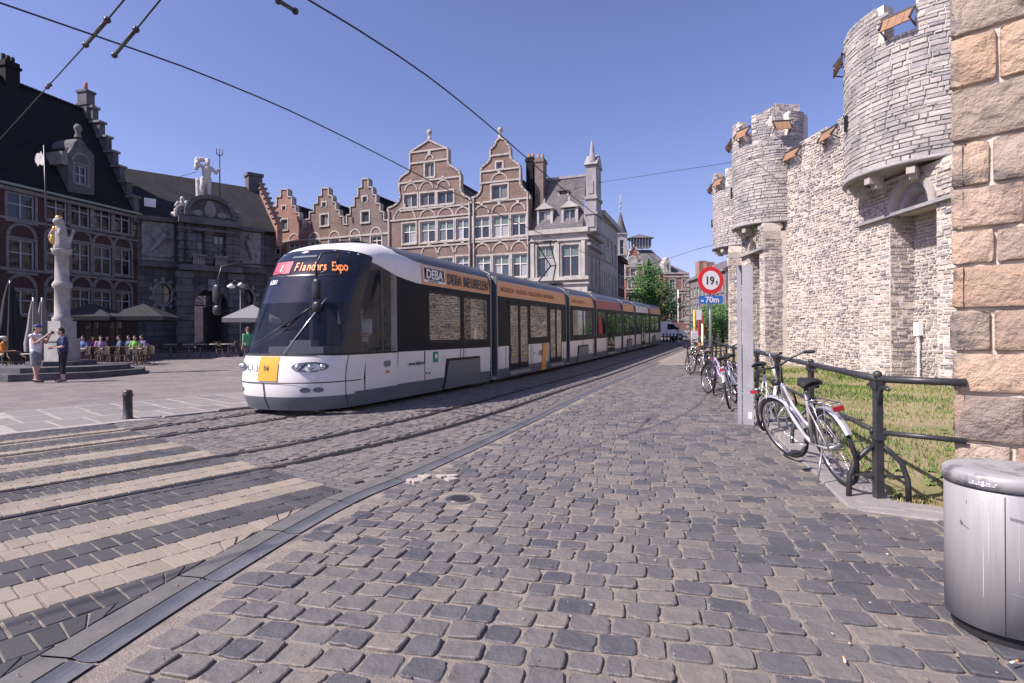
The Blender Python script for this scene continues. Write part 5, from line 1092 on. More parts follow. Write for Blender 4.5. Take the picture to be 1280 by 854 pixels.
# rounded tail
q = MB(); L = LEN[6]
for k in range(6):
    t0, t1 = R(90 * k / 6), R(90 * (k + 1) / 6)
    for sg in (-1, 1):
        for z0, z1 in zip(ZS, ZS[1:]): q.smooth = True; q.add([ML @ Vector((L - .01 + .7 * math.sin(t), sg * hw(z) * (.62 + .38 * math.cos(t)), z)) for t, z in ((t0, z0), (t1, z0), (t1, z1), (t0, z1))], [(0, 1, 2, 3)])
q.box((L + .68, 0, 1.7), (.02, 1.4, 3.1), 0, ML); q.build('tail_cab', M_['t_white'], tram)
# ================================================================ BUILDINGS
random.seed(51)
class Plane:
    def __init__(s, xl, Yl, xr, Yr):
        s.a = Vector((ray(xl, 420)[0] * Yl, Yl, 0)); s.b = Vector((ray(xr, 420)[0] * Yr, Yr, 0)); s.d = (s.b - s.a).normalized(); s.n = Vector((-s.d.y, s.d.x, 0))   # n points inward (away from the street)
class Fac:
    def __init__(s, plane, left, name, label, cat='house', group=None):
        s.pl = plane; s.o = plane.a; u, z = s.uvw(left, 420); s.o = plane.a + plane.d * u; s.o.z = gz(s.o.y) - .1; s.holes = []; s.left = left
        s.root = empty(name, s.o, math.atan2(plane.d.y, plane.d.x), label, cat, group)
    def uvw(s, x, y, off=0):
        a, b = ray(x, y); r = Vector((a, 1, b)); P = s.o.copy(); P.z = 0; P += s.pl.n * off; t = P.dot(s.pl.n) / Vector((a, 1, 0)).dot(s.pl.n); q = r * t + Vector((0, 0, CAMZ)); return (q - P).dot(s.pl.d), q.z - s.o.z
    def pts(s, C, P, off=0): return [s.uvw(C[0] + x * C[2], C[1] + y * C[2], off) for x, y in P]
    def rect(s, C, x0, x1, y0, y1, off=0):
        f = lambda x, y: s.uvw(C[0] + x * C[2], C[1] + y * C[2], off); xm, ym = (x0 + x1) / 2, (y0 + y1) / 2
        return f(x0, ym)[0], f(x1, ym)[0], f(xm, y1)[1], f(xm, y0)[1]
    def build(s, q, name, m, parent=None): return q.build(name, m, parent or s.root)
    def box(s, name, u0, u1, y0, y1, z0, z1, m, parent=None): q = MB(); q.bb(u0, u1, y0, y1, z0, z1); return s.build(q, name, m, parent)
    def win(s, r, nu=2, nz=2, frame='frame', pane='pane', fw=.07, deep=.14, parent=None, hole=True, surround=None, zr=None, base=0.0, sill=True):
        u0, u1, z0, z1 = r
        if hole: s.holes.append([(u0, z0), (u1, z0), (u1, z1), (u0, z1)])
        q = MB(); y0, y1 = base + deep - .05, base + deep + .04; f = fw
        q.bb(u0, u0 + f, y0, y1, z0, z1); q.bb(u1 - f, u1, y0, y1, z0, z1); q.bb(u0 + f, u1 - f, y0, y1, z0, z0 + f); q.bb(u0 + f, u1 - f, y0, y1, z1 - f, z1)
        us = [u0 + f + (u1 - u0 - 2 * f) * i / nu for i in range(nu + 1)]
        zs = [z0 + f + (z1 - z0 - 2 * f) * i / nz for i in range(nz + 1)] if not (nz == 2 and zr) else [z0 + f, z0 + f + (z1 - z0 - 2 * f) * zr, z1 - f]
        for u in us[1:-1]: q.bb(u - f * .5, u + f * .5, y0 + .004, y1 - .004, z0 + f, z1 - f)
        for z in zs[1:-1]: q.bb(u0 + f, u1 - f, y0 + .008, y1 - .008, z - f * .45, z + f * .45)
        w = s.build(q, 'window', M_[frame], parent)
        for i in range(nu):
            for k in range(nz):
                p = MB(); y = base + deep + .01; a, c, e, g = us[i] + .004, us[i + 1] - .004, zs[k] + .004, zs[k + 1] - .004
                p.add([(a, y, e), (c, y, e), (c, y, g), (a, y, g)], [(0, 1, 2, 3)]); pn = pane if not isinstance(pane, tuple) else pane[k]; p.build('pane', M_[pn], w)
        if surround:
            t = .13; q = MB()
            q.bb(u0 - t, u0 - .002, base - .04, base + .05, z0, z1 + t); q.bb(u1 + .002, u1 + t, base - .04, base + .05, z0, z1 + t); q.bb(u0, u1, base - .04, base + .05, z1 + .002, z1 + t); s.build(q, 'window_surround', M_[surround], w)
        if sill: q = MB(); q.bb(u0 - .12, u1 + .12, base - .1, base + .06, z0 - .14, z0 - .003); s.build(q, 'sill', M_[surround or 'trim'], w)
        return w
    def wall(s, outline, m, th=.35, deep=.3, name='wall', y=0, parent=None):
        q = MB(); q.prism(outline, y, y + deep, holes=s.holes, back=False); s.holes = []
        n = len(outline); q.add([(u, y + deep, z) for u, z in outline] + [(u, y + th + .2, z) for u, z in outline], [(i, (i + 1) % n, (i + 1) % n + n, i + n) for i in range(n)])
        return s.build(q, name, m if not isinstance(m, str) else M_[m], parent)
    def arch(s, u, z, r, t=.14, m='trim', y0=-.05, y1=.04, parent=None, n=12, name='arch'):
        A = [(u + r * math.cos(PI * i / n), z + r * math.sin(PI * i / n)) for i in range(n + 1)]; B = [(u + (r - t) * math.cos(PI * i / n), z + (r - t) * math.sin(PI * i / n)) for i in range(n + 1)]
        q = MB(); q.prism(A + B[::-1], y0, y1); return s.build(q, name, M_[m], parent)
    def band(s, u0, u1, z, h=.16, m='trim', y0=-.08, name='string_course', parent=None): return s.box(name, u0, u1, y0, .05, z, z + h, M_[m], parent)
    def coping(s, pts, t=.22, h=.1, m='trim', y1=.4, name='coping'):
        """pale stone edge along a gable outline"""
        for a, c in zip(pts, pts[1:]):
            a, c = Vector((a[0], 0, a[1])), Vector((c[0], 0, c[1]))
            if (c - a).length < .02: continue
            d = (c - a).normalized(); q = MB(); q.bar(a - d * h * .45 + Vector((0, y1 / 2 - .06, 0)), c + d * h * .45 + Vector((0, y1 / 2 - .06, 0)), h, y1 + .05, up=(0, 1, 0)); s.build(q, name, M_[m])
    def gable_roof(s, u0, u1, ze, zr, y0=.5, y1=10, m='slate', uc=None, name='roof'):
        uc = uc if uc is not None else (u0 + u1) / 2; q = MB(); t = .15; q.prism([(u0, ze), (uc, zr), (u1, ze), (u1, ze - t), (u0, ze - t)], y0, y1); s.build(q, name, M_[m])
        q = MB(); q.bb(u0 + .02, u1 - .02, y0 + .1, y1 - .1, .05, ze - .05); s.build(q, 'house_body', M_['brick_brown'])
        q = MB(); q.bar((uc, y0, zr + .02), (uc, y1, zr + .02), .18, .14); s.build(q, 'ridge', M_['tile_brown'])
C1, C2, C5, C6, C7, CV = (0, 60, .2811), (0, 260, .2811), (320, 150, .2107), (480, 150, .2575), (740, 240, .2575), (160, 190, .2926)
ROW = Plane(332, 51, 734, 40.5)
def anchors(F, us, z):
    for u in us: q = MB(); q.bar((u, -.05, z - .25), (u, -.05, z + .25), .05); F.build(q, 'wall_anchor', M_['iron'])
# ---------------------------------------------------------------- three step-gabled houses
STEP = [('pink brick step-gabled house, first of the three stepped gables beside the gateway', 'brick_pink', [(38, 655), (57, 655), (57, 612), (80, 612), (80, 566), (104, 566), (104, 512), (125, 512), (125, 457), (150, 457), (150, 412), (190, 412), (190, 457), (214, 457), (214, 510), (236, 510), (236, 550), (258, 550), (258, 592), (280, 592), (280, 640), (300, 640)],
         (156, 176, 512, 534), (150, 187, 592, 652), [(84, 142, 737, 800), (192, 255, 728, 792)], [(113, 724, 33), (226, 713, 33)]),
        ('brown brick step-gabled house standing between two other stepped gables', 'brick_brown', [(297, 640), (297, 590), (320, 590), (320, 546), (345, 546), (345, 497), (369, 497), (369, 450), (392, 450), (392, 405), (432, 405), (432, 450), (455, 450), (455, 490), (475, 490), (475, 535), (497, 535), (497, 573), (520, 573), (520, 620), (545, 620)],
         (394, 415, 490, 516), (385, 429, 562, 626), [(318, 376, 718, 782), (436, 495, 708, 772)], [(347, 706, 34), (466, 697, 34)]),
        ('tallest brown brick step-gabled house next to the scrolled gables', 'brick_grey', [(540, 610), (540, 563), (562, 563), (562, 512), (586, 512), (586, 457), (607, 457), (607, 400), (630, 400), (630, 350), (668, 350), (668, 400), (693, 400), (693, 445), (714, 445), (714, 497), (738, 497), (738, 545), (760, 545), (760, 595), (787, 595)],
         (634, 659, 456, 485), (627, 671, 544, 606), [(560, 618, 700, 762), (683, 744, 690, 752)], [(588, 686, 34), (712, 673, 34)])]
for lab, bm, P, w1, w2, lows, arcs in STEP:
    F = Fac(ROW, C5[0] + P[0][0] * C5[2], 'stepped_house', lab); O = F.pts(C5, P); u0, u1 = O[0][0], O[-1][0]
    F.win(F.rect(C5, *w1), 1, 1, frame='trim', fw=.05, surround='trim', sill=False); F.win(F.rect(C5, *w2), 1 if bm != 'brick_brown' else 2, 1, frame='trim', fw=.06, surround='trim', pane=('pane_green' if bm == 'brick_pink' else 'pane'))
    for r in lows: F.win(F.rect(C5, *r), 2, 2, surround='trim', zr=.6, pane=('pane', 'pane_green'))
    wz = F.rect(C5, *lows[0])
    for k in range(2): a = u0 + .7 + k * (u1 - u0) * .48; F.win((a, a + 1.9, wz[2] - 4.0, wz[2] - 1.4), 2, 2, surround='trim')
    F.wall([(u0, -.5)] + O + [(u1, -.5)], bm)
    F.coping(O, m='trim')
    for x, y, r in arcs: (u, z), (u2, _) = F.uvw(C5[0] + x * C5[2], C5[1] + y * C5[2]), F.uvw(C5[0] + (x + r) * C5[2], C5[1] + y * C5[2]); F.arch(u, z, u2 - u, .12)
    F.band(u0, u1, F.uvw(C5[0] + arcs[0][0] * C5[2], C5[1] + (arcs[0][1] + 8) * C5[2])[1]); F.band(u0, u1, wz[2] - .35)
    zt = max(z for _, z in O); ze = min(z for _, z in O); F.gable_roof(u0 + .1, u1 - .1, ze - .2, zt - 1.2, m='slate'); anchors(F, [u0 + .6, (u0 + u1) / 2, u1 - .6], ze + .3)
# ---------------------------------------------------------------- two tall houses with scrolled gables
def scrolled(lab, bm, P, wins, arcs, bands, apex):
    F = Fac(ROW, C6[0] + P[0][0] * C6[2], 'scroll_gable_house', lab); O = F.pts(C6, P); u0, u1 = O[0][0], O[-1][0]
    for r, nu, nz, pn in wins: F.win(F.rect(C6, *r), nu, nz, frame='trim' if nz == 1 else 'frame', surround='trim', zr=.58, pane=pn, fw=.08)
    lowz = min(F.rect(C6, *r)[2] for r, *_ in wins)
    n = 3
    for k in range(n): a = u0 + .5 + k * (u1 - u0 - .6) / n; F.win((a, a + (u1 - u0) / n - 1.0, lowz - 3.9, lowz - 1.2), 2, 2, surround='trim')
    F.wall([(u0, -.5)] + O + [(u1, -.5)], bm); F.coping(O, h=.13)
    for x, y, r in arcs: (u, z), (u2, _) = F.uvw(C6[0] + x * C6[2], C6[1] + y * C6[2]), F.uvw(C6[0] + (x + r) * C6[2], C6[1] + y * C6[2]); F.arch(u, z, u2 - u, .1); F.box('keystone', u - .12, u + .12, -.08, .05, z + (u2 - u) - .1, z + (u2 - u) + .25, M_['trim'])
    for x0, x1, y in bands: (a, z), (c, _) = F.uvw(C6[0] + x0 * C6[2], C6[1] + y * C6[2]), F.uvw(C6[0] + x1 * C6[2], C6[1] + y * C6[2]); F.band(a, c, F.uvw(C6[0] + (x0 + x1) / 2 * C6[2], C6[1] + y * C6[2])[1], .13)
    zt = max(z for _, z in O); ze = O[0][1]; q = MB(); ua, za = F.uvw(C6[0] + apex[0] * C6[2], C6[1] + apex[1] * C6[2])
    q.lathe([(.16, -.1), (.16, .25), (.08, .3), (.1, .4), (.2, .55), (.22, .68), (.15, .82), (.0, .9)], (ua, .1, za), 12); F.build(q, 'finial', M_['trim'])
    F.gable_roof(u0 + .1, u1 - .1, ze - .3, zt - 2.0, m='slate', y1=12)
    for x in (u0 + .15, u1 - .15): q = MB(); q.tube([(x, -.12, -.4), (x, -.12, ze)], .06, 8); F.build(q, 'downpipe', M_['trim_dark'])
    return F
PD = [(18, 440), (22, 428), (45, 420), (66, 405), (78, 385), (80, 365), (74, 345), (74, 300), (80, 283), (98, 268), (118, 255), (127, 235), (127, 158), (218, 98), (310, 142), (310, 200), (316, 218), (340, 232), (362, 248), (371, 266), (371, 330), (376, 352), (392, 368), (412, 377), (421, 392), (425, 402)]
scrolled('tall brown brick house with a broad scrolled gable and three-cornered top', 'brick_brown', PD, [((200, 243, 210, 277), 2, 1, 'pane'), ((99, 161, 362, 424), 2, 1, 'pane'), ((177, 247, 354, 415), 2, 1, 'pane'), ((261, 336, 346, 407), 2, 1, 'pane'),
    ((91, 154, 502, 600), 2, 2, ('pane', 'pane_green')), ((177, 249, 493, 594), 2, 2, ('pane', 'pane_green')), ((263, 338, 487, 587), 2, 2, ('pane', 'pane_green')), ((350, 413, 479, 580), 2, 2, ('pane', 'pane_green')), ((270, 335, 670, 745), 2, 2, ('pane', 'pane_green')), ((352, 412, 662, 738), 2, 2, ('pane', 'pane_green'))],
    [(131, 343, 32), (207, 335, 34), (288, 327, 34), (221, 192, 22), (100, 487, 56), (212, 477, 40), (300, 468, 40), (382, 460, 36), (220, 650, 40), (300, 645, 40), (382, 640, 40)], [(74, 371, 296), (127, 310, 206), (78, 420, 430), (18, 425, 478), (18, 425, 618), (127, 310, 152)], (218, 98))
PE = [(428, 378), (448, 372), (462, 358), (472, 338), (472, 318), (470, 300), (470, 245), (476, 228), (494, 215), (508, 203), (516, 188), (516, 142), (530, 133), (541, 118), (545, 102), (562, 88), (588, 95), (594, 112), (606, 127), (612, 142), (612, 172), (620, 192), (640, 208), (656, 220), (661, 236), (661, 300), (664, 318), (678, 335), (694, 350), (706, 366), (708, 380)]
scrolled('tall narrow brown brick house with a slim scrolled gable beside the corner house', 'brick_brown', PE, [((546, 574, 205, 238), 1, 1, 'pane'), ((523, 600, 315, 384), 2, 1, 'pane'), ((434, 512, 472, 575), 2, 2, ('pane', 'pane_green')), ((526, 606, 463, 569), 2, 2, ('pane', 'pane_green')), ((618, 690, 456, 562), 2, 2, ('pane', 'pane_green')),
    ((444, 517, 662, 740), 2, 2, ('pane', 'pane_green')), ((531, 608, 656, 760), 2, 2, ('pane', 'pane_green')), ((623, 697, 649, 762), 2, 2, ('pane', 'pane_green'))],
    [(560, 300, 42), (474, 455, 38), (560, 448, 38), (650, 440, 38), (478, 642, 40), (565, 636, 40), (655, 630, 40)], [(470, 661, 246), (470, 661, 302), (432, 708, 396), (428, 708, 588), (516, 612, 174)], (562, 88))
# ---------------------------------------------------------------- corner house with mansard roof
F = Fac(ROW, C6[0] + 706 * C6[2], 'corner_house', 'pale stone corner house with slate mansard roof, dormers and a pinnacled corner turret')
ul, ur, _, ze = F.rect(C6, 710, 985, 553, 800); SIDE = 4.9
for r in ((742, 826, 613, 765), (862, 947, 606, 760)): F.win(F.rect(C6, *r), 2, 2, frame='trim_white', surround='trim_white', pane=('pane', 'pane_green'), zr=.66)
for r in ((742, 826, 835, 960), (862, 947, 830, 955)): F.win(F.rect(C6, *r), 2, 2, frame='trim_white', surround='trim_white')
F.wall([(ul, -.5), (ul, ze), (ur, ze), (ur, -.5)], 'trim_white')
for y, h in ((553, .35), (590, .12), (780, .25), (800, .12)): F.band(ul - .05, ur + .15, F.uvw(C6[0] + 850 * C6[2], C6[1] + y * C6[2])[1], h, 'trim_white', -.25 if h > .2 else -.14, 'cornice')
for x in (722, 843, 968): a, c, z0, z1 = F.rect(C6, x - 9, x + 9, 775, 585); F.box('pilaster', a, c, -.12, .02, z0, z1, M_['trim_white'])
zr = F.uvw(C6[0] + 880 * C6[2], C6[1] + 290 * C6[2], 2.4)[1]; q = MB(); q.add([(ul, .1, ze + .3), (ur - .3, .1, ze + .3), (ur - .5, 2.0, zr), (ul, 2.0, zr), (ur - .5, 8, zr), (ul, 8, zr)], [(0, 1, 2, 3), (3, 2, 4, 5)]); F.build(q, 'mansard_roof', M_['slate_grey'])
q = MB(); q.bb(ul, ur - .3, 1.9, 2.1, zr - .05, zr + .12); F.build(q, 'ridge', M_['trim_dark'])
q = MB(); q.bb(ul + .05, ur - .05, .6, 10, .05, ze + .1); F.build(q, 'house_body', M_['trim_white'])
for (x0, x1, y0, y1, dd, sc_) in ((752, 808, 440, 516, .35, 1), (872, 930, 430, 507, .35, 1), (852, 890, 352, 388, 1.35, .6)):
    a, c, z0, z1 = F.rect(C6, x0, x1, y0, y1, dd); m_ = .18 * sc_; q = MB(); q.bb(a - m_, a, dd, 2.0, z0 - .35, z1 + .12); q.bb(c, c + m_, dd, 2.0, z0 - .35, z1 + .12); q.bb(a, c, dd, dd + .1, z0 - .35, z0 - .005); d = F.build(q, 'dormer', M_['trim_white'])
    F.win((a, c, z0, z1), 2, 1, frame='trim_white', hole=False, base=dd, fw=.07, sill=False)
    q = MB(); q.prism([(a - m_ * 1.6, z1 + .1), (c + m_ * 1.6, z1 + .1), ((a + c) / 2, z1 + .1 + (c - a) * .55)], dd - .12, 2.2); F.build(q, 'dormer_roof', M_['trim_white'] if sc_ == 1 else M_['slate_grey'], d)
    if sc_ == 1: q = MB(); q.lathe([(.06, 0), (.1, .12), (.06, .25), (.0, .4)], ((a + c) / 2, dd, z1 + .1 + (c - a) * .5), 8); F.build(q, 'finial', M_['trim_white'], d); F.box('apron', a - .1, c + .1, dd - .02, dd + .1, z0 - .9, z0 - .36, M_['brick_pink'], d)
for x0, x1, y in ((694, 727, 185), (736, 777, 188)):
    a, c, z0, z1 = F.rect(C6, x0, x1, 420, y, 1.2); q = MB(); zz = F.uvw(C6[0] + x0 * C6[2], C6[1] + y * C6[2], 1.2)[1]; q.bb(a, c, 1.0, 1.9, ze - 1, zz); q.bb(a - .06, c + .06, .94, 1.96, zz - .35, zz - .15); ck = F.build(q, 'chimney', M_['brick_grey' if x0 > 700 else 'slate']); 
    for k in range(2): q = MB(); q.lathe([(.14, 0), (.11, .35), (.08, .36)], (a + (c - a) * (k + .5) / 2, 1.4, zz), 10); F.build(q, 'chimney_pot', M_['brick_pink'], ck)
a, c, z0, z1 = F.rect(C6, 983, 1020, 200, 800); q = MB(); q.bb(a, a + .75, -.15, 1.6, ze, z1 - .3); q.bb(a - .1, a + .85, -.25, 1.7, ze + 2.3, ze + 2.5); q.bb(a - .1, a + .85, -.25, 1.7, ze + 1.2, ze + 1.35); q.bb(a + .2, a + .55, -.2, -.1, ze + 2.7, ze + 3.6); q.bb(a + .12, a + .63, -.22, -.1, ze + .3, ze + 1.1); ct = F.build(q, 'corner_turret', M_['trim_dark'])
q = MB(); q.prism([(-.3, z1 - .3), (1.75, z1 - .3), (.72, z1 + .6)], a - .1, a + .85, M=Matrix(((0, 1, 0, 0), (1, 0, 0, 0), (0, 0, 1, 0), (0, 0, 0, 1)))); F.build(q, 'pediment', M_['trim_dark'], ct)
zp_ = F.uvw(C6[0] + 1003 * C6[2], C6[1] + 100 * C6[2])[1]; q = MB(); q.lathe([(.32, z1 - .1), (.3, z1 + .3), (.2, z1 + .45), (.17, z1 + .6), (.06, zp_), (0, zp_ + .05)], (a + .4, .2, 0), 8); F.build(q, 'pinnacle', M_['trim_dark'], ct)
# its long side along the street, shade put in as darker stone
SP = Plane(734, 40.5, 752, 45.2)
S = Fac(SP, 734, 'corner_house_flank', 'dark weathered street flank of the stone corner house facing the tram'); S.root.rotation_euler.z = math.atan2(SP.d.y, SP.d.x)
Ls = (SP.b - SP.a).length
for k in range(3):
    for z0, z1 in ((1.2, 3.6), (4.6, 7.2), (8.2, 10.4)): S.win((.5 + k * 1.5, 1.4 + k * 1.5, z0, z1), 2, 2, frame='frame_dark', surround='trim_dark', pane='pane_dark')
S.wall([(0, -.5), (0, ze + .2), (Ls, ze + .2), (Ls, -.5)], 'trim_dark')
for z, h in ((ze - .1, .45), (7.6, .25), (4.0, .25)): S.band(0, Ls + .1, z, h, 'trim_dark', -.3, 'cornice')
# white house further along the street, then a brick one
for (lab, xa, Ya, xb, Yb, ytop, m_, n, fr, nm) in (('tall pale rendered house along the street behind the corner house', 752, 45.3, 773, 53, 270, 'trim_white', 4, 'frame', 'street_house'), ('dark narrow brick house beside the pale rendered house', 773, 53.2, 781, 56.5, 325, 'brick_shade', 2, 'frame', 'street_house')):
    W = Fac(Plane(xa, Ya, xb, Yb), xa, nm, lab); L = (W.pl.b - W.pl.a).length; zt = W.uvw(xa + 1, ytop)[1]
    for k in range(n):
        for j in range(3): u = .5 + k * (L - .6) / n; z = 1.2 + j * (zt - 1.6) / 3; W.win((u, u + (L - .6) / n - .9, z, z + (zt - 1.6) / 3 - 1.1), 2, 2, surround='trim_white', frame=fr)
    W.wall([(0, -.5), (0, zt), (L, zt), (L, -.5)], m_); W.band(-.1, L + .1, zt - .1, .4, m_, -.35, 'cornice'); W.box('house_body', .02, L - .02, .6, 9, 0, zt - .1, M_[m_])
    q = MB(); q.prism([(.3, zt), (4.6, zt + 2.2), (9, zt)], 0, L, M=Matrix(((0, 1, 0, 0), (1, 0, 0, 0), (0, 0, 1, 0), (0, 0, 0, 1)))); W.build(q, 'roof', M_['slate_grey'])
# ================================================================ LEFT SIDE OF THE SQUARE
random.seed(55)
LPL = Plane(0, 30, 172, 38)
F = Fac(LPL, -66, 'brick_town_house', 'long dull red brick town house with stone arches, steep slate roof and dormer')
uR = F.uvw(172, 420)[0]; ze = F.uvw(171, 270)[1]; D, zr = 4.0, F.uvw(114, 141.5, 4.0)[1]; uL = 0
rowsW = [[(C1, 32, 155, 648, 770), (C1, 207, 300, 672, 768), (C1, 316, 400, 684, 795), (C1, 416, 494, 702, 810), (C1, 509, 581, 720, 825)], [(C2, 38, 155, 142, 285), (C2, 205, 300, 150, 285), (C2, 318, 402, 157, 285), (C2, 418, 497, 172, 295), (C2, 510, 583, 184, 300)], [(C2, 38, 155, 367, 475), (C2, 205, 300, 365, 472), (C2, 320, 405, 362, 470), (C2, 418, 498, 370, 470), (C2, 510, 583, 377, 470)]]
for ri, row in enumerate(rowsW):
    for r in row: F.win(F.rect(*r), 2, 2, frame='frame_blue', surround='trim_grey', pane='pane_dark', zr=.6)
    r = F.rect(*row[0]); F.win((r[0] - 3.4, r[1] - 3.2, r[2], r[3]), 2, 2, frame='frame_blue', surround='trim_grey', pane='pane_dark', zr=.6)
for k in range(6):
    a = .6 + k * (uR - 1) / 6; F.win((a, a + (uR - 1) / 6 - .5, .3, 2.7), 2, 1, frame='frame_dark', pane='pane_dark', sill=False)
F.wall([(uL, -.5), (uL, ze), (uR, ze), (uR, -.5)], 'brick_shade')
for row, sp in ((rowsW[1], None), (rowsW[2], None)):
    for r in row: a = F.rect(*r); F.arch((a[0] + a[1]) / 2, a[3] + .16, (a[1] - a[0]) / 2 + .12, .16, 'trim_grey')
for row in rowsW: z = F.rect(*row[2])[2]; F.band(uL, uR, z - .32, .14, 'trim_grey')
F.band(uL, uR, ze - .22, .3, 'trim_grey', -.25, 'cornice'); q = MB(); q.bb(uL, uR, -.45, -.2, ze + .02, ze + .14); F.build(q, 'roof_gutter', mat('copper_gutter', (.2, .26, .22), rough=.6))
for r in rowsW[0][2:]:                                       # quoins between the upper windows
    a = F.rect(*r)
    for k in range(5): F.box('quoin', a[1] + .14, a[1] + (.4 if k % 2 else .28), -.03, .05, a[2] + k * .4, a[2] + k * .4 + .3, M_['trim_grey'])
q = MB(); t = .2; q.prism([(-.3, ze), (D, zr), (2 * D + .3, ze), (2 * D, ze - .2), (0, ze - .2)], uL, uR - .3, M=Matrix(((0, 1, 0, 0), (1, 0, 0, 0), (0, 0, 1, 0), (0, 0, 0, 1)))); F.build(q, 'roof', M_['slate'])
F.box('house_body', uL + .05, uR - .05, .6, 2 * D - .1, .05, ze - .1, M_['brick_shade'])
for k in range(40): F.box('ridge_tile', uL + (uR - .4) * k / 40 + .02, uL + (uR - .4) * (k + 1) / 40 - .02, D - .12, D + .12, zr - .05, zr + .1, M_['slate'])
ns = 7                                                       # stepped end gable
for k in range(ns):
    d0, d1 = D * k / ns - .2, D * (k + 1) / ns; zt = ze + (zr - ze) * (k + 1) / ns + .1
    for sgn in (0, 1):
        a, c = (d0, d1) if sgn == 0 else (2 * D - d1, 2 * D - d0); F.box('gable_step', uR - .4, uR, a, c, ze - .5, zt, M_['trim_shade']); F.box('step_cap', uR - .5, uR + .1, a - .08, c + .05, zt, zt + .14, M_['trim_grey'])
q = MB(); q.bb(uR - .55, uR + .05, D - .4, D + .4, zr - .6, zr + 1.3); q.bb(uR - .62, uR + .12, D - .47, D + .47, zr + .3, zr + .45); q.bb(uR - .62, uR + .12, D - .47, D + .47, zr + 1.2, zr + 1.35); ck = F.build(q, 'chimney', M_['trim_shade'])
q = MB(); q.tube([(uR - .2, D + .1, zr + 1.3), (uR - .2, D + .1, zr + 2.0)], .12, 10); F.build(q, 'chimney_pot', M_['brick_red'], ck)
u_, z_ = F.uvw(10, 112, D); q = MB(); q.bb(u_ - .4, u_ + .4, D - .4, D + .4, zr - .8, zr + 1.1); q.bb(u_ - .48, u_ + .48, D - .48, D + .48, zr + .7, zr + .85); ck = F.build(q, 'chimney', M_['slate'])
for k in range(3): q = MB(); q.lathe([(.11, 0), (.11, .45), (.08, .45)], (u_ - .26 + k * .26, D, zr + 1.05), 8); F.build(q, 'chimney_pot', M_['slate'], ck)
# stone dormer
P = F.pts(C1, [(302, 640), (302, 470), (312, 455), (322, 440), (330, 420), (342, 408), (352, 402), (362, 408), (374, 420), (384, 442), (402, 458), (418, 480), (418, 655)]); wz = F.rect(C1, 331, 387, 524, 604)
F.win(wz, 2, 2, frame='frame_blue', surround='trim_grey', pane='pane_dark'); dm = F.wall(P, 'trim_shade', th=1.6, name='dormer', y=-.02); F.arch((wz[0] + wz[1]) / 2, wz[3] + .2, (wz[1] - wz[0]) / 2 + .2, .14, 'trim_grey', parent=dm)
u_, z_ = F.uvw(99, 168); q = MB(); q.lathe([(.2, -.2), (.12, .1), (.2, .3), (.22, .42), (.12, .6), (0, .65)], (u_, .1, z_), 10); F.build(q, 'finial', M_['trim_grey'], dm)
q = MB(); zz = P[1][1]; q.prism([(P[1][0] - .25, zz - .2), (P[0][0] + .1, zz + .1), (P[-2][0] - .1, zz + .1), (P[-2][0] + .25, zz - .2), ((P[0][0] + P[-2][0]) / 2, zz + 1.2)], .25, 3.0); F.build(q, 'dormer_roof', M_['slate'], dm)
q = MB(); q.bb(P[0][0] - .35, P[0][0], -.02, 1.2, wz[3] - .2, wz[3] + .55); F.build(q, 'scroll', M_['trim_grey'], dm)
# white painted lion banner hanging off the monument mast is built with the monument
# ---------------------------------------------------------------- old fish market gateway
VPL = Plane(172, 38, 329, 43.3)
V = Fac(VPL, 172, 'fish_market_gate', 'weathered baroque stone gateway with arch, sculpted reliefs and sea-god statue on top', 'gateway'); rc = lambda *a: V.rect(CV, *a)
uL, uR = 0, V.uvw(329, 420)[0]; pa, pb, _, zc = rc(213, 458, 318, 800); ze = rc(60, 200, 292, 480)[3]
wl_, wr_ = rc(262, 314, 348, 494), rc(357, 404, 362, 506)
V.holes = []
ac, _ = V.uvw(CV[0] + 345 * CV[2], CV[1] + 650 * CV[2]); zs = V.uvw(CV[0] + 345 * CV[2], CV[1] + 655 * CV[2])[1]; ra = rc(275, 415, 650, 700); ra = (ra[1] - ra[0]) / 2
archp = [(ac + ra, -.4), (ac + ra, zs)] + [(ac + ra * math.cos(PI * i / 14), zs + ra * math.sin(PI * i / 14)) for i in range(1, 14)] + [(ac - ra, zs), (ac - ra, -.4)]
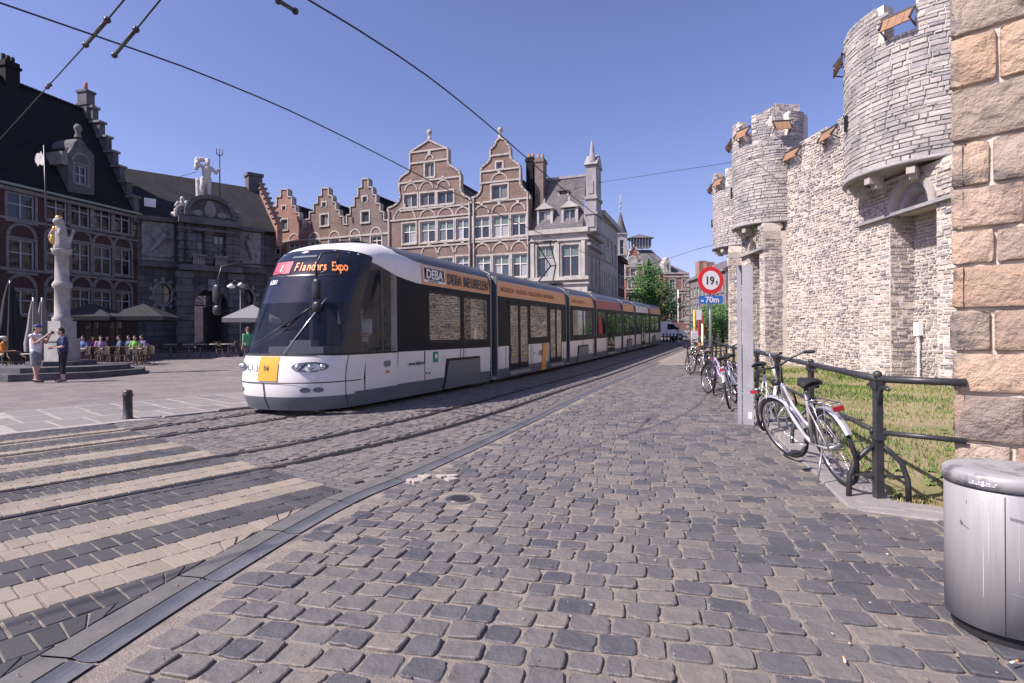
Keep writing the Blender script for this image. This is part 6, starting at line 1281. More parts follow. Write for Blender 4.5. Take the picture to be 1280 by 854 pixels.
# side wings
ov = []
for x0, x1, xo, yo in ((40, 213, 150, 608), (458, 580, 505, 628)):
    a, c = rc(x0, x1, 300, 400)[:2]; a, c = max(a, 0.02), min(c, uR + 1.2); uo, zo = V.uvw(CV[0] + xo * CV[2], CV[1] + yo * CV[2])
    V.holes.append([(uo + .5 * math.cos(2 * PI * i / 16), zo + .72 * math.sin(2 * PI * i / 16)) for i in range(16)]); V.wall([(a, -.5), (a, ze), (c, ze), (c, -.5)], 'stone_block'); ov.append((uo, zo))
    V.box('cornice', a, c, -.35, .1, ze - .1, ze + .2, M_['trim_shade']); zmid = rc(60, 200, 478, 520)[3]; V.box('cornice', a, c, -.4, .1, zmid - .25, zmid + .1, M_['trim_shade'])
    q = MB(); q.bb(a + .25, c - .25, -.06, .02, zmid + .2, ze - .15); pn = V.build(q, 'relief_panel', M_['statue_grey'])
    # reclining sea figure in relief
    cu = (a + c) / 2; w_ = (c - a - .7); h_ = ze - zmid - .6; z0 = zmid + .3; sgn = 1 if xo < 300 else -1
    S = lambda t: cu + sgn * (t - .5) * w_
    if sgn > 0: seg = [((S(.15), -.1, z0 + h_ * .18), (S(.45), -.18, z0 + h_ * .42), .12, .2), ((S(.45), -.18, z0 + h_ * .42), (S(.68), -.22, z0 + h_ * .68), .2, .24), ((S(.76), -.24, z0 + h_ * .86), (.16, .15, .19)), ((S(.66), -.2, z0 + h_ * .72), (S(.9), -.25, z0 + h_ * .6), .1, .07), ((S(.5), -.18, z0 + h_ * .5), (S(.25), -.2, z0 + h_ * .66), .1, .07), ((S(.05), -.06, z0 + h_ * .1), (S(.95), -.06, z0 + h_ * .12), .14, .18), ((S(.25), -.06, z0 + h_ * .7), (S(.1), -.06, z0 + h_ * .9), .12, .1)]
    else: seg = [((S(.3), -.15, z0 + h_ * .15), (S(.5), -.2, z0 + h_ * .45), .15, .2), ((S(.5), -.2, z0 + h_ * .45), (S(.62), -.24, z0 + h_ * .72), .2, .22), ((S(.56), -.26, z0 + h_ * .9), (.15, .15, .18)), ((S(.65), -.2, z0 + h_ * .72), (S(.3), -.28, z0 + h_ * .45), .1, .07), ((S(.1), -.08, z0 + h_ * .12), (S(.9), -.08, z0 + h_ * .1), .14, .16)]
    mk('relief_figure', blob(seg, .05), M_['statue_grey'], pn)
for uo, zo in ov:                                             # oval windows in sculpted cartouches
    p = MB(); p.add([(uo + .5 * math.cos(2 * PI * i / 16), .2, zo + .72 * math.sin(2 * PI * i / 16)) for i in range(16)], [tuple(range(16))]); ow = V.build(p, 'oval_window', M_['pane_dark'])
    q = MB(); q.tube([(uo + .58 * math.cos(2 * PI * i / 20), -.06, zo + .82 * math.sin(2 * PI * i / 20)) for i in range(20)], .12, 8, close=True); V.build(q, 'cartouche', M_['statue_grey'], ow)
    for k in range(10): an = 2 * PI * k / 10 + .3; q = MB(); q.ball((uo + .78 * math.cos(an), -.08, zo + 1.05 * math.sin(an)), (.17, .1, .17), 8); V.build(q, 'scroll', M_['statue_grey'], ow)
    V.box('glazing_bar', uo - .03, uo + .03, .14, .19, zo - .68, zo + .68, M_['frame_dark'], ow); V.box('glazing_bar', uo - .46, uo + .46, .14, .186, zo - .03, zo + .03, M_['frame_dark'], ow)
# portal
YP = -.75; V.holes = [archp, [(wl_[0], wl_[2]), (wl_[1], wl_[2]), (wl_[1], wl_[3]), (wl_[0], wl_[3])], [(wr_[0], wr_[2]), (wr_[1], wr_[2]), (wr_[1], wr_[3]), (wr_[0], wr_[3])]]
V.holes[0] = [(u, max(z, -.45)) for u, z in archp]
V.wall([(pa, -.5), (pa, zc), (pb, zc), (pb, -.5)], 'stone_block', th=1.2, deep=.5, name='portal', y=YP)
for r in (wl_, wr_): V.win(r, 2, 4, frame='frame_dark', hole=False, base=YP, pane='pane', deep=.3)
zmid = rc(220, 440, 495, 540)[3]
for x in (222, 243, 335, 420, 447):
    u, _ = V.uvw(CV[0] + x * CV[2], CV[1] + 400 * CV[2]); n = 9
    for k in range(n): z0 = zmid + .2 + (zc - zmid - .3) * k / n; V.box('rusticated_block', u - (.3 if k % 2 else .24), u + (.3 if k % 2 else .24), YP - (.28 if k % 2 else .2), YP + .02, z0, z0 + (zc - zmid - .3) / n - .03, M_['trim_shade'])
for x in (230, 447):
    u, _ = V.uvw(CV[0] + x * CV[2], CV[1] + 650 * CV[2]); n = 12
    for k in range(n): z0 = -.1 + (zmid - .3) * k / n; V.box('rusticated_block', u - (.55 if k % 2 else .47), u + (.55 if k % 2 else .47), YP - (.32 if k % 2 else .24), YP + .02, z0, z0 + (zmid - .3) / n - .03, M_['trim_shade'])
for z, h, o in ((zmid - .35, .4, .5), (zc - .1, .45, .6), (zc - .55, .2, .4)): V.box('cornice', pa - .15, pb + .15, YP - o, YP + .05, z, z + h, M_['trim_shade'])
for r in (wl_, wr_):
    n = 6
    for k in range(n): q = MB(); q.lathe([(.06, 0), (.1, .15), (.06, .35), (.05, .5), (.08, .6)], (r[0] + (r[1] - r[0]) * (k + .5) / n, YP - .35, zmid + .06), 8); V.build(q, 'baluster', M_['trim_grey'])
    V.box('balcony_rail', r[0] - .1, r[1] + .1, YP - .48, YP - .22, zmid + .67, zmid + .8, M_['trim_grey'])
V.arch(ac, zs, ra + .45, .42, 'trim_shade', YP - .12, YP + .05)
V.box('keystone', ac - .25, ac + .25, YP - .35, YP, zs + ra - .1, zs + ra + .7, M_['statue_grey'])
S = [((ac, YP - .42, zs + ra + .35), (.2, .16, .26))]; mk('mask', blob(S, .05), M_['statue_grey'], V.root)
q = MB(); q.bb(ac - ra, ac - ra - .3, YP + .5, 7, -.1, zs + .2); q.bb(ac + ra, ac + ra + .3, YP + .5, 7, -.1, zs + .2); q.bb(ac - ra - .3, ac + ra + .3, YP + .5, 7, zs + ra + .05, zs + ra + .3); V.build(q, 'passage', M_['trim_shade'])
q = MB(); q.tube([(ac - ra, YP + .25, zs - .05), (ac + ra, YP + .25, zs - .05)], .06, 6)
for k in range(9): an = PI * (k + .5) / 9; q.tube([(ac, YP + .25, zs), (ac + ra * math.cos(an), YP + .25, zs + ra * math.sin(an))], .03, 5)
V.build(q, 'fanlight_grille', M_['iron'])
q = MB(); q.bb(ac - 9, ac + 4, 16, 16.4, -.1, 7); V.build(q, 'courtyard_wall', M_['trim_white'])
# pediment
cp_ = (pa + pb) / 2; hp = (pb - pa) / 2 - .35; zt = V.uvw(CV[0] + 340 * CV[2], CV[1] + 212 * CV[2])[1] - zc - .35; n = 18
P = [(cp_ + hp * math.cos(PI * i / n), zc + .35 + zt * math.sin(PI * i / n) ** .8) for i in range(n + 1)]; q = MB(); q.prism(P, YP - .2, YP + .9); pd = V.build(q, 'pediment', M_['trim_shade'])
for a, c in zip(P, P[1:]): q = MB(); q.bar((a[0], YP - .1, a[1] + .08), (c[0], YP - .1, c[1] + .08), .3, 1.0, up=(0, 1, 0)); V.build(q, 'pediment_moulding', M_['trim_shade'], pd)
mk('coat_of_arms', blob([((cp_, YP - .25, zc + .35 + zt * .45), (.42, .14, .6)), ((cp_, YP - .25, zc + .35 + zt * .82), (.3, .14, .16)), ((cp_ - .8, YP - .22, zc + .35 + zt * .25), (.4, .1, .25)), ((cp_ + .8, YP - .22, zc + .35 + zt * .25), (.4, .1, .25)), ((cp_ - 1.4, YP - .2, zc + .7), (.35, .1, .2)), ((cp_ + 1.4, YP - .2, zc + .7), (.35, .1, .2))], .05), M_['statue_grey'], pd)
for sg, u in ((-1, pa + .1), (1, pb - .1)):
    q = MB(); q.tube([(u + sg * -.0 + .32 * math.cos(a) * (1 - a / 14), YP - .15, zc + .75 + .32 * math.sin(a) * (1 - a / 14)) for a in [i * .6 for i in range(18)]], .15, 8); V.build(q, 'volute', M_['trim_grey'], pd)
wv = lambda u, y, z: V.root.matrix_basis @ Vector((u, y, z))
bpy.context.view_layer.update()
def statue(name, label, u, y, z, segs, rz=0, extra=None):
    e = empty(name, V.root.matrix_world @ Vector((u, y, z)), V.root.rotation_euler.z + rz, label, 'statue'); mk('figure', blob(segs, .04), M_['statue'], e)
    if extra: extra(e)
    return e
zt_ = zc + .35 + zt + .1; ht = V.uvw(CV[0] + 325 * CV[2], CV[1] + 32 * CV[2])[1] - zt_; k = ht / 1.75
nep = [((0, 0, .95), (.17, .14, .15)), ((0, 0, .95), (.03, .02, 1.3), .15, .19), ((.03, 0, 1.32), (.22, .15, .17)), ((.04, 0, 1.45), (.05, -.03, 1.6), .08, .08), ((.06, -.04, 1.66), (.1, .12, .13)), ((.06, -.12, 1.58), (.08, .07, .11)), ((-.1, 0, .9), (-.16, -.06, .5), .12, .09), ((-.16, -.06, .5), (-.14, .05, .06), .085, .06), ((.1, 0, .9), (.1, -.02, .48), .12, .09), ((.1, -.02, .48), (.14, 0, .06), .085, .06), ((.2, 0, 1.4), (.38, -.04, 1.2), .08, .065), ((.38, -.04, 1.2), (.5, -.14, 1.38), .06, .05), ((-.16, 0, 1.42), (-.36, 0, 1.5), .08, .065), ((-.36, 0, 1.5), (-.22, .02, 1.72), .06, .05), ((-.36, .05, 1.3), (-.3, .1, 1.7), .1, .12), ((-.2, .12, 1.72), (.1, .12, 1.75), .1, .08), ((0, 0, .05), (.35, .25, .1)), ((-.25, .1, .1), (-.3, .1, .8), .13, .1)]
sc3 = lambda S: [tuple(((Vector(a) * k) if isinstance(a, tuple) and i == 0 else (tuple(x * k for x in a) if isinstance(a, tuple) and len(s) == 2 else (Vector(a) * k if isinstance(a, tuple) else a * k))) for i, a in enumerate(s)) for s in S]
def trident(e):
    q = MB(); x, y = .5 * k, -.14 * k; q.tube([(x, y, .05), (x, y, 2.0 * k)], .045, 8)
    for dx in (-.12, 0, .12): q.tube([(x, y, 1.95 * k), (x + dx * k, y, 2.02 * k), (x + dx * k, y, 2.25 * k)], .035, 6)
    q.build('trident', M_['trim_shade'], e)
statue('sea_god_statue', 'pale stone sea god holding a tall trident on top of the gateway', cp_ - .15, YP + .2, zt_ - .1, sc3(nep), 0, trident)
seat = [((0, 0, .3), (.34, .3, .3)), ((0, -.05, .45), (.05, .05, 1.0), .26, .2), ((.05, .05, 1.0), (.26, .18, .2)), ((.08, 0, 1.4), (.14, .15, .18)), ((.05, .05, 1.15), (.07, .02, 1.3), .1, .09), ((-.1, -.1, .45), (-.5, -.3, .5), .18, .13), ((-.5, -.3, .5), (-.55, -.3, .05), .12, .08), ((.2, 0, 1.1), (.42, -.1, .75), .1, .07), ((-.2, 0, 1.1), (-.45, -.1, .8), .1, .07), ((-.45, -.05, .2), (.3, .25, .2)), ((.3, .1, .8), (.45, .15, 1.25), .12, .14)]
pz = lambda u: zc + .35 + zt * math.sin(math.acos(max(-1, min(1, (u - cp_) / hp)))) ** .8
for u, lab, rz in ((cp_ - 1.75, 'crouching pale stone river figure left of the sea god', .3), (cp_ + 1.5, 'half-hidden reclining stone figure right of the sea god', PI - .5)):
    statue('river_figure_statue', lab, u, YP + .2, pz(u) - .1, seat if rz < 1 else [(tuple(Vector(s[0]) * .7), *[(tuple(x * .7 for x in b) if isinstance(b, tuple) else b * .7) for b in s[1:]]) for s in seat], rz)
# roofs of the fish market
zr1 = V.uvw(150, 200, 5)[1]; zr2 = V.uvw(281, 238, 5)[1]; zr = (zr1 + zr2) / 2
q = MB(); q.add([(-.1, .3, ze + .15), (uR + 1.2, .3, ze + .15), (uR + 1.2, 5, zr), (-3, 5, zr), (uR + 1.2, 10, ze), (-3, 10, ze)], [(0, 1, 2, 3), (3, 2, 4, 5)]); V.build(q, 'roof', M_['slate_mid'])
q = MB(); q.bb(.1, ac - ra - .5, .6, 9, .05, ze - .1); V.build(q, 'hall_body', M_['stone_block']); q = MB(); q.bb(ac + ra + .5, uR + 1.1, .6, 9, .05, ze - .1); V.build(q, 'hall_body', M_['stone_block'])
a = V.uvw(CV[0] + 108 * CV[2], CV[1] + 240 * CV[2])[0]; f_ = .25; q = MB(); q.box((a, 1.4, ze + .15 + (zr - ze) * f_), (.7, .08, .9), 0); V.build(q, 'skylight', M_['white'])
uG = uR + 1.1; ns = 9
for k in range(ns):
    d0, d1 = 5 * k / ns, 5 * (k + 1) / ns; z1 = ze + (zr - ze) * (k + 1) / ns + .3; V.box('gable_step', uG, uG + .4, d0, d1, ze - 1, z1, M_['brick_pink']); V.box('step_cap', uG - .1, uG + .5, d0 - .06, d1 + .03, z1, z1 + .12, M_['trim_grey'])
zk = V.uvw(283, 212, 5)[1]; q = MB(); q.bb(uG - .8, uG + .3, 4.6, 5.6, zr - .6, zk); q.bb(uG - .9, uG + .4, 4.5, 5.7, zk - .25, zk); V.build(q, 'chimney', M_['trim_shade'])
# ---------------------------------------------------------------- column monument with steps
CX = at(78, 420, 20.9); cm = empty('column_monument', (CX.x, CX.y, gz(CX.y)), R(-14), 'tall ringed stone column with heraldic beast on top standing on broad steps', 'monument')
for k, (h0, h1, r) in enumerate(((0, .18, 2.55), (.181, .36, 2.05), (.361, .52, 1.0))):
    n = 8; q = MB(); P = [Vector((r * 1.08 * math.cos(R(22.5 + 45 * i)), r * 1.08 * math.sin(R(22.5 + 45 * i)), 0)) for i in range(8)]
    q.add([p + Vector((0, 0, h0 - (.1 if k == 0 else 0))) for p in P] + [p + Vector((0, 0, h1)) for p in P], [(i, (i + 1) % 8, (i + 1) % 8 + 8, i + 8) for i in range(8)] + [tuple(range(8, 16))]); q.build('step', M_['trim_shade'], cm)
Hc = 5.95 - gz(CX.y); q = MB(); q.bb(-.38, .38, -.38, .38, .521, 1.25); q.bb(-.42, .42, -.42, .42, 1.251, 1.36); q.bb(-.3, .3, -.3, .3, 1.361, 2.0); pdt = q.build('pedestal', M_['column_stone'], cm)
q = MB(); q.lathe([(.3, 2.0), (.32, 2.1), (.24, 2.2), (.23, 3.2), (.29, 3.25), (.31, 3.35), (.26, 3.45), (.22, 3.5), (.21, 4.45), (.28, 4.5), (.31, 4.6), (.33, 4.68), (0, 4.68)], n=20); q.build('shaft', M_['column_stone'], cm)
mk('heraldic_beast', blob([((0, 0, 4.75), (0, 0, 5.05), .26, .24), ((0, -.02, 5.1), (.02, -.05, 5.5), .22, .17), ((.02, -.12, 5.68), (.17, .2, .16)), ((-.15, -.2, 5.35), (-.2, -.3, 5.1), .07, .05), ((.18, -.2, 5.35), (.24, -.28, 5.2), .07, .05), ((.22, .1, 4.9), (.3, .2, 5.4), .06, .05)], .03), M_['column_stone'], cm)
q = MB(); q.ball((-.16, -.22, 5.05), (.12, .1, .2), 10); q.ball((0, -.1, 5.84), (.12, .12, .08), 10); q.ball((-.1, -.2, 5.4), (.06, .06, .12), 8); q.build('gilded_shield', M_['gold'], cm)
zt_ = at(62, 185, 20.9).z; q = MB(); q.tube([(-.3, -.3, 4.7), (-.42, -.3, zt_)], .025, 6); mast = q.build('mast', M_['iron'], cm)
q = MB(); random.seed(3); P = [(-.62 + random.uniform(.7, 1.25) * .22 * math.cos(2 * PI * i / 16), -.3, zt_ - .5 + random.uniform(.6, 1.25) * .28 * math.sin(2 * PI * i / 16)) for i in range(16)]; q.prism([(p[0], p[2]) for p in P], -.31, -.295); q.build('lion_vane', M_['statue'], mast)
# ================================================================ END OF THE STREET
random.seed(61)
def facing(x0, x1, Y, name, label, cat='house', group=None): return Fac(Plane(x0, Y, x1, Y), x0, name, label, cat, group)
Id = (0, 0, 1)
# church tower with spire
F = facing(770, 785, 80, 'church_tower', 'slim pale church tower with a slate spire behind the street houses', 'tower'); a, c, _, zt = F.rect(Id, 770.5, 784.5, 293, 400)
F.win(F.rect(Id, 775, 780, 300, 318), 1, 2, frame='trim_white', pane='pane_dark'); F.wall([(a, -.5), (a, zt), (c, zt), (c, -.5)], 'trim_white', th=1.6); F.box('cornice', a - .12, c + .12, -.15, 1.9, zt, zt + .2, M_['trim_white']); m_ = (a + c) / 2
z1 = F.rect(Id, 775, 780, 266, 300)[3]; z2 = F.rect(Id, 775, 780, 242, 300)[3]; q = MB(); q.lathe([((c - a) * .62, zt + .2), ((c - a) * .34, zt + .2 + (z1 - zt) * .45), (.14, z1)], (m_, .8, 0), 8); F.build(q, 'spire', M_['slate_grey']); q = MB(); q.tube([(m_, .8, z1 - .1), (m_, .8, z2)], .05, 6)
for k in range(3): q.ball((m_, .8, z1 + (z2 - z1) * (.1 + .25 * k)), .16, 8)
F.build(q, 'finial', M_['trim_white']); F.box('tower_body', a + .05, c - .05, .4, 1.5, 0, zt, M_['trim_white'])
# red gabled house with pale bands
F = facing(783, 808, 76, 'red_gabled_house', 'red brick house with pale stone bands and a scrolled gable behind the tree'); P = F.pts(C7, [(162, 420), (162, 350), (172, 335), (180, 310), (184, 290), (196, 268), (208, 265), (220, 285), (228, 305), (232, 330), (250, 350), (250, 420)])
for r in ((188, 212, 372, 410), (176, 192, 425, 470), (206, 226, 425, 470), (176, 192, 500, 545), (206, 226, 500, 545)): F.win(F.rect(C7, *r), 2, 2, surround='trim_white')
F.wall([(P[0][0], -.5)] + P + [(P[-1][0], -.5)], 'brick_red'); F.coping(P, h=.2, m='trim_white')
for y in (350, 365, 415, 475, 490, 555): z = F.uvw(C7[0] + 205 * C7[2], C7[1] + y * C7[2])[1]; F.band(P[0][0], P[-1][0], z, .22, 'trim_white')
q = MB(); u, z = F.uvw(C7[0] + 198 * C7[2], C7[1] + 335 * C7[2]); q.lathe([(.0, 0), (.45, 0), (.6, .05), (.75, .0)], n=16, M=Matrix.Translation((u, -.05, z)) @ Matrix.Rotation(R(90), 4, 'X')); F.build(q, 'round_window', M_['trim_white']); F.gable_roof(P[0][0] + .2, P[-1][0] - .2, P[1][1] - .6, max(p[1] for p in P) - 2, m='slate_grey')
# big slate roof with glazed lantern
F = facing(786, 858, 96, 'slate_roofed_hall', 'large building with grey slate hipped roof and a glazed rooftop lantern', 'building'); a, c, z0, ze = F.rect(Id, 784, 852, 345, 420); zr = F.rect(Id, 790, 815, 307, 330)[3]
for k in range(5): u = a + .6 + k * (c - a) / 5; F.win((u, u + 1.1, ze - 3.2, ze - .8), 2, 2)
F.wall([(a, -.5), (a, ze), (c, ze), (c, -.5)], 'brick_grey'); r1, r2 = F.rect(Id, 786, 812, 307, 330)[:2]; q = MB(); q.add([(a, .2, ze), (c, .2, ze), (r2 + 1.5, 5, zr), (r1, 5, zr), (c, 10, ze), (a, 10, ze)], [(0, 1, 2, 3), (1, 4, 2), (4, 5, 3, 2), (5, 0, 3)]); F.build(q, 'roof', M_['slate_grey'])
l1, l2, lz0, lz1 = F.rect(Id, 787, 812, 299, 308, 5); q = MB(); q.bb(l1, l2, 4, 6, lz0 - .3, lz1); F.build(q, 'lantern', M_['pane'])
for k in range(8): F.box('lantern_post', l1 + (l2 - l1) * k / 7 - .06, l1 + (l2 - l1) * k / 7 + .06, 3.9, 4.02, lz0 - .3, lz1, M_['frame'])
q = MB(); q.add([(l1 - .5, 3.4, lz1), (l2 + .5, 3.4, lz1), (l2 + .5, 6.6, lz1), (l1 - .5, 6.6, lz1), ((l1 + l2) / 2, 5, lz1 + .9)], [(0, 1, 4), (1, 2, 4), (2, 3, 4), (3, 0, 4)]); F.build(q, 'lantern_roof', M_['slate_grey'])
# red brick block with pale bands on the corner
F = facing(832, 862, 74, 'red_brick_block', 'red brick corner block with pale stone bands and steep grey roof'); a, c, _, ze = F.rect(C7, 350, 472, 395, 660)
for r in ((378, 404, 425, 472), (378, 404, 500, 545), (378, 404, 570, 610), (440, 452, 425, 470), (440, 452, 500, 545), (440, 452, 570, 612)): F.win(F.rect(C7, *r), 2, 3, surround='trim_white')
F.wall([(a, -.5), (a, ze), (c, ze), (c, -.5)], 'brick_red')
for y in (398, 415, 480, 495, 555, 625): F.band(a, c, F.uvw(C7[0] + 410 * C7[2], C7[1] + y * C7[2])[1], .2, 'trim_white')
for k in range(14): F.box('quoin', c - (.7 if k % 2 else .45), c + .03, -.04, .05, k * ze / 14, (k + .7) * ze / 14, M_['trim_white'])
zr = F.rect(C7, 300, 380, 300, 400)[3]; q = MB(); q.add([(a - 1, .2, ze), (c + .1, .2, ze), (c - 3.4, 4, zr), (a - 1, 4, zr), (c + .1, 9, ze), (a - 1, 9, ze)], [(0, 1, 2, 3), (1, 4, 2), (3, 2, 4, 5)]); F.build(q, 'roof', M_['slate_grey'])
d0, d1, dz0, dz1 = F.rect(C7, 350, 384, 345, 392); q = MB(); q.prism([(d0, dz0), (d1, dz0), (d1, dz1), ((d0 + d1) / 2, dz1 + .9), (d0, dz1)], .1, 2.5); dm = F.build(q, 'dormer', M_['trim_white']); F.box('dormer_window', d0 + .5, d1 - .5, .04, .095, dz0 + .4, dz1, M_['pane'], dm)
F.box('house_body', a, c - .02, .6, 9, 0, ze - .02, M_['brick_red'])
# long pale terrace receding to the right, with chimneys
PT = Plane(862, 74.3, 908, 62)
F = Fac(PT, 862, 'pale_terrace', 'long pale grey terrace with many windows and chimneys beyond the road sign', 'terrace'); L = (PT.b - PT.a).length; ze = F.uvw(880, 346)[1]
for k in range(9):
    for j in range(3): u = .5 + k * (L - .6) / 9; z = 1 + j * (ze - 1.2) / 3; F.win((u, u + (L - .6) / 9 - .7, z, z + (ze - 1.2) / 3 - .9), 2, 2, surround='trim_grey')
F.wall([(0, -.5), (0, ze), (L, ze), (L, -.5)], 'trim_grey'); F.band(0, L, ze - .05, .35, 'trim_grey', -.3, 'cornice'); F.box('house_body', .05, L - .05, .6, 8, 0, ze - .1, M_['trim_grey'])
q = MB(); q.prism([(.2, ze), (4, ze + 2.4), (8, ze)], .02, L, M=Matrix(((0, 1, 0, 0), (1, 0, 0, 0), (0, 0, 1, 0), (0, 0, 0, 1)))); F.build(q, 'roof', M_['slate_grey'])
for x, y, w_ in ((876, 327, 5), (886, 328, 4), (897, 331, 5)):
    a, c, _, z1 = F.rect(Id, x - w_ / 2, x + w_ / 2, y, 360, 4); F.box('chimney', a, c, 3.5, 4.6, ze, z1, M_['brick_pink' if x > 860 else 'trim_grey'])
# ---------------------------------------------------------------- trees
M_['leaf'] = mat('tree_leaf', (.05, .1, .03), rough=.6, scale=2, rnd=[(.03, .085, .03), (.055, .14, .04), (.09, .2, .05), (.14, .27, .07)])
M_['bark'] = mat('bark', (.09, .07, .055), (.05, .04, .035), rough=.9, scale=8, bump=.6, bscale=20)
def tree(name, label, base, lobes, n, ls, trunk_r=.2, group=None):
    e = empty(name, base, 0, label, 'tree', group); top = max(l[0][2] for l in lobes); q = MB()
    q.tube([(0, 0, -.2), (.05, .02, top * .35), (-.03, .04, top * .7), (0, 0, top)], [trunk_r, trunk_r * .8, trunk_r * .5, .03], 8)
    for l in lobes: q.tube([(0, 0, max(.6, l[0][2] * .45)), tuple(Vector(l[0]) * .6 + Vector((0, 0, l[0][2] * .22))), l[0]], [trunk_r * .4, trunk_r * .25, .02], 6)
    q.build('trunk', M_['bark'], e); b = MB(); tot = sum(l[1][0] * l[1][1] * l[1][2] for l in lobes)
    for l in lobes:
        c = Vector(l[0]); r = l[1]; nc = max(6, int(n / 22 * r[0] * r[1] * r[2] / tot))
        for k in range(nc):
            d = Vector((random.gauss(0, 1), random.gauss(0, 1), random.gauss(0, 1))).normalized() * random.uniform(.45, 1.05); cc = c + Vector((d.x * r[0], d.y * r[1], d.z * r[2])); tone = random.random() * .6
            for j in range(22):
                p = cc + Vector((random.gauss(0, 1), random.gauss(0, 1), random.gauss(0, .7))) * ls * 1.6; s_ = ls * random.uniform(.6, 1.3); u = Vector((random.gauss(0, 1), random.gauss(0, 1), random.gauss(0, 1))).normalized(); v = u.orthogonal().normalized(); b.rn = min(1, max(0, tone + random.uniform(0, .4)))
                b.add([p - u * s_ * .5, p + v * s_ * .28, p + u * s_ * .5, p - v * s_ * .28], [(0, 1, 2, 3)])
    stuff(b.build('crown', M_['leaf'], e, rn=True)); return e
p = bpos(814, 59); k = 59 / 700
tree('street_tree', 'full green street tree standing behind the tail of the tram', p, [((0, 0, 7.3), (1.2, 1.2, 1.2)), ((-.4, 0, 5.9), (1.9, 1.7, 1.2)), ((.6, .1, 5.2), (2.1, 1.8, 1.2)), ((-.9, 0, 4.2), (2.0, 1.8, 1.2)), ((1.2, 0, 3.7), (2.0, 1.8, 1.1)), ((-.2, -.3, 3.0), (2.2, 1.8, .9)), ((2.0, .3, 2.5), (1.4, 1.2, .8))], 15000, .2, .22)
for i, (x, Y, s_, lab) in enumerate(((893, 50, 1.0, 'dark green bushy tree beside the far end of the castle wall'), (903, 46, .8, 'low dark tree tucked against the far castle turret'), (884, 58, .9, 'small green tree behind the bus stop pole'))):
    tree('castle_side_tree', lab, bpos(x, Y), [((0, 0, 2.6 * s_), (1.3, 1.2, 1.0)), ((.4, 0, 1.7 * s_), (1.5, 1.3, .9)), ((-.4, .2, 1.4 * s_), (1.2, 1.2, .9)), ((.2, 0, 3.4 * s_), (.8, .8, .7))], 3500, .17, .14)
# ---------------------------------------------------------------- white van, street posts
vn = empty('white_van', bpos(826.5, 58) + Vector((0, 0, .02)), R(4), 'white delivery van parked beyond the end of the tram', 'van')
body = [(-1.6, .35), (2.35, .35), (2.4, .75), (2.3, 1.0), (1.55, 1.12), (.95, 1.82), (.6, 1.95), (-1.6, 1.98)]; q = MB(); q.prism(body, -.95, .95); q.build('body', M_['white'], vn)
q = MB(); q.prism([(1.42, 1.14), (.95, 1.7), (.35, 1.7), (.3, 1.14)], -.962, -.955); q.build('side_window', M_['pane_dark'], vn); q = MB(); q.prism([(1.57, 1.13), (1.0, 1.8), (.97, 1.78), (1.53, 1.12)], -.8, .8, M=Matrix.Translation((.03, 0, .02))); q.build('windscreen', M_['pane_dark'], vn)
for x in (-.95, 1.62): 
    for y in (-.86, .86): q = MB(); q.lathe([(.1, -.11), (.33, -.11), (.36, -.06), (.36, .06), (.33, .11), (.1, .11)], n=20, M=Matrix.Translation((x, y, .36)) @ Matrix.Rotation(R(90), 4, 'X')); wv_ = q.build('wheel', M_['black'], vn); q = MB(); q.lathe([(0, -.115), (.2, -.115), (.21, .115), (0, .115)], n=16, M=Matrix.Translation((x, y, .36)) @ Matrix.Rotation(R(90), 4, 'X')); q.build('hub_cap', M_['steel'], wv_)
q = MB(); q.box((2.33, -.7, .82), (.12, .36, .18)); q.build('headlight', M_['chrome'], vn); q = MB(); q.bb(-1.62, 2.42, -.97, .97, .33, .45); q.build('sill_trim', M_['dark_plastic'], vn); q = MB(); q.bb(.3, .32, -.956, -.951, .5, 1.7); q.build('door_seam', M_['groove'], vn); q = MB(); q.bb(1.3, 1.5, -1.15, -.97, 1.1, 1.35); q.build('wing_mirror', M_['dark_plastic'], vn)
for i in range(7):
    b_ = empty('dark_bollard', bpos(821 + i * 4.2, 54.5 - i * .35), 0, 'short dark bollard in the row in front of the white van', 'bollard', 'bollards in front of the van'); q = MB(); q.tube([(0, 0, 0), (0, 0, .75)], .07, 8); q.build('shaft', M_['iron'], b_); q = MB(); q.ball((0, 0, .77), .085, 8); q.build('cap', M_['iron'], b_)
lp_ = empty('white_lamp_pole', bpos(848, 57), 0, 'thin pale pole standing in front of the red brick block', 'pole'); q = MB(); q.tube([(0, 0, 0), (0, 0, 5.2)], .06, 8); q.build('shaft', M_['white'], lp_); q = MB(); q.box((.1, 0, 4.1), (.3, .2, .5)); q.box((.1, 0, 3.2), (.25, .2, .35)); q.build('signal_box', M_['iron'], lp_)
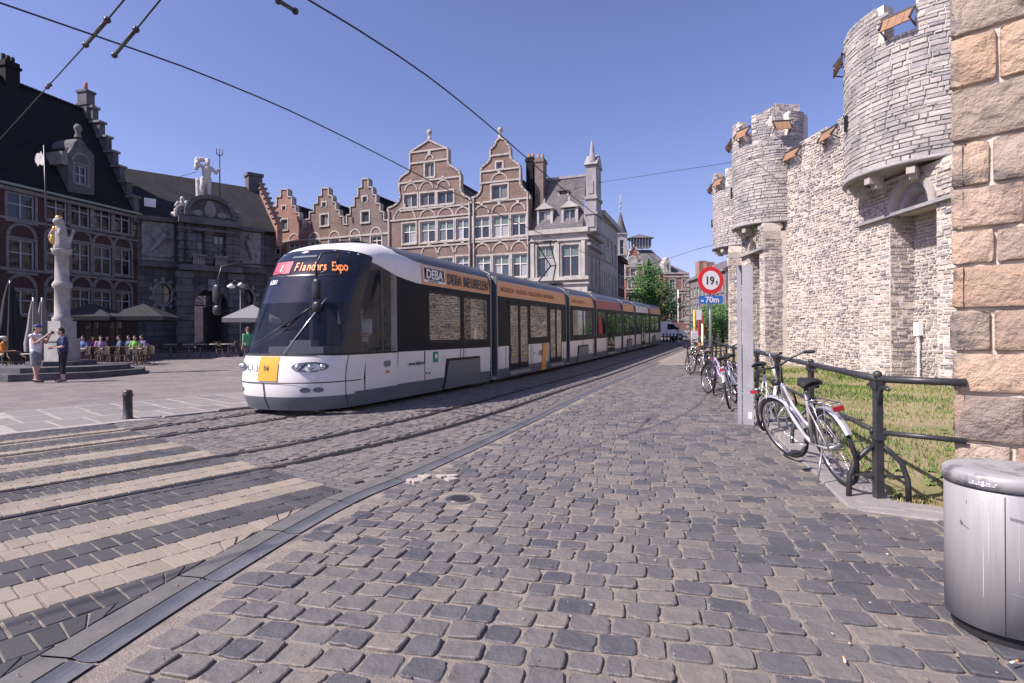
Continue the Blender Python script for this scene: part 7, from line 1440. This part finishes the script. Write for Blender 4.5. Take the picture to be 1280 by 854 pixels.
# ================================================================ CAFE TERRACE, PEOPLE, BOLLARD
random.seed(65)
cane = paint('cane', (.2, .13, .08), .7); dkw = paint('dark_wicker', (.045, .035, .03), .7); alu = M_['steel']; pale = paint('pale_tabletop', (.5, .49, .47), .5)
def chair():
    e = empty('cafe_chair'); q = MB(); q.box((0, 0, .45), (.44, .42, .04)); q.build('seat', dkw, e)
    for x, y in ((-.19, .18), (.19, .18), (-.19, -.18), (.19, -.18)): q = MB(); q.tube([(x * 1.1, y * 1.15, 0), (x, y, .45)], .014, 6); q.build('leg', cane, e)
    q = MB(); q.smooth = True; vs = [(.23 * math.sin(a), -.2 - .07 * math.cos(a) + .02, z) for z in (.5, .68, .86) for a in [R(-75 + 25 * i) for i in range(7)]]; q.add(vs, [(i * 7 + k, i * 7 + k + 1, i * 7 + 8 + k, i * 7 + 7 + k) for i in range(2) for k in range(6)]); q.build('backrest', dkw, e)
    q = MB(); q.tube([(-.24, .16, .45), (-.25, .14, .64), (-.23, -.1, .68), (-.2, -.22, .84), (0, -.28, .88), (.2, -.22, .84), (.23, -.1, .68), (.25, .14, .64), (.24, .16, .45)], .014, 6); q.build('arm_frame', cane, e); return e
def tablek():
    e = empty('cafe_table'); q = MB(); q.lathe([(0, .72), (.36, .72), (.37, .74), (.36, .755), (0, .755)], n=20); q.build('table_top', pale, e); q = MB(); q.tube([(0, 0, .03), (0, 0, .72)], .03, 8); q.build('pedestal', alu, e)
    for k in range(3): q = MB(); a = 2.1 * k; q.tube([(0, 0, .05), (.28 * math.cos(a), .28 * math.sin(a), .02)], .02, 6); q.build('foot', alu, e)
    return e
ch0, tb0 = chair(), tablek(); first = {'c': True, 't': True}
def put(kind, x, Y, rz, label, group):
    src = ch0 if kind == 'c' else tb0; o = src if first[kind] else copy_tree(src); first[kind] = False
    p = bpos(x, Y); o.location = p; o.rotation_euler = (0, 0, rz); tag(o, label, 'chair' if kind == 'c' else 'table', group)
for i, x in enumerate((204, 221, 229, 243, 256, 263, 277, 291, 299)):
    put('c', x, 33.2 + .5 * (i % 3), R(-90 + 180 * (i % 2) + random.uniform(-25, 25)), 'empty cane armchair in the row in front of the gateway arch', 'cane chairs in front of the gateway')
for x in (213, 236, 250, 270, 285): put('t', x, 33.4, 0, 'small round table between the chairs in front of the gateway arch', 'round tables in front of the gateway')
for i, x in enumerate((104, 116, 127, 141, 153, 163, 175, 184)):
    put('c', x, 26.3 + .4 * (i % 2), R(180 + random.uniform(-40, 40)), 'empty dark wicker chair at the terrace beside the monument steps', 'wicker chairs beside the monument')
for x in (108, 122, 134, 147, 159, 170, 181): put('t', x, 27.4, 0, 'pale table of the crowded terrace under the dark parasols', 'tables under the dark parasols')
for i, x in enumerate((-2, 8, 20, 31)):
    put('c', x, 21.4 + .5 * (i % 2), R(120 + 60 * i), 'wicker chair behind the monument steps near the closed grey parasols', 'wicker chairs behind the monument')
for x in (3, 15, 27, 38): put('t', x, 22.0, 0, 'table behind the monument steps near the closed grey parasols', 'tables behind the monument')
cn_dark = paint('black_canvas', (.018, .018, .022), .8); cn_grey = paint('grey_canvas', (.2, .19, .18), .85); cn_pale = paint('pale_canvas', (.2, .2, .21), .8)
def parasol_open(x, Y, z, w, m, label, grp=None):
    e = empty('open_parasol', bpos(x, Y), R(12), label, 'parasol', grp); q = MB(); q.tube([(0, 0, 0), (0, 0, z + .75)], .035, 8); q.build('pole', M_['dark_plastic'], e); q = MB(); h = w / 2
    q.add([(-h, -h, z), (h, -h, z), (h, h, z), (-h, h, z), (0, 0, z + .75), (-h, -h, z - .22), (h, -h, z - .22), (h, h, z - .22), (-h, h, z - .22)], [(0, 1, 4), (1, 2, 4), (2, 3, 4), (3, 0, 4), (0, 1, 6, 5), (1, 2, 7, 6), (2, 3, 8, 7), (3, 0, 5, 8)]); q.build('canopy', m, e)
    for sx_ in (-1, 1):
        for sy in (-1, 1): q = MB(); q.tube([(0, 0, z + .35), (sx_ * h * .95, sy * h * .95, z + .01)], .018, 5); q.build('rib', M_['dark_plastic'], e)
    q = MB(); q.box((0, 0, .06), (.6, .6, .1)); q.build('base', M_['concrete'], e)
parasol_open(116, 30.5, 2.35, 2.9, cn_dark, 'open black square parasol over the terrace nearer the monument', 'open black parasols'); parasol_open(180, 31.5, 2.35, 3.0, cn_dark, 'open black square parasol beside the fish market gateway', 'open black parasols'); parasol_open(316, 30, 2.2, 2.4, cn_pale, 'pale open parasol half hidden behind the tram front')
def parasol_closed(x, Y, z0, z1, r, m, label, folds=7):
    e = empty('closed_parasol', bpos(x, Y), 0, label, 'parasol', 'closed parasols'); q = MB(); q.tube([(0, 0, 0), (0, 0, z1 + .08)], .035, 8); q.build('pole', M_['steel'], e); q = MB(); q.smooth = True; N = folds * 4; vs = []
    for t, s_ in ((0, 1), (.15, 1.05), (.45, .72), (.75, .5), (.95, .25), (1, .08)):
        for k in range(N): a = 2 * PI * k / N; rr = r * s_ * (1 + .28 * math.cos(folds * a)); vs.append((rr * math.cos(a), rr * math.sin(a), z0 + (z1 - z0) * t))
    q.add(vs, [(i * N + k, i * N + (k + 1) % N, (i + 1) * N + (k + 1) % N, (i + 1) * N + k) for i in range(5) for k in range(N)]); q.build('canopy', m, e); q = MB(); q.box((0, 0, .06), (.6, .6, .1)); q.build('base', M_['concrete'], e)
parasol_closed(42, 21.6, .85, 2.85, .23, cn_grey, 'closed grey parasol standing just behind the couple'); parasol_closed(53, 22.6, .9, 2.9, .22, cn_grey, 'second closed grey parasol between the couple and the column'); parasol_closed(13, 25, .7, 3.8, .42, cn_dark, 'tall closed black parasol by the brick house')
# the couple in front of the monument
po1 = dict(STAND, hd=(0, .05, 1.62), elr=(.25, .12, 1.16), wrr=(.1, .33, 1.4), ell=(-.24, .14, 1.18), wrl=(-.08, .34, 1.42), anl=(-.13, -.1, .09), knl=(-.11, .0, .49), anr=(.13, .1, .09))
ps = person('person in white tank top, grey shorts and blue cap holding up a phone', (-15.1, 17.75, 0), R(-80), po1, paint('tank_white', (.62, .62, .66)), paint('grey_shorts', (.2, .22, .25)), M_['hair'], hat=paint('blue_cap', (.03, .05, .16)), sleeves=0, trouser=.42, scale=1.05)
ph = empty('phone', ps.location, ps.rotation_euler.z, 'dark phone held up in both hands of the person in white', 'phone'); ph.scale = (1.05,) * 3; q = MB(); q.box((0, .455, 1.5), (.15, .012, .08)); q.build('case', M_['dark_plastic'], ph); q = MB(); q.box((0, .4475, 1.5), (.135, .002, .07)); q.build('screen', M_['pane_dark'], ph)
q = MB(); q.box((0, .135, 1.22), (.2, .01, .12)); q.build('shirt_print', paint('navy_print_shirt', (.03, .03, .07)), ps)
po2 = dict(STAND, elr=(.25, .05, 1.13), wrr=(.06, .27, 1.1), ell=(-.25, .05, 1.13), wrl=(-.06, .27, 1.08), hd=(0, .06, 1.6))
person('person in dark blue polo shirt and black cropped trousers with hands together', (-14.42, 17.98, 0), R(140), po2, paint('navy_polo', (.02, .035, .1)), paint('black_trousers', (.012, .012, .016)), M_['hair'], sleeves=.4, trouser=.78, scale=1.0, shoes=paint('grey_shoe', (.1, .1, .12)))
seatcol = [(104.5, (.12, .2, .5), 'blue'), (116, (.55, .12, .3), 'pink'), (126, (.5, .33, .55), 'lilac'), (134, (.05, .05, .07), 'black'), (150, (.12, .17, .32), 'slate blue'), (162, (.08, .14, .35), 'navy blue'), (169, (.25, .55, .08), 'lime green'), (178, (.25, .16, .42), 'purple')]
base_sit = None
for i, (x, c_, nm) in enumerate(seatcol):
    p = bpos(x, 29.2 + .5 * (i % 2)); shm = paint('shirt_' + nm.replace(' ', '_'), tuple(k_ * .6 for k_ in c_))  # shirt colours dimmed to stand for the shade over the guests
    if base_sit is None:
        base_sit = person('guest in a %s shirt seated under the black parasols' % nm, p, R(180), SIT, shm, paint('jeans', (.03, .04, .08)), M_['hair'], trouser=1, group='guests seated on the terrace', vox=.03)
    else:
        e = copy_tree(base_sit); e.location = p; e['label'] = 'guest in a %s shirt seated under the black parasols' % nm
        for chd in e.children:
            if chd.name.startswith('shirt'): chd.data = chd.data.copy(); chd.data.materials.clear(); chd.data.materials.append(shm)
        e.rotation_euler.z = R(random.uniform(120, 240))
    put('c', x, 29.15 + .5 * (i % 2), base_sit.rotation_euler.z if i == 0 else e.rotation_euler.z, 'wicker chair taken by a seated guest under the black parasols', 'taken chairs under the parasols')
e = copy_tree(base_sit); e.location = bpos(3, 22.6) + Vector((0, 0, .1)); e.rotation_euler.z = R(-60); e['label'] = 'guest in an orange shirt and pale hat seated behind the monument steps'
for chd in e.children:
    if chd.name.startswith('shirt'): chd.data = chd.data.copy(); chd.data.materials.clear(); chd.data.materials.append(paint('orange_shirt', (.6, .2, .04)))
q = MB(); q.ball((0, .03, 1.29), (.1, .12, .06), 10); q.build('hat', paint('pale_hat', (.5, .5, .48)), e)
person('person in a green shirt standing just behind the tram front', bpos(310, 24), R(60), STAND, paint('green_shirt', (.08, .3, .16)), paint('jeans', (.03, .04, .08)), paint('brown_hair', (.12, .06, .03)), trouser=1, vox=.025)
# lantern by the gateway and the black bollard
sl_ = empty('street_lantern', bpos(301, 33.5), 0, 'black street lamp with a hanging lantern in front of the gateway', 'street lamp'); q = MB(); q.tube([(0, 0, 0), (0, 0, .6), (0, 0, 4.1)], [.09, .05, .035], 8); q.build('post', M_['iron'], sl_); q = MB(); q.tube([(0, 0, 4.0), (-.1, 0, 4.4), (-.35, 0, 4.55), (-.55, 0, 4.35)], .025, 6); q.build('arm', M_['iron'], sl_)
q = MB(); q.lathe([(.05, .25), (.24, .1), (.2, .0), (.0, -.05)], (-.55, 0, 4.1), 12); q.build('lamp_shade', M_['white'], sl_); q = MB(); q.lathe([(.05, .28), (.26, .1), (.2, -.02), (.08, -.1), (0, -.12)], (.05, 0, 4.15), 12); q.build('lamp_head', M_['steel'], sl_)
bl = empty('iron_bollard', (-6.56, 9.55, .005), 0, 'short black iron bollard standing alone at the edge of the square', 'bollard'); q = MB(); q.lathe([(.085, -.05), (.085, .02), (.072, .03), (.07, .38), (.08, .39), (.08, .42), (.07, .43), (.075, .46), (.055, .49), (0, .5)], n=20); q.build('shaft', M_['iron'], bl); q = MB(); q.lathe([(.0825, .395), (.0825, .412)], n=20); q.build('ring', M_['dark_plastic'], bl)
# ================================================================ OVERHEAD WIRES
for t, lab in ((.5, 'thin overhead contact wire above the empty track'), (3.55, 'thin overhead contact wire above the track the tram runs on')):
    pth = R1.off(t); q = MB(); q.tube([(p.x, p.y, 5.55 + gz(p.y)) for p in pth.p[::3]], .013, 5); tag(q.build('contact_wire', M_['wire']), lab, 'wire')
def span(name, label, pts, ins=(), r=.011, mt='wire'):
    q = MB(); q.tube(pts, r, 5); o = q.build(name, M_[mt]); tag(o, label, 'wire')
    for a, c in ins:
        b = MB(); b.tube([a, c], .026, 8); b.build('insulator', M_['iron'], o)
        for p in (a, c): b = MB(); b.ball(p, .045, 8); b.build('clamp', M_['iron'], o)
A = lambda x, y, Y: at(x, y, Y)
span('span_wire', 'span wire with insulator from the brick house up over the street', [A(-30, 207, 28.2), A(60, 108, 11), A(107, 56, 8.1), A(134, 25, 7.2), A(165, -12, 6.4)], [(A(107, 56, 8.1), A(134, 25, 7.2)), (A(59, 109, 11.2), A(62, 106, 11))])
span('span_wire', 'short pull-off wire with a long insulator on the tram contact wire', [A(143, 69, 8.25), A(170, 37, 7.5), A(215, -18, 6.5)], [(A(143, 69, 8.25), A(170, 37, 7.5))])
span('span_wire', 'thin span wire from the corner house across to the castle turret', [A(751, 228, 41), A(915, 203, 28), A(1052, 172, 19.9)], [(A(719, 236, 41.5), A(751, 228, 41))], .014)
span('span_wire', 'short pull-off wire with clamp on the contact wire of the empty track', [A(300, -20, 6.0), A(345, -1, 6.85), A(369, 14, 7.2)], [(A(348, 1, 6.85), A(369, 14, 7.2))])
span('span_wire', 'thin distant wire between the street houses and the castle', [A(770, 345, 55), A(870, 312, 45), A(900, 304, 36)], [], .018)
span('span_wire', 'thin wire strung from the gateway roof to the sea god statue', [A(205, 226, 42), A(246, 215, 40.5)], [], .02)
